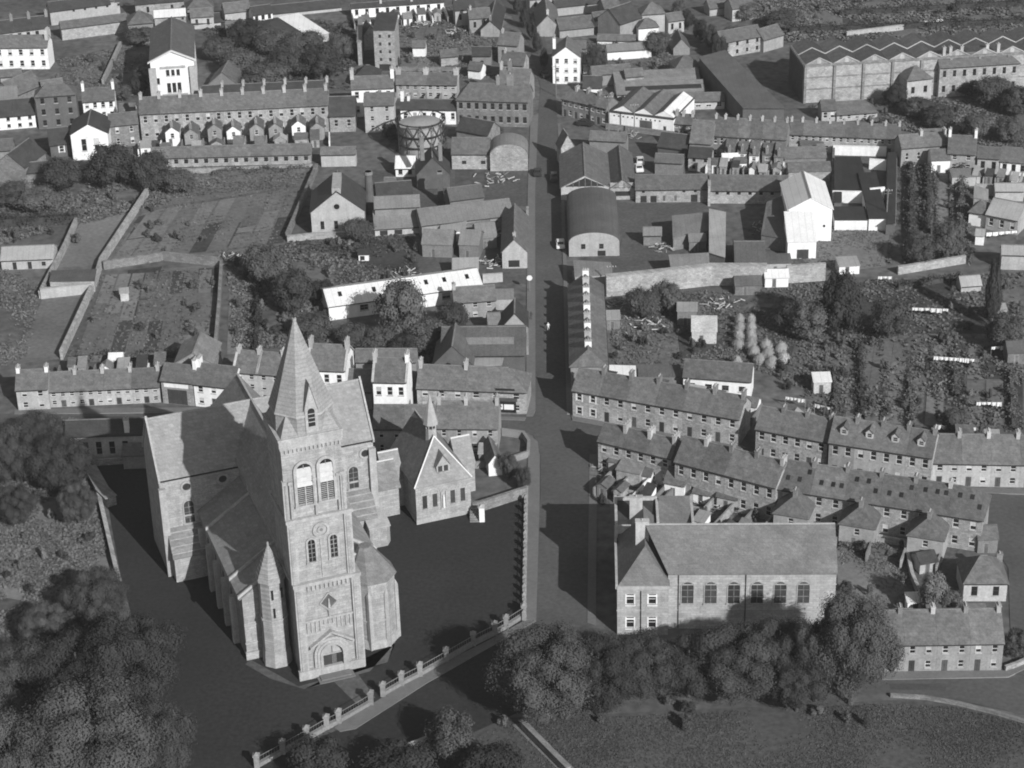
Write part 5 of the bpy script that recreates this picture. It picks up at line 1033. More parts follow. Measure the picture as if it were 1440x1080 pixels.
B('slated rear wing of the tall white corner house', (800, 68), (824, 68), h=5.5, ry=58, wall='render', roof='slate', cat='house')
B('small white store under a black roof behind the curved terrace', (820, 123), (846, 123), by=134, ry=107, wall='white', roof='slate_dark', cat='store', name='store')
row('the dark curved terrace on the far corner', 'dark brick shop house', 4, (790, 138), (853, 152), by=163, ry=130, win=dict(cols=2, floors=2, ww=.8, door=0), wall='brick', roof='slate', chim=(0, 1), hl=1, group='shop houses of the curved corner terrace')
def garage():
    A, ang, L, h = frame((857, 158), (947, 169), by=180); ops = [(L*.47, L*.67, .02, 2.9, 'bigdoor'), (L*.84, L*.89, .02, 2.1, 'door')]
    R0 = bld('long bright white garage with two cross roofs behind its parapet', A, ang, L, 15, h, 0, 'flat', wall='white', roof='slate_dark', ops=ops, cat='garage', name='motor_garage'); r = MB()
    for (x0, x1) in ((.5, L*.36), (L*.36, L*.68), (L*.68, L-.2)):
        m = (x0+x1)/2; rs = (x1-x0)*.28; r.slab([(x0, .8, h+.3), (m, .8, h+.3+rs), (m, 14.6, h+.3+rs), (x0, 14.6, h+.3)], .1, 'slate'); r.slab([(m, .8, h+.3+rs), (x1, .8, h+.3), (x1, 14.6, h+.3), (m, 14.6, h+.3+rs)], .1, 'tin_white' if x1 > L*.7 else 'slate'); r.poly([(x0, .85, h+.2), (x1, .85, h+.2), (m, .85, h+.2+rs)], 'white')
    r.build('cross_roof', R0); w = MB()
    for i in range(11): w.box(1+i*1.1, 1.35+i*1.1, -.03, 0, h-.8, h-.45, 'glass_dull')
    w.build('vent', R0)
garage()
def bigshed(lab, E0, E1, by, ry, f0, f1, gm='glass_dull', **kw):
    R0 = B(lab, E0, E1, by=by, ry=ry, pitch=22, cat='works shed', name='works_shed', **kw); A, ang, L, h = frame(E0, E1, by); d = solve_depth(A, ang, L, h, R_(22), ry); k = math.tan(R_(22)); g = MB(); z = lambda y: h+y*k+.22
    g.slab([(L*.1, d*f0, z(d*f0)), (L*.97, d*f0, z(d*f0)), (L*.97, d*f1, z(d*f1)), (L*.1, d*f1, z(d*f1))], .1, gm); g.build('rooflight', R0)
bigshed('upper works shed with a line of little ridge lights', (866, 121), (985, 115), 128, 99, .08, .2, 'rooflight', wall='render_grey', roof='slate_pale'); bigshed('lower works shed with a broad dark glazed strip', (868, 133), (991, 128), 139, 115, .12, .3, wall='render', roof='slate_pale')
B('white walled lower range of the works', (885, 139), (937, 138), by=148, ry=131, wall='white', roof='slate_pale', cat='works shed', name='works_shed'); B('pale office range right of the white walled works', (945, 143), (1019, 141), by=155, ry=131, wall='render', roof='slate', win=dict(cols=5, floors=1, ww=1.2), cat='office', name='office_range')
B('narrow shed roof above the upper works shed', (833, 105), (887, 101), h=3, ry=92, wall='render_grey', roof='slate', cat='shed', name='shed'); B('small gabled house beside the avenue trees', (947, 68), (970, 67), by=78, kind='gfront', ay=55, ry=42, wall='render_grey', roof='slate')
B('slated hipped shed left of the long black roof', (950, 96), (985, 93), h=3, kind='hip', ry=78, wall='stone', roof='slate', cat='shed', name='shed')
quadroof('very long black roofed shed slanting towards the factory', [(1045, 152, 4.5), (1105, 152, 4.5), (1020, 70, 5.5), (982, 80, 5.5)], 'brick_dark', 'tin_dark', 'long_shed', 'shed')
B('pale two storey house under trees above the long black shed', (1016, 60), (1072, 50), by=82, ry=40, wall='stone', roof='slate', win=dict(cols=4, floors=2, kind='dark', ww=.7)); B('grey house end at the left of the factory', (1074, 56), (1102, 48), by=74, ry=38, wall='render_grey', roof='slate')
B('small pale house at the top beyond the avenue', (998, 12), (1024, 9), by=23, ry=-1, wall='render', roof='slate')
B('low white building beyond the right hand terrace', (1046, 156), (1086, 158), by=164, ry=150, wall='white', roof='slate_pale', cat='outbuilding', name='outbuilding')
# rows towards the factory
row('the small pair right of the white garage', 'dark brick cottage', 2, (948, 173), (974, 175), by=190, ry=161, win=dict(cols=2, floors=2, ww=.7, door=0), wall='brick', roof='slate', chim=(0, 1), cm='render', group='cottages right of the white garage')
B('deep slated house with a square dark rooflight', (970, 200), (1000, 202), h=5, ry=170, wall='brick', roof='slate')
row('the yard terrace below the factory', 'small brick house back', 6, (1002, 190), (1106, 196), h=5.4, ry=168, win=dict(cols=2, floors=2, ww=.7), wall='brick', roof='slate', chim=(0, 1), cm='render', cw=(.5, .8, .7), walls={3: 'white'}, descs={3: 'house with blinding white wing'}, wing={i: (.6, 2.0, 3.4+i % 2, 2.8, 30, 'mono', 'white' if i in (2, 3) else 'brick', 'slate') for i in range(1, 6)}, group='small houses of the yard terrace')
row('the long terrace under the factory', 'narrow terraced house with paired doors', 8, (1110, 188), (1266, 195), by=212, ry=173, win=dict(cols=2, floors=2, ww=.7, door=0), wall='stone', roof='slate', chim=(0, 1), cm='render', cw=(.5, .8, .7), group='narrow houses under the factory')
row('the broken row right of the factory terrace', 'small slated house', 2, (1268, 208), (1334, 203), h=4.6, ry=188, win=dict(cols=2, floors=1, ww=.7), wall='render_grey', roof='slate', chim=(1,), cm='render', group='small houses right of the factory terrace')
B('taller grey house with chimneys on both gables at right', (1333, 215), (1372, 217), by=240, ry=191, wall='render_grey', win=dict(cols=2, floors=2, ww=.9), chim=[(.03, .5, .6, 1.0, 1.5, 'white'), (.97, .5, .6, 1.0, 1.6, 'white')])
B('pale cottage right of the taller grey house', (1375, 221), (1406, 223), by=243, ry=207, wall='render', win=dict(cols=2, floors=1, kind='dark')); B('white cottage at the right edge with three small openings', (1407, 226), (1445, 229), by=245, ry=208, wall='white', win=dict(cols=3, floors=1, kind='dark'), chim=[(.9, .5, .6, .9, 1.2, 'white')])
for (lab, x, y, w, d, h, wl, rf, kd) in (('gabled dark shed behind the taller grey house', 1312, 226, 5, 9, 3, 'render', 'slate', 'gable'), ('little gabled outhouse with a single window', 1322, 243, 4, 5, 3, 'white', 'slate', 'gable'), ('yard shed at the foot of the broken row', 1290, 232, 4, 6, 2.5, 'white', 'slate', 'mono'), ('low white garden store at right', 1358, 262, 6, 3, 2.2, 'render', 'tin_mid', 'mono')): shed(lab, x, y, w, d, h, 0, kd, wl, rf)
B('gabled bungalow with long roof at the right', (1363, 297), (1388, 301), h=3, kind='hip', ry=281, wall='white', roof='slate'); B('bright roofed bungalow range at the right edge', (1387, 301), (1432, 310), by=322, ry=283, pitch=28, wall='render', roof='tin', win=dict(cols=3, floors=1))
wallpath('pale yard wall behind the bright roofed bungalow', [(1370, 274), (1440, 277)], 2.4, .5, 'render'); quadroof('pale sloping outhouse roof above the bungalow', [(1369, 278, 2.5), (1390, 282, 2.5), (1390, 266, 3.6), (1370, 260, 3.6)], 'render', 'tin')
B('small gabled shed left of the dark cypress', (1352, 402), (1380, 400), by=412, ry=388, wall='render', roof='tin', cat='shed', name='shed'); B('pale walled store at the right edge', (1409, 357), (1446, 358), by=379, ry=345, wall='render', roof='tin', cat='store', name='store')
# factory
def factory():
    A, ang, L, h = frame((1133, 94), (1300, 84), by=145); u = np.array([math.cos(ang), math.sin(ang)]); L2 = L*2.1; q = G(1097, 66, h)[:2]-A; D = float(q@np.array([-u[1], u[0]])); sk = float(q@u)
    R0 = empty('factory', (A[0], A[1], 0), ang); tag(R0, 'huge stone factory block with a saw-toothed line of roof gables', 'factory'); n = 9; w = L2/n; b = MB(); b.box(0, L2, 0, D, 0, h, 'stone')
    for i in range(n): b.box(i*w*1.05-.3, i*w*1.05+.3, -.35, 0, 0, h+.05, 'stone_dark')
    for z in (.36, .68): b.box(0, L2, -.12, 0, h*z, h*z+.3, 'stone_dark')
    b.box(-.2, L2, -.25, 0, h, h+.5, 'stone_dark')
    for i in range(12): b.box(-.5, 0, i*D/12, i*D/12+.5, 0, h+.6, 'brick_dark')
    b.build('wall', R0); 
    for i in range(n):
        r = MB(); x0 = i*w; m = x0+w*.5; rs = w*.26
        for k in range(2):
            y0 = .6+k*D/2; y1 = y0+D/2-.4
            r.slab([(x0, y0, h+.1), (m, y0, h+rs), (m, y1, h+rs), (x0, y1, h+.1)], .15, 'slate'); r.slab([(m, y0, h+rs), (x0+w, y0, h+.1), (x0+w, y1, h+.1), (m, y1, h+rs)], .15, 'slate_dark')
            r.poly([(x0, y0+.05, h), (x0+w, y0+.05, h), (m, y0+.05, h+rs-.1)], 'render_grey')
            r.box(m-.5, m+.5, y0+.0, y0+.5, h+rs*.2, h+rs*.9, 'render')
            r.bar((x0, y0-.05, h+.15), (m, y0-.05, h+rs+.1), .14, 'render'); r.bar((m, y0-.05, h+rs+.1), (x0+w, y0-.05, h+.15), .14, 'render')
        r.build('saw_tooth_roof', R0)
factory()
B('long two storey stone office block in front of the factory', (1322, 95), (1434, 88), by=137, ry=74, wall='stone', roof='slate', hr=1, win=dict(cols=8, floors=2, kind='dark', ww=.8), cat='office block', name='office_block', chim=[(f, .5, .7, .9, 1.8, 'render') for f in (.08, .16, .3, .62, .76)])
B('hipped gatehouse left of the stone office block', (1276, 113), (1311, 109), by=146, kind='hip', ry=93, wall='render', roof='slate', win=dict(cols=2, floors=1, kind='dark'), cat='gatehouse', name='gatehouse'); B('dark steep roof between gatehouse and office block', (1298, 98), (1320, 94), h=6, ry=78, wall='stone_dark', roof='slate_dark', cat='outbuilding', name='outbuilding')
B('low slated school room below the factory wall', (1177, 161), (1234, 157), by=171, kind='gable', hr=1, ry=142, wall='render', roof='slate', win=dict(cols=5, floors=1, ww=.8), cat='school room', name='school_room'); B('gabled left end of the low school room', (1156, 155), (1176, 154), by=171, ry=141, wall='render', roof='slate', win=dict(cols=2, floors=1), cat='school room', name='school_room')
# barns and stables on the right of the street
def twin():
    R0 = B('wide gabled barn with a timber filled gable by the street', (789, 264), (857, 263), fa=ST, by=282, kind='gfront', ay=247, ry=201, wall='render', roof='slate', cat='barn', name='barn'); A, ang, L, h = frame((789, 264), (857, 263), by=282)
    g = MB(); g.poly([(.8, -.04, h+.2), (L-.8, -.04, h+.2), (L/2, -.04, h+2.2)], 'iron')
    for i in range(1, 8): x = L*i/8; g.box(x-.07, x+.07, -.12, -.05, h+.1, h+2.3*(1-abs(x/L-.5)*2), 'timber')
    g.build('timber_gable', R0)
twin()
B('narrower stone barn joined to the wide gabled one', (858, 265), (892, 262), fa=ST, by=281, kind='gfront', ay=253, ry=204, wall='stone', roof='slate', cat='barn', name='barn', ops=[(1.9, 2.7, 3.0, 3.9, 'dark'), (1, 4.2, .8, 1.9, 'hole')])
B('stable range with arched and square openings', (894, 266), (996, 265), by=285, ry=246, wall='stone', roof='slate', cat='stable', name='stable', ops=[(1+i*2.1, 2.3+i*2.1, .02, 1.5, 'hole') for i in range(2)]+[(5.6, 6.3, .3, 1.6, 'doormid'), (8, 8.7, .3, 1.6, 'doormid'), (11.6, 13, .02, 1.7, 'hole'), (1.3, 1.9, 2.2, 3.2, 'dark'), (9.8, 10.4, 2.2, 3.2, 'dark'), (12.2, 12.8, 2.2, 3.2, 'dark')])
B('long slated range continuing right from the stable', (998, 267), (1108, 268), by=286, ry=247, wall='stone', roof='slate', cat='outbuilding', name='outbuilding', ops=[(1.2+i*2.3, 1.9+i*2.3, 2.0, 3.1, 'dark') for i in range(6)])
B('great barrel roofed shed with a pale arched end beside the street', (800, 341), (871, 339), fa=ST, by=361, kind='barrel', ay=327, ry=264, wall='render', roof='tin_dark', cat='barrel shed', name='barrel_shed', ops=[(2.4, 3.3, 1.6, 2.7, 'dark'), (6, 6.9, 1.6, 2.7, 'dark'), (5.7, 7.3, .02, 1.2, 'hole')])
quadroof('low grey lean-to roof below the barrel shed', [(808, 389, 2.4), (861, 386, 2.4), (859, 369, 3.2), (806, 365, 3.2)], 'render', 'tin_mid')
quadroof('grey tin roof right of the open yard', [(946, 335, 2.8), (998, 325, 2.8), (997, 298, 4.2), (945, 303, 4.2)], 'timber', 'tin_mid'); shed('small gabled hut between the two grey tin roofs', 981, 354, 3.4, 3, 2.4, 0, 'gable', 'timber', 'tin_mid')
quadroof('long low grey roof on the thick yard wall', [(944, 381, 2.6), (998, 378, 2.6), (997, 355, 4.0), (940, 358, 4.0)], 'stone', 'tin_mid'); quadroof('tall narrow shed roof with a white band', [(997, 355, 3.5), (1020, 362, 3.5), (1021, 298, 5.5), (997, 293, 5.5)], 'timber', 'tin')
B('dark L shaped shed left of the white barn', (1034, 372), (1076, 372), h=3, ry=340, pitch=22, wall='timber', roof='tin_dark', cat='shed', name='shed'); quadroof('dark steep roof behind the scrap planks by the white barn', [(1070, 330, 3), (1106, 336, 3), (1107, 272, 5), (1078, 284, 5)], 'timber', 'tin_dark')
B('brick house with black roof in the timber yard', (968, 220), (1000, 222), by=240, ry=207, wall='stone', roof='slate_dark', win=dict(cols=2, floors=2, kind='dark', ww=.7)); B('dark yard shed left of the black roofed brick house', (925, 205), (965, 210), h=3.4, ry=188, wall='brick_dark', roof='slate_dark', cat='shed', name='shed'); B('low shed with a white roof stripe in the timber yard', (921, 227), (960, 229), h=3, ry=217, wall='timber', roof='tin_dark', cat='shed', name='shed')
B('small gabled cottage at the near edge of the far junction', (789, 208), (808, 206), h=4.5, kind='gfront', ay=190, d=4, wall='stone', roof='slate'); B('long low shop range across the yard from the white garage', (829, 196), (880, 199), h=3.2, ry=186, wall='brick', roof='slate', cat='shop', name='shop_range')
# white barn
def whitebarn():
    A, ang, L, h = frame((1109, 296), (1172, 296), h=6.5); rise = L/2*.75; u = np.array([1, 0]); 
    B('tall brilliant white gabled barn in the yards at right', (1109, 295), (1170, 301), fa=ST, h=7.0, kind='gfront', ay=279, ry=241, wall='white', roof='tin_white', cat='barn', name='barn', ops=[(3.5, 4.3, 5.8, 6.2, 'hole'), (7, 7.5, 3, 3.6, 'hole')])
    A, ang, L, h = frame((1107, 341), (1148, 346), h=3.4)
    B('white lean-to with a dark double door below the brilliant white barn', (1108, 340), (1148, 343), fa=ST, by=364, ry=298, kind='mono', pitch=24, wall='white', roof='tin_white', cat='lean-to', name='lean_to', ops=[(1.8, 4.2, .02, 2.0, 'bigdoor')])
whitebarn()
mat('yard_dark', .055, .15, .12, 1.4, .95, rnd=0)
for i, (pts, hh, lb) in enumerate([([(1171, 218), (1246, 220)], 2.2, 'white wall along the top of the black yards'), ([(1170, 285), (1222, 286)], 2.6, 'white wall running right from the white barn'), ([(1225, 314), (1258, 313)], 2.4, 'short white wall at the foot of the black yards'), ([(1184, 316), (1200, 316)], 2.2, 'short white wall beside the white barn'), ([(1222, 284), (1243, 282)], 3, 'white wall end between the black yards'), ([(1222, 238), (1246, 240)], 2.4, 'small white wall in the middle of the black yards')]):
    wallpath(lb, pts, hh, .4, 'white')
mat('tin_black', .035, .2, .3, 3, .7, stripe=2.2)
B('flat black roofed store inside the white walled yards', (1185, 270), (1221, 270), h=2.2, kind='flat', ry=222, wall='white', roof='tin_black', cat='store', name='store'); B('flat black store right of the yards', (1222, 308), (1248, 308), h=2.6, kind='flat', ry=244, wall='white', roof='tin_black', cat='store', name='store'); B('flat black store below the cross wall', (1174, 310), (1220, 310), h=2.2, kind='flat', ry=292, wall='white', roof='tin_black', cat='store', name='store')
quadroof('long narrow black shed down the right side of the black yards', [(1246, 314, 2.8), (1259, 314, 2.8), (1261, 214, 3.0), (1248, 214, 3.0)], 'brick_dark', 'tin_black'); quadroof('narrow black shed at the left side of the black yards', [(1173, 284, 2.6), (1184, 284, 2.6), (1184, 224, 2.8), (1173, 224, 2.8)], 'brick_dark', 'tin_black')
# small yard buildings behind the short terrace
for (lab, x, y, w, d, h, rz, kd, wl, rf) in (
    ('grey lean-to roof first behind the short terrace', 872, 671, 4, 4, 2.6, -20, 'mono', 'stone', 'slate'), ('paler sloping outhouse roof behind the short terrace', 883, 683, 4, 4.6, 2.6, -25, 'mono', 'stone', 'slate_pale'), ('white washed coal shed behind the short terrace', 902, 682, 3.2, 3, 2.0, -25, 'gable', 'white', 'slate'),
    ('slated wash house with a white gable end', 948, 700, 3.4, 5, 2.6, -25, 'gable', 'white', 'slate'), ('black roofed outhouse behind the taller backs', 996, 697, 4, 4, 2.4, -25, 'mono', 'stone', 'slate_dark'), ('tiny white gabled privy behind the taller backs', 986, 709, 2.8, 2.6, 2.0, -25, 'gable', 'white', 'slate'),
    ('slated outhouse with pale end wall in the yards', 1022, 718, 3.4, 4, 2.4, -25, 'gable', 'render', 'slate'), ('walled black yard shed nearest the hall', 1052, 722, 5, 5.5, 2.4, -25, 'mono', 'render', 'slate_dark'), ('square yard shed with two white pots', 1068, 709, 5, 4.4, 2.4, -22, 'mono', 'render', 'slate_dark'),
    ('small hut in the dark corner yard at right', 1305, 806, 2.8, 3, 2, 15, 'gable', 'render', 'slate_dark'), ('little white shed beside the hall garden', 1288, 862, 2.6, 2, 1.8, 0, 'mono', 'white', 'tin_white'), ('stepped brick outhouse at the head of the lane', 1388, 778, 3, 4, 2.6, 0, 'gable', 'brick', 'slate'),
    ('narrow planked hut in the allotments', 990, 484, 4.5, 4.5, 2.6, -5, 'mono', 'timber_pale', 'timber_pale'), ('pale roofed shed left of the planked hut', 966, 458, 3.6, 2.6, 3.0, -5, 'mono', 'timber', 'tin'), ('dark gabled hut on the garden wall', 1052, 415, 5, 3.5, 2.2, 0, 'gable', 'timber', 'tin_dark'),
    ('white slatted shed in the gardens above the terraces', 1156, 554, 3.0, 2.5, 2.4, 0, 'mono', 'timber_pale', 'tin_white'), ('whitish shed by the roadside row', 862, 464, 2.6, 2.6, 2.2, 0, 'mono', 'timber', 'tin'), ('white hut near the wall gap at right', 1194, 386, 4, 3, 1.8, 5, 'mono', 'white', 'tin'),
    ('tin hut below the white lean-to', 1094, 386, 5, 3, 2.4, 0, 'mono', 'render', 'tin_dark'), ('pale barrel like tank house by the wall', 1092, 404, 4.5, 3, 2.2, 0, 'gable', 'white', 'tin_white'), ('low tin hut at the far right gardens', 1404, 452, 3, 2.4, 2, 0, 'mono', 'timber', 'tin'), ('dark shed at the right edge gardens', 1432, 512, 4, 4, 2.4, 0, 'gable', 'timber', 'tin_dark'),
    ('white yard shed in the yards of the brick terrace', 1027, 238, 3.4, 3, 2.2, 0, 'gable', 'white', 'tin_white'), ('second white shed in the yards of the brick terrace', 1041, 243, 2.6, 2.4, 2.4, 0, 'gable', 'white', 'slate'), ('low white hut near the black yards', 1142, 218, 5, 3, 2.2, 0, 'mono', 'white', 'slate'), ('slated yard range left of the black yards', 1132, 237, 9, 5, 2.6, 0, 'gable', 'brick', 'slate'), ('second slated yard range above the white barn', 1138, 256, 9, 4, 2.6, 0, 'gable', 'stone', 'slate')):
    shed(lab, x, y, w, d, h, rz, kd, wl, rf)

yards('behind the short terrace', (841, 619), (944, 644), 4, -1, .3, 7.5, h=5.6, skip0=True)
yards('behind the taller backs', (949, 648), (1091, 685), 5, -1, .3, 8, h=6.4)
yards('between the hipped rear wings', (1093, 686), (1382, 731), 6, -1, 4.8, 3.5, h=5.8, outs=False, mats=('stone', 'brick'))
yards('below the long backed terrace', (196, 160), (461, 147), 9, -1, 4.6, 5.5, h=6.6)
yards('below the yard terrace', (1002, 190), (1106, 196), 6, -1, 3.6, 7, h=5.4)
yards('behind the corner terrace', (805, 548), (1040, 589), 6, 1, 7.2, 6, by=586)
yards('behind the dormered terrace', (1166, 621), (1311, 643), 5, 1, 7.5, 6, h=6.2); yards('behind the middle right terrace', (1063, 602), (1164, 621), 3, 1, 7.5, 6, h=5.6); yards('behind the pale terrace', (1312, 650), (1478, 653), 4, 1, 7.5, 6, by=683)
yards('behind the low row by the church', (68, 550), (224, 543), 6, 1, 7, 6, by=573); yards('behind the lowest terrace', (1226, 906), (1412, 903), 4, 1, 7.5, 3.5, by=943, at1=True)
yards('beyond the factory terrace', (1110, 188), (1266, 195), 8, -1, .3, 4, by=212, skip=(3, 4, 5, 6, 7, 8)); yards('below the whitewashed row at the top road', (494, 11), (624, 2), 6, -1, .5, 9, by=26, outs=True); yards('before the low row facing the chapel', (525, 602), (611, 602), 3, -1, .3, 5, h=5.2); yards('before the taller pair facing the chapel', (613, 601), (700, 602), 2, -1, .3, 4, by=636, at1=True)
yards('behind the small far right cottages', (1375, 221), (1440, 228), 4, -1, .5, 6, by=243); yards('below the grey pair with dormers', (557, 118), (642, 119), 4, -1, .5, 3, by=138, outs=False)
for i, (x0, y0, x1, y1, h_, ry_, wl, rf, lb) in enumerate([(100, 4, 160, 0, 4, -12, 'render_grey', 'slate', 'long roof cut by the top edge at left'), (190, 6, 258, 0, 4, -10, 'stone', 'slate_dark', 'dark shed at the top edge left of centre'), (268, 24, 300, 22, 3.4, 12, 'render', 'slate', 'small store behind the low slated shed'), (318, 40, 345, 38, 2.6, 30, 'render', 'slate', 'little roof behind the cinema'), (640, 14, 668, 12, 4.5, -2, 'render', 'slate_dark', 'cottage near the top of the far street'),
    (660, 26, 690, 24, 4, 12, 'render_grey', 'slate', 'roof among the top gardens'), (580, 66, 598, 66, 2.6, 58, 'white', 'slate', 'tiny white store in the mill garden'), (620, 80, 644, 78, 2.6, 70, 'stone', 'slate', 'low store in the mill garden'), (850, 12, 872, 9, 4, -3, 'render_grey', 'slate', 'cottage left of the malt house'), (940, 30, 962, 27, 3.4, 18, 'render', 'slate', 'small roof right of the malt house'), (820, 88, 838, 88, 3, 78, 'render', 'slate', 'small store behind the tall corner house'),
    (700, 62, 728, 64, 5, 46, 'render_grey', 'slate', 'roadside house left of the far bend'), (704, 90, 736, 92, 5, 74, 'stone', 'slate', 'second roadside house left of the far bend'), (1030, 12, 1060, 8, 3.6, -4, 'render', 'slate', 'pale cottage at the top right of the avenue'), (664, 78, 690, 78, 3, 66, 'brick', 'slate_dark', 'brick shed left of the far bend'), (60, 128, 90, 124, 3, 112, 'render_grey', 'slate', 'low roof above the hipped brick house'), (0, 108, 30, 106, 3, 98, 'stone', 'slate', 'low byre at the left edge under the white house'), (168, 158, 190, 157, 3.2, 146, 'white', 'slate', 'small white house left of the long backed terrace'),
    (745, -1, 776, -4, 4, -14, 'render', 'slate', 'house at the very top beside the street'), (880, 108, 905, 106, 3, 97, 'stone', 'slate', 'small store above the works sheds'), (1040, 214, 1060, 214, 2.4, 204, 'white', 'slate', 'white wash house in the yard terrace'), (905, 330, 930, 330, 2.4, 320, 'timber', 'tin_mid', 'small open shed in the great yard'), (668, 312, 700, 309, 2.4, 300, 'brick', 'tin_mid', 'tin store by the street gable'), (540, 262, 556, 262, 3, 250, 'brick', 'slate', 'little store left of the white ended house'), (1400, 268, 1440, 268, 2.4, 258, 'render', 'tin', 'long low shed right above the bungalow'), (1372, 330, 1384, 331, 2.2, 322, 'white', 'tin', 'tiny store under the bungalow')]):
    B(lb, (x0, y0), (x1, y1), h=h_, ry=ry_, wall=wl, roof=rf, win=dict(cols=2, floors=1, kind='dark', ww=.7) if h_ > 3.3 else None, chim=[(.1, .5, .5, .8, .7, 'render')] if h_ > 3.9 else (), cat='outbuilding' if h_ < 3.5 else 'house', name='outbuilding' if h_ < 3.5 else 'house')
# ================================================================ BOUNDARY WALLS, RAILINGS
wallpath('long stone wall along the lane left of the gardens', [(210, 272), (143, 374), (134, 404), (87, 506)], 1.77, 0.5)
wallpath('broad pale wall across the long gardens', [(146, 379), (230, 366), (309, 374)], 1.77, 0.5, 'stone_dark')
wallpath('narrow garden wall running down from the bright rubble heap', [(312, 376), (309, 430), (303, 500)], 1.5, .45, 'stone_dark')
wallpath('stone garden wall beside the retort house', [(446, 240), (404, 338)], 1.63, .5, 'stone_dark'); wallpath('low broken wall before the retort house', [(404, 340), (440, 336), (500, 333)], 1.2, .6)
wallpath('pale patched wall below the black tin shed', [(58, 420), (130, 412)], 2.04, .6, 'render'); wallpath('back wall left of the lane', [(57, 420), (92, 352), (108, 316)], 1.5, .5)
wallpath('thick rubble wall below the open yard', [(852, 416), (930, 408), (1000, 400), (1078, 400)], 4.2, 1.1, 'stone'); wallpath('right hand length of the thick rubble wall', [(1105, 398), (1160, 394)], 3.6, 0.5, 'stone'); wallpath('low pale wall by the dark hedges at right', [(1262, 386), (1310, 378), (1357, 370)], 1.63, 0.5, 'stone')
wallpath('tall pale wall dividing the stable yard', [(997, 250), (997, 290)], 4.5, .5, 'stone'); wallpath('long side wall of the black yards', [(1260, 200), (1258, 318)], 1.77, .4, 'stone_dark'); wallpath('left side wall of the black yards', [(1172, 218), (1170, 285)], 1.77, .4, 'stone_dark')
wallpath('stone wall from the chapel hall to the pavement', [(664, 722), (676, 719), (741, 698)], 1.77, .45, 'stone_dark'); wallpath('curved low garden wall on the junction corner', [(706, 612), (736, 616), (744, 628), (743, 642)], 1.2, .4, 'kerb', group=None)
wallpath('garden wall across the corner garden', [(650, 660), (705, 655), (742, 643)], 1.09, .35, 'render_grey'); wallpath('churchyard wall down the left side', [(122, 650), (137, 690), (160, 790), (170, 830)], 1.22, .5, 'stone'); wallpath('short broad wall corner left of the church', [(128, 668), (146, 700), (158, 712)], 1.63, 1.6, 'stone')
wallpath('wall in front of the schoolhouse', [(118, 656), (206, 650)], 1.09, .4, 'stone'); wallpath('kerb wall round the lower right field', [(1252, 980), (1300, 983), (1345, 991), (1395, 1003), (1450, 1019)], .4, .4, 'stone_dark'); wallpath('curved pale wall at the end of the lowest terrace', [(1413, 944), (1428, 939), (1450, 929)], .8, .35, 'stone')
wallpath('garden wall between hall garden and yards', [(1272, 768), (1282, 815), (1296, 848)], 1.22, .4, 'stone'); wallpath('hedge topped wall of the hall garden', [(1178, 752), (1230, 760), (1272, 768)], 1.02, .4, 'stone'); wallpath('tumbled dry wall in the trees at the bottom', [(556, 1066), (612, 1044)], 1.2, .7, 'stone'); wallpath('low wall beside the bottom path', [(735, 1024), (800, 1090)], 1.2, .6, 'stone_dark')
wallpath('terrace yard back wall nearest the junction', [(843, 690), (900, 703), (990, 726)], 1.22, .35, 'stone'); wallpath('wall behind the dark barns by the street', [(806, 392), (850, 400)], 1.63, .5, 'stone'); wallpath('white walled yard by the black roofed house', [(1064, 190), (1063, 250)], 1.5, .4, 'render')
wallpath('wall of the mill garden', [(560, 100), (690, 102)], 1.09, .4, 'stone_dark'); wallpath('garden wall in front of the long outbuildings', [(214, 245), (300, 243), (440, 238)], 1.09, .4, 'stone'); wallpath('straight path wall above the hipped brick house', [(145, 120), (170, 66)], 1.4, 0.5, 'render_grey')
wallpath('field wall at the upper right', [(1190, 52), (1270, 42)], 1.36, 0.5, 'render'); wallpath('bright end of the field wall at the upper right', [(1300, 38), (1325, 34)], 1.36, .6, 'white'); wallpath('yard wall beside the street works', [(742, 500), (741, 462)], 1.77, .4, 'render_grey')
wallpath('wall along the street above the pale gable', [(741, 352), (742, 300)], 1.5, .4, 'stone'); wallpath('forecourt wall opposite the garage', [(852, 181), (948, 193)], 1.2, .4, 'stone_dark'); wallpath('pale wall top of the hidden store yard', [(679, 398), (707, 396)], 1.77, .4, 'render')
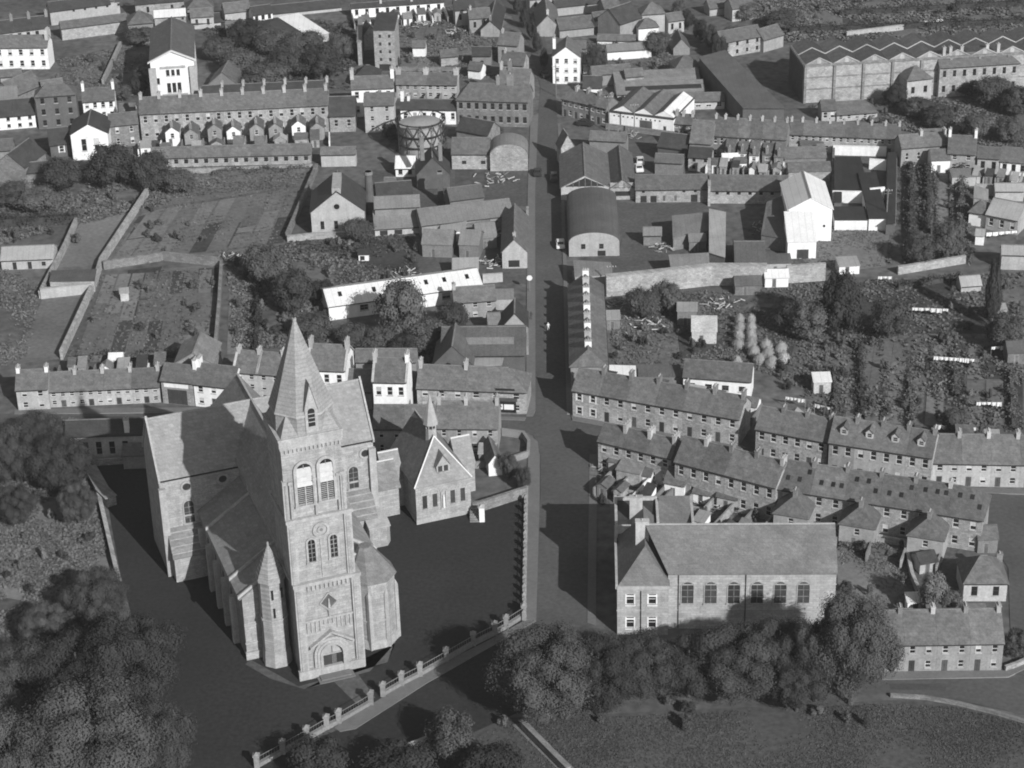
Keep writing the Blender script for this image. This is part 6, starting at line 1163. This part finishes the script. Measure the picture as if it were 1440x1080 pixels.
# churchyard railings: stone piers with iron rails between, on a low wall
def railings():
    pp = [(737, 868), (712, 884), (696, 893), (666, 908), (628, 930), (591, 951), (565, 964), (539, 979)]; p2 = [(522, 991), (477, 1017), (460, 1025), (432, 1041), (398, 1060), (362, 1080)]
    for k, (P_, lab) in enumerate(((pp, 'railings with stone piers right of the church gate'), (p2, 'railings with stone piers left of the church gate'))):
        W_ = [G(*p)[:2] for p in P_]; c = sum(W_)/len(W_); R0 = empty('railing', (c[0], c[1], 0)); tag(R0, lab, 'railing', None)
        for w in W_:
            w = w-c; b = MB(); b.box(w[0]-.35, w[0]+.35, w[1]-.35, w[1]+.35, .1, 2.0, 'pier'); b.box(w[0]-.46, w[0]+.46, w[1]-.46, w[1]+.46, 2.0, 2.2, 'pier', True); b.frustum(w[0], w[1], .55, .05, 2.2, 2.6, 4, 'pier', rot=math.pi/4); b.build('pier', R0)
        lw = MB(); rl = MB()
        for a, q in zip(W_, W_[1:]):
            a, q = a-c, q-c; d = q-a; L = np.hypot(*d); d = d/L; n = np.array([-d[1], d[0]])*.2; lw.prism([a-n, q-n, q+n, a+n] if True else 0, 0, .7, 'pier')
            for z in (.95, 1.7): rl.bar((*a, z), (*q, z), .04, 'iron_pale')
            for i in range(1, int(L/.45)): s = a+d*i*.45; rl.bar((*s, .7), (*s, 1.85), .02, 'iron_pale', 3)
        lw.build('plinth_wall', R0); rl.build('rails', R0)
    # close set piers beside the pavement
    R0 = None; ys = [872-i*12.5 for i in range(16)]; W_ = [G(738.0+(872-y)*.018-1.0, y)[:2] for y in ys]; c = sum(W_)/len(W_); R0 = empty('railing', (c[0], c[1], 0)); tag(R0, 'line of small stone piers and rails between churchyard and pavement', 'railing')
    lw = MB(); rl = MB()
    for i, w in enumerate(W_):
        w = w-c; b = MB(); b.box(w[0]-.3, w[0]+.3, w[1]-.3, w[1]+.3, .1, 1.5, 'pier'); b.frustum(w[0], w[1], .48, .05, 1.5, 1.9, 4, 'pier', rot=math.pi/4); b.build('pier', R0)
    for a, q in zip(W_, W_[1:]): a, q = a-c, q-c; lw.prism([a+[.18, 0], q+[.18, 0], q-[.18, 0], a-[.18, 0]], 0, .6, 'pier'); rl.bar((*a, 1.3), (*q, 1.3), .04, 'iron_pale')
    lw.build('plinth_wall', R0); rl.build('rails', R0)
mat('pier', .22, .2, .5, 3, .95, rnd=.1)
railings()
# gate pier beside the chapel hall
p = G(678, 733); b = MB(); b.box(-.42, .42, -.4, .4, 0, 2.6, 'white'); b.box(-.5, .5, -.48, .48, 2.6, 2.8, 'render', True); b.frustum(0, 0, .6, .1, 2.8, 3.1, 4, 'render', rot=math.pi/4); o = b.build('gate_pier'); o.location = p; tag(o, 'white gate pier beside the chapel hall steps', 'gate pier')
p = G(668, 735); b = MB()
for i in range(7): b.box(-.8, .8, i*.45, 4.5, 0 if i == 0 else i*.2+.001, (i+1)*.2, 'stone_dark')
o = b.build('steps'); o.location = p; tag(o, 'small flight of steps between the chapel hall and white gate pier', 'steps')

# ================================================================ CARS, PEOPLE, SMALL THINGS
def car_meshes(m):
    b = MB(); prof = [(-2.0, .35), (-2.05, .8), (-1.75, 1.0), (-1.5, 1.05), (-1.0, 1.5), (.35, 1.52), (.85, 1.08), (1.7, .98), (2.0, .8), (2.05, .35)]; w = .78
    for s, ww in ((1, 1), (-1, 1)):
        P = [(x, s*w*(1 if z < 1.1 else .86), z) for x, z in prof]; b.poly(P if s < 0 else P[::-1], m)
    for (a, c) in zip(prof, prof[1:]):
        wa, wc = w*(1 if a[1] < 1.1 else .86), w*(1 if c[1] < 1.1 else .86); b.poly([(a[0], wa, a[1]), (a[0], -wa, a[1]), (c[0], -wc, c[1]), (c[0], wc, c[1])][::-1], m)
    for s in (-1, 1):
        for x in (-1.3, 1.3): b.box(x-.45, x+.45, *sorted((s*.72, s*.9)), .35, .72, m, True)
    body = b.mesh('body'); g = MB()
    g.poly([(.40, -.6, 1.49), (.40, .6, 1.49), (.86, .66, 1.12), (.86, -.66, 1.12)][::-1], 'glass'); g.poly([(-1.06, .6, 1.48), (-1.06, -.6, 1.48), (-1.47, -.64, 1.1), (-1.47, .64, 1.1)][::-1], 'glass')
    for s in (-1, 1): P = [(-.95, s*.72, 1.42), (.25, s*.72, 1.44), (.7, s*.77, 1.1), (-1.25, s*.77, 1.1)]; g.poly(P if s > 0 else P[::-1], 'glass')
    gl = g.mesh('window_glass'); wv = MB()
    for i in range(12):
        a, c = math.pi*i/6, math.pi*(i+1)/6; wv.poly([(.32*math.cos(a), -.1, .32*math.sin(a)), (.32*math.cos(a), .1, .32*math.sin(a)), (.32*math.cos(c), .1, .32*math.sin(c)), (.32*math.cos(c), -.1, .32*math.sin(c))], 'rubber')
    for y in (-.1, .1): wv.poly([(.32*math.cos(math.pi*i/6), y, .32*math.sin(math.pi*i/6)) for i in range(12)], 'rubber')
    return body, gl, wv.mesh('wheel')
CARM = {k: car_meshes(k) for k in ('car_paint', 'car_pale')}
def car(label, x, y, rz, k='car_paint'):
    p = G(x, y); r = empty('car', (p[0], p[1], .085), R_(rz)); tag(r, label, 'car', 'cars in the streets'); bo, gl, wh = CARM[k]; inst('body', bo, r, (0, 0, 0)); inst('window_glass', gl, r, (0, 0, .008))
    for sx in (-1.3, 1.3):
        for sy in (-.72, .72): inst('wheel', wh, r, (sx, sy, .32))
car('dark saloon driving up the main street on the left side', 756, 246, 89); car('dark saloon on the right side of the main street near the barns', 779, 253, -91); car('dark car parked where the main street bends', 741, 110, 80); car('small car seen beside the far pavement bend', 766, 108, 100)
car('black car parked outside the curved corner terrace', 823, 177, -20); car('pale car standing at the kerb beside the barrel roofed shed', 788, 347, 90, 'car_pale'); car('pale van like car in the yard behind the twin barns', 898, 240, 95, 'car_pale'); car('second pale car in the yard behind the twin barns', 900, 230, 90, 'car_pale')
def person(label, x, y, rz=0, top='cloth_white'):
    p = G(x, y); me = bpy.data.meshes.new('person'); V = [(0, 0, .95), (0, 0, 1.2), (0, 0, 1.42), (0, 0, 1.52), (0, .02, 1.66), (0, .02, 1.76), (-.1, 0, .88), (-.11, .08, .5), (-.11, .0, .08), (-.11, .14, .04), (.1, 0, .88), (.11, -.05, .5), (.11, -.15, .1), (.11, -.02, .05), (-.2, 0, 1.38), (-.27, .03, 1.1), (-.26, .16, .88), (.2, 0, 1.38), (.27, -.03, 1.1), (.26, .1, .88)]
    E_ = [(0, 1), (1, 2), (2, 3), (3, 4), (4, 5), (0, 6), (6, 7), (7, 8), (8, 9), (0, 10), (10, 11), (11, 12), (12, 13), (2, 14), (14, 15), (15, 16), (2, 17), (17, 18), (18, 19)]
    me.from_pydata(V, E_, []); o = bpy.data.objects.new('person', me); S.collection.objects.link(o); sk = o.modifiers.new('skin', 'SKIN'); R_a = [.15, .14, .16, .055, .1, .08, .09, .065, .045, .04, .09, .065, .045, .04, .07, .045, .035, .07, .045, .035]
    for v, r in zip(me.skin_vertices[0].data if me.skin_vertices else [], R_a): v.radius = (r, r*.8)
    if not me.skin_vertices:
        pass
    o.modifiers.new('sub', 'SUBSURF').levels = 1; me.materials.append(MATS[top]); o.location = (p[0], p[1], .09); o.rotation_euler[2] = R_(rz); tag(o, label, 'person')
    return o
person('person in white clothes walking in the middle of the main street', 771, 466, 10); person('person in dark clothes standing on the left pavement by the works', 747, 450, 0, 'cloth_dark')
def washing(label, a, c, n, sag=.25):
    A, C_ = G(*a)[:2], G(*c)[:2]; m = (A+C_)/2; r = empty('washing_line', (m[0], m[1], 0)); tag(r, label, 'washing line', 'washing lines in the gardens'); A, C_ = A-m, C_-m; b = MB()
    for q in (A, C_): b.bar((*q, 0), (*q, 2.1), .06, 'timber')
    b.bar((*A, 2.0), (*C_, 2.0), .02, 'iron_pale'); b.build('post', r)
    for i in range(n):
        t0, t1 = (i+.05)/n, (i+.92)/n; p0, p1 = A+(C_-A)*t0, A+(C_-A)*t1; h0 = random.uniform(.4, .9); s = MB()
        nn = np.array([-(C_-A)[1], (C_-A)[0]])/np.hypot(*(C_-A)); K = 4
        for k in range(K):
            q0, q1 = p0+(p1-p0)*k/K, p0+(p1-p0)*(k+1)/K; o0, o1 = nn*.12*math.sin(k*1.9+i), nn*.12*math.sin((k+1)*1.9+i)
            s.poly([(*(q0+o0), 2-h0), (*(q1+o1), 2-h0), (*q1, 1.99), (*q0, 1.99)], 'cloth_white')
        s.build('sheet', r)
for i, (x, y0, y1) in enumerate(((1176, 520, 590), (1213, 486, 590), (1283, 540, 604), (1345, 500, 560), (1425, 520, 606))): hedge('dark garden hedge, '+ORD[i]+' from left above the right hand terraces', (x, y1), (x-4, y0), 1.3, 1.3, 'leaf')
for i, (x, y0, y1) in enumerate(((1282, 236, 372), (1306, 240, 330), (1352, 240, 368))): hedge('tall dark hedge, '+ORD[i]+' from left beside the black yards', (x, y1), (x-1, y0), 1.4, 2.2, 'leaf', group='tall hedges beside the black yards')
hedge('hedge along the bottom of the long gardens', (110, 508), (290, 500), 1.6, 1.6, 'leaf', None); hedge('hedge down the narrow garden strip', (360, 500), (364, 385), 1.4, 1.8, 'leaf_dark', None); hedge('thick hedge on the far left lane', (0, 318), (110, 312), 3.2, 2.4, 'leaf_dark', None); hedge('hedge along the upper right field', (1110, 46), (1440, 34), 2.0, 2.0, 'leaf_dark', None); hedge('second hedge across the upper right fields', (1180, 22), (1440, 8), 2.0, 2.0, 'leaf_dark', None)
hedge('scrubby hedge behind the hall garden', (1180, 768), (1268, 784), 1.5, 1.3, 'leaf', None); hedge('hedge beyond the bottom right field road', (1262, 408), (1350, 392), 1.5, 1.3, 'leaf_dark', None); hedge('low hedge before the low outbuildings', (300, 246), (436, 242), 1.6, 1.4, 'leaf', None)
washing('long sagging line of white washing in the right gardens', (1282, 446), (1333, 448), 6); washing('washing line low at the right above the pale terrace', (1312, 515), (1370, 519), 8); washing('short washing line near the low wall', (1234, 402), (1254, 402), 3); washing('washing by the dark hedge at far right', (1393, 502), (1412, 500), 3); washing('washing line behind the dormered terrace', (1372, 580), (1408, 580), 5)
washing('washing strung behind the pale terrace at the right', (1315, 612), (1372, 616), 7); washing('washing behind the white walled house', (1104, 572), (1132, 576), 5); washing('washing line in the garden under the bungalow', (1386, 340), (1430, 337), 5); washing('white cloths behind the middle right terrace', (1145, 582), (1168, 588), 3)
p = G(745, 410); b = MB(); b.bar((0, 0, 0), (0, 0, 2.6), .06, 'iron_pale', 8); b.bar((0, -.08, 2.9), (0, .02, 2.9), .55, 'cloth_white', 16); o = b.build('road_sign'); o.location = p; tag(o, 'round white road sign on the left pavement', 'road sign')
def pole(label, x, y, h, arm=1):
    p = G(x, y); b = MB(); b.bar((0, 0, 0), (0, 0, h), .12, 'timber', 6)
    if arm: b.bar((-.9, 0, h-.5), (.9, 0, h-.5), .06, 'timber'); b.bar((-.7, 0, h-1.1), (.7, 0, h-1.1), .05, 'timber')
    for s in (-.8, -.3, .3, .8): b.bar((s, 0, h-.5), (s, 0, h-.25), .06, 'frame_white', 5)
    o = b.build('telegraph_pole'); o.location = p; tag(o, label, 'telegraph pole', 'telegraph poles')
pole('tall telegraph pole before the curved corner terrace', 856, 186, 9); pole('telegraph pole beside the white garage', 892, 192, 8); pole('telegraph pole near the upper left barns', 206, 22, 8); pole('pole on the road behind the tall white corner house', 782, 136, 8); pole('telegraph pole left of the stone barn yard wall', 1246, 316, 8); pole('slender pole beside the garden wall', 860, 412, 6, 0)
for (lab, x, y, h_, r_) in (('tall leaning hen run post cluster in the dark gardens', 512, 366, 1.8, 1),):
    p = G(x, y); b = MB(); b.box(-1, 1, -.8, .8, .2, 1.6, 'white'); b.box(-.7, .2, -.86, -.8, .4, 1.3, 'iron'); b.slab([(-1.2, -1, 1.6), (1.2, -1, 1.6), (1.2, 1, 2.1), (-1.2, 1, 2.1)], .06, 'slate_dark'); o = b.build('hen_house'); o.location = p; tag(o, 'small white hen house in the dark garden', 'hen house')
# scrap and rubble as heaps
def heap(label, x, y, w, n, m='timber_pale'):
    p = G(x, y); b = MB()
    for i in range(n):
        a = random.uniform(0, 3.14); l = random.uniform(.4, 1.6); q = (random.gauss(0, w/3), random.gauss(0, w/3), random.uniform(.1, .8)); b.bar(q, (q[0]+l*math.cos(a), q[1]+l*math.sin(a), max(.05, q[2]+random.uniform(-.3, .4))), random.uniform(.05, .13), m if random.random() < .7 else 'timber')
    o = b.build('scrap_heap'); o.location = p; tag(o, label, 'scrap heap', 'heaps of scrap and rubble')
for (lab, x, y, w) in (('pale scrap heap beside the tall pale gable', 682, 336, 4), ('heap of planks in the scrap yard corner', 690, 372, 4), ('rubble heap at the end of the broad garden wall', 325, 366, 3), ('stack of pale timber behind the dark L shaped shed', 1072, 325, 4), ('white debris by the roadside row gardens', 868, 432, 5), ('pale rubbish line across the allotment', 905, 456, 7), ('junk heap under the small gabled hut', 935, 350, 3), ('bright junk beside the first street yard', 850, 662, 2.5), ('bright rubble by the short terrace', 858, 676, 3), ('pale junk behind the taller backs', 1000, 712, 3), ('coal and boxes by the retort sheds', 570, 388, 4),
    ('debris heap beside the rubble wall end', 1000, 392, 2.5), ('white junk in the yard opposite the garage', 880, 193, 4), ('junk heap in the brick terrace yard', 1076, 236, 4), ('pale rubble in the gardens by the hut', 1008, 430, 5), ('heap below the stable wall right end', 1020, 283, 3), ('pale heap in the top gardens', 600, 35, 6), ('second pale heap in the top gardens', 640, 48, 6), ('rubble strip in the yard by the store', 695, 256, 6)): heap(lab, x, y, w, 36, 'frame_paint' if 'white' in lab or 'bright' in lab else 'timber_pale')

# ================================================================ TREES AND GROWTH
GN = 'big trees along the bottom road'
for i, (x, yb, w, yt, m, lab) in enumerate([(768, 1024, 150, 880, 'leaf', 'broad leafy tree at the left end of the bottom road trees'), (842, 1016, 110, 896, 'leaf', 'middling tree between the two broad ones on the bottom road'), (905, 1008, 110, 895, 'leaf', 'leafy tree hiding the foot of the hipped hall end'), (968, 1008, 110, 898, 'leaf', 'tree under the left arched windows of the hall'),
    (1032, 1012, 130, 882, 'leaf', 'large tree under the middle arched windows'), (1094, 1000, 95, 866, 'leaf', 'tree under the right arched windows'), (1196, 1000, 125, 830, 'leaf_dark', 'tallest dark tree at the right end by the lowest terrace'), (1146, 996, 90, 866, 'leaf_dark', 'dark tree just left of the tallest one'), (1120, 1010, 80, 920, 'leaf', 'lower tree in front of the dark pair')]):
    tree(lab, x, yb-(28 if 900 < x < 1110 else 10), w, yt, m, big=True, group=GN, base=.0)
GL = 'trees in the lower left corner'
for (x, yb, w, yt, m, lab) in [(192, 1000, 150, 862, 'leaf', 'lumpy broccoli like tree reaching over the churchyard edge'), (118, 1010, 150, 895, 'leaf', 'large round tree left of the lumpy one'), (40, 1010, 130, 910, 'leaf', 'spreading tree at the lower left edge'), (140, 1120, 210, 965, 'leaf', 'dark tree filling the bottom left'), (30, 1150, 150, 1010, 'leaf_dark', 'darkest tree in the bottom left corner'), (225, 1110, 110, 985, 'leaf_dark', 'tree drooping beside the churchyard bottom edge'), (68, 905, 80, 850, 'leaf', 'small tree above the spreading one'), (140, 880, 90, 800, 'leaf', 'tree touching the churchyard wall')]:
    tree(lab, x, yb, w, yt, m, big=True, group=GL, base=.0)
for (x, yb, w, yt, m, lab) in [(26, 680, 90, 592, 'leaf_dark', 'dark tree below the left street end'), (88, 690, 90, 610, 'leaf_dark', 'dark tree left of the schoolhouse'), (58, 640, 80, 580, 'leaf_dark', 'tree overhanging the left street'), (25, 740, 60, 680, 'leaf', 'mid toned tree on the left bank'), (112, 740, 56, 680, 'leaf', 'tree by the short broad wall corner'), (150, 1200, 10, 1190, 'leaf', '')][:5]:
    tree(lab, x, yb, w, yt, m, big=True, group='trees on the left bank', base=0)
for (x, yb, w, yt, m, lab) in [(635, 1066, 80, 1002, 'leaf', 'low tree right of the tumbled wall at the bottom'), (560, 1110, 120, 1052, 'leaf_dark', 'dark low tree at the bottom centre'), (690, 1110, 90, 1045, 'leaf_dark', 'dark tree at the bottom left of the path'), (452, 1100, 90, 1038, 'leaf_dark', 'dark bushy tree by the railings at the bottom'), (1312, 865, 48, 806, 'leaf_pale', 'pale rounded tree in the hall garden yard'), (1335, 872, 36, 830, 'leaf', 'small tree behind the lowest terrace'), (1428, 925, 40, 885, 'leaf', 'tree at the right end of the lowest terrace'), (716, 674, 30, 636, 'leaf', 'small tree in the corner garden'), (736, 690, 24, 656, 'leaf_dark', 'dark sapling by the junction pavement')]:
    tree(lab, x, yb, w, yt, m, base=0)
GM = 'trees around the long white shed'
for (x, yb, w, yt, m, lab) in [(566, 482, 72, 393, 'leaf', 'round tree standing before the long white shed'), (414, 442, 60, 378, 'leaf', 'bushy tree left of the long white shed'), (375, 400, 60, 345, 'leaf', 'tree at the top of the narrow garden wall'), (440, 480, 64, 444, 'leaf', 'low tree right of the spire tip'), (500, 487, 54, 458, 'leaf', 'tree under the left end of the long white shed'), (535, 494, 54, 462, 'leaf', 'pale low tree behind the coped white houses'), (600, 494, 60, 452, 'leaf', 'tree right of the round one'), (636, 470, 50, 426, 'leaf', 'small tree before the small cottage'), (570, 500, 56, 466, 'leaf_dark', 'dark low tree beneath the round tree'), (455, 425, 40, 392, 'leaf_dark', 'dark tree at the shed corner'), (505, 340, 44, 308, 'leaf', 'bush like tree in front of the retort house')]:
    tree(lab, x, yb, w, yt, m, group=GM, base=.0)
GU = 'trees of the upper left gardens'
for (x, yb, w, yt, m, lab) in [(90, 268, 62, 218, 'leaf_dark', 'dark tree below the chapel annexe'), (160, 262, 82, 203, 'leaf_dark', 'largest dark tree below the bright gabled chapel'), (215, 268, 60, 214, 'leaf_dark', 'dark tree right of the largest one'), (252, 272, 50, 238, 'leaf', 'smaller tree at the garden corner'), (55, 300, 60, 262, 'leaf', 'tree on the far left lane'), (20, 290, 50, 258, 'leaf', 'tree at the left edge lane'), (198, 62, 46, 36, 'leaf', 'tree before the hip roofed stone house'),
    (452, 112, 62, 60, 'leaf_dark', 'dark tree left of the mill yard'), (408, 112, 60, 62, 'leaf_dark', 'dark tree in the middle of the upper grove'), (430, 80, 60, 42, 'leaf', 'tree beside the dazzling barn roof'), (346, 66, 52, 26, 'leaf_dark', 'dark tree right of the cinema'), (385, 75, 60, 42, 'leaf', 'low tree below the dazzling barn roof'), (310, 85, 50, 52, 'leaf', 'tree behind the cinema roof'), (335, 108, 60, 68, 'leaf', 'tree left in the upper grove'), (480, 85, 40, 48, 'leaf', 'tree at the mill wall'), (200, 135, 30, 95, 'leaf_dark', 'dark tree against the cinema wall'), (172, 142, 30, 118, 'leaf', 'little tree behind the four bay house'), (375, 125, 70, 90, 'leaf', 'spreading tree above the dark row'), (700, 192, 20, 180, 'leaf', 'tree behind the stores'), (550, 200, 28, 172, 'leaf_dark', 'dark tree left of the gasholder')]:
    tree(lab, x, yb, w, yt, m, group=GU, base=0)
GR = 'trees of the right hand gardens'
for (x, yb, w, yt, m, lab) in [(1178, 478, 70, 378, 'leaf_dark', 'tall dark tree in the middle of the right gardens'), (1138, 480, 60, 425, 'leaf', 'tree left of the tall dark garden tree'), (1110, 470, 50, 425, 'leaf', 'tree by the silver bushes'), (938, 440, 46, 394, 'leaf', 'tree against the thick rubble wall'), (905, 448, 50, 408, 'leaf', 'low tree left by the thick rubble wall'), (965, 442, 40, 415, 'leaf', 'low tree right by the thick rubble wall'),
    (1330, 365, 46, 312, 'leaf', 'dark tree over the right garden strips'), (1292, 372, 46, 330, 'leaf', 'round tree at the end of the strips'), (1250, 475, 60, 425, 'leaf', 'low tree near the sagging washing'), (1410, 490, 60, 440, 'leaf', 'tree at the far right gardens'), (1340, 610, 44, 575, 'leaf', 'tree behind the pale terrace')]:
    tree(lab, x, yb, w, yt, m, group=GR, base=0)
tree('narrow black cypress in the far right gardens', 1393, 458, 26, 362, 'leaf_dark', base=0, name='cypress_tree')
GT = 'trees along the upper right'
for (x, yb, w, yt, m, lab) in [(1262, 150, 40, 118, 'leaf_dark', 'dark tree left of the gatehouse'), (1290, 165, 50, 138, 'leaf', 'tree below the gatehouse'), (1395, 150, 60, 108, 'leaf', 'broad tree before the office block'), (1365, 135, 40, 112, 'leaf_dark', 'dark tree under the office windows'), (1430, 165, 44, 120, 'leaf', 'tree at the right edge before the office block'), (1420, 200, 50, 165, 'leaf', 'tree above the far right cottages'), (1370, 195, 46, 160, 'leaf', 'tree above the taller grey house'), (1320, 180, 50, 150, 'leaf', 'low tree above the broken row'),
    (840, 106, 34, 62, 'leaf_dark', 'round dark tree right of the tall corner house'), (925, 78, 44, 44, 'leaf', 'tree by the hipped white block'), (985, 60, 24, 25, 'leaf_dark', 'dark avenue tree at its near end'), (1000, 72, 24, 34, 'leaf_dark', 'second dark avenue tree'), (1012, 84, 22, 50, 'leaf_dark', 'third avenue tree by the pale house'), (968, 42, 24, 12, 'leaf_dark', 'dark avenue tree further up'), (955, 26, 22, 0, 'leaf', 'topmost tree of the avenue'), (1030, 60, 30, 35, 'leaf', 'tree over the pale house roof'), (1050, 28, 36, 5, 'leaf', 'tree at the top beyond the avenue'), (1100, 40, 50, 15, 'leaf', 'tree at the left of the upper fields'), (1060, 60, 26, 38, 'leaf', 'tree beside the grey house end'), (1035, 185, 20, 180, 'leaf', 'shrub by the low white building')]:
    tree(lab, x, yb, w, yt, m, group=GT, base=0)
GV = 'dark trees along the far street'
for i, (x, yb, w, yt) in enumerate([(738, 40, 16, 8), (748, 58, 16, 26), (757, 76, 16, 44), (764, 98, 14, 66), (730, 22, 16, -6)]):
    tree(['second', 'middle', 'fourth', 'nearest', 'farthest'][i]+' dark tree shading the far bend of the street', x, yb, w, yt, 'leaf_dark', group=GV, base=0)
row('the row running back on the left of the far street', 'slated house', 4, (640, 20), (697, 52), h=5, d=7, wall='render_grey', roof='slate_dark', win=dict(cols=2, floors=2, kind='dark', ww=.7), chim=(1,), group='houses left of the far street') if False else None
B('gabled house at the end of the far left street row', (676, 42), (703, 42), by=52, kind='gfront', ay=30, d=18, wall='render_grey', roof='slate_dark', chim=[(.5, .05, .6, .6, 1, 'brick')])
# silver bushes in two columns
k = 0
for (x, y, w) in [(1040, 452, 13), (1040, 463, 14), (1039, 474, 14), (1038, 486, 16), (1056, 452, 13), (1056, 463, 14), (1056, 474, 14), (1056, 485, 16), (1060, 497, 16), (1068, 508, 17), (1077, 488, 17), (1080, 499, 17), (1085, 512, 18), (1098, 492, 16), (1102, 506, 17), (1036, 512, 14)]:
    k += 1; bush(['first', 'second', 'third', 'fourth', 'fifth', 'sixth', 'seventh', 'eighth', 'ninth', 'tenth', 'eleventh', 'twelfth', 'thirteenth', 'fourteenth', 'fifteenth', 'single outlying'][k-1]+' silvery rounded bush of the double line in the gardens', x, y+4, w*1.25, 2.6, 'leaf_silver', group='silvery bushes in the gardens', name='silver_bush')
# hedges, shrubs scattered one by one
places = [('in the left lane gardens', 20, 235, 262, 300, 10), ('beside the upper lane', 5, 120, 320, 345, 7), ('in the long gardens', 150, 300, 300, 360, 10), ('in the lower long gardens', 120, 300, 400, 505, 14), ('in the strip beside the narrow wall', 318, 400, 350, 480, 16), ('in the dark garden below the retort house', 400, 590, 340, 400, 14), ('behind the taller pair of houses', 340, 480, 440, 485, 12),
    ('in the allotment by the roadside row', 862, 1000, 430, 505, 16), ('in the right hand strips', 1140, 1290, 480, 600, 18), ('in the far right gardens', 1290, 1435, 400, 600, 22), ('in the gardens above the terraces', 1090, 1180, 480, 560, 12), ('in the hall garden', 1180, 1275, 760, 850, 7), ('on the left bank', 0, 130, 700, 860, 12), ('below the office block', 1180, 1430, 150, 200, 20), ('in the upper fields', 1110, 1440, 0, 55, 16), ('in the top gardens', 560, 690, 20, 100, 18), ('in the upper left gardens', 80, 200, 85, 130, 10), ('in the yards near the malt house', 850, 930, 60, 100, 8), ('behind the short terrace', 845, 1080, 680, 735, 14), ('in the strips below the brick terrace', 1270, 1370, 240, 370, 14), ('on the top left slopes', 300, 480, 40, 120, 14), ('on the field edge trees line', 700, 1250, 985, 1030, 10)]
for (wh, x0, x1, y0, y1, n) in places:
    for i in range(n):
        x, y = random.uniform(x0, x1), random.uniform(y0, y1); mm = random.choice(('leaf', 'leaf', 'leaf_dark', 'leaf_pale'))
        bush('round leafy shrub growing '+wh, x, y, random.uniform(8, 20)*(.6+y/1400), random.uniform(1.2, 2.8), mm, group='shrubs '+wh, name='shrub')
# rough growth
vl = [(1172, 600), (1174, 480)]
scatter('undergrowth', [
    ([(145, 372), (205, 290), (435, 250), (400, 340), (310, 365)], 1500, 0.30, 0.25, 'growth', ((200, 300), (430, 262), 1.6)), ([(140, 385), (300, 378), (300, 500), (95, 505)], 1800, 0.33, 0.30, 'growth', ((200, 300), (150, 400), 1.3)),
    ([(318, 360), (405, 345), (600, 395), (590, 440), (450, 400), (470, 490), (330, 490)], 7020, 0.42, 0.45, 'growth', None), ([(400, 340), (580, 330), (590, 390), (450, 402)], 2925, 0.36, 0.35, 'growth_dark', None),
    ([(860, 420), (1000, 408), (1140, 405), (1160, 560), (1060, 520), (860, 512)], 7020, 0.30, 0.35, 'growth', None), ([(1110, 400), (1440, 385), (1440, 610), (1310, 605), (1130, 570)], 5500, 0.39, 0.50, 'growth', None), ([(1180, 480), (1440, 480), (1440, 600), (1200, 590)], 1800, 0.36, 0.45, 'growth_dark', ((1200, 480), (1200, 590), 4.5)),
    ([(1110, 300), (1250, 318), (1240, 375), (1100, 390)], 2925, 0.24, 0.15, 'leaf_pale', None), ([(1262, 230), (1370, 230), (1360, 372), (1255, 372)], 5265, 0.36, 0.60, 'growth', ((1280, 240), (1280, 370), 3.2)), ([(0, 240), (240, 235), (240, 285), (0, 345)], 5265, 0.42, 0.45, 'growth', None), ([(0, 380), (60, 380), (40, 500), (0, 520)], 1755, 0.36, 0.30, 'growth', None),
    ([(0, 600), (110, 590), (160, 830), (160, 900), (0, 900)], 30000, 0.36, 0.55, 'growth', None), ([(0, 720), (130, 720), (165, 860), (0, 860)], 5265, 0.30, 0.40, 'leaf_pale', None), ([(1140, 150), (1440, 130), (1440, 215), (1240, 178)], 7020, 0.48, 0.50, 'growth', None), ([(1000, -10), (1440, -10), (1440, 60), (1110, 60)], 9360, 0.60, 0.50, 'growth', None), ([(555, 10), (700, 10), (700, 110), (555, 110)], 4095, 0.42, 0.35, 'growth', None),
    ([(280, 30), (500, 30), (500, 125), (330, 125)], 7020, 0.54, 0.60, 'growth_dark', None), ([(80, 85), (210, 60), (210, 140), (90, 125)], 3510, 0.36, 0.30, 'growth', None), ([(845, 640), (1060, 690), (1060, 738), (845, 738)], 3510, 0.24, 0.25, 'growth', None), ([(1175, 755), (1280, 770), (1290, 850), (1180, 850)], 2925, 0.21, 0.17, 'leaf_pale', None),
    ([(820, 60), (950, 55), (950, 108), (830, 108)], 1755, 0.36, 0.30, 'growth', None), ([(1340, 840), (1440, 780), (1440, 930), (1415, 905)], 0, 0.30, 0.30, 'growth', None), ([(200, 236), (440, 232), (420, 262), (230, 280)], 2925, 0.30, 0.30, 'growth', None), ([(560, 480), (615, 460), (610, 515), (480, 505), (470, 470)], 2925, 0.42, 0.50, 'growth', None)])
scatter('field_grass', [([(560, 1085), (720, 1015), (1250, 990), (1345, 995), (1445, 1020), (1460, 1100), (540, 1100)], 30000, .16, .12, 'leaf_field', None)])
# ================================================================ the air between the camera and the far town
hm = bpy.data.materials.new('haze'); hm.use_nodes = True; N = hm.node_tree.nodes; N.remove(N['Principled BSDF']); pv = N.new('ShaderNodeVolumePrincipled'); hm.node_tree.links.new(pv.outputs[0], N['Material Output'].inputs['Volume'])
pv.inputs['Color'].default_value = (.85, .85, .85, 1); pv.inputs['Density'].default_value = HAZE; pv.inputs['Anisotropy'].default_value = .3
MATS['haze'] = hm; b = MB(); b.box(-1900, 1900, -300, 4300, -1.0, 182, 'haze', True); tag(b.build('haze'), kind='stuff')
S.cycles.volume_bounces = 0
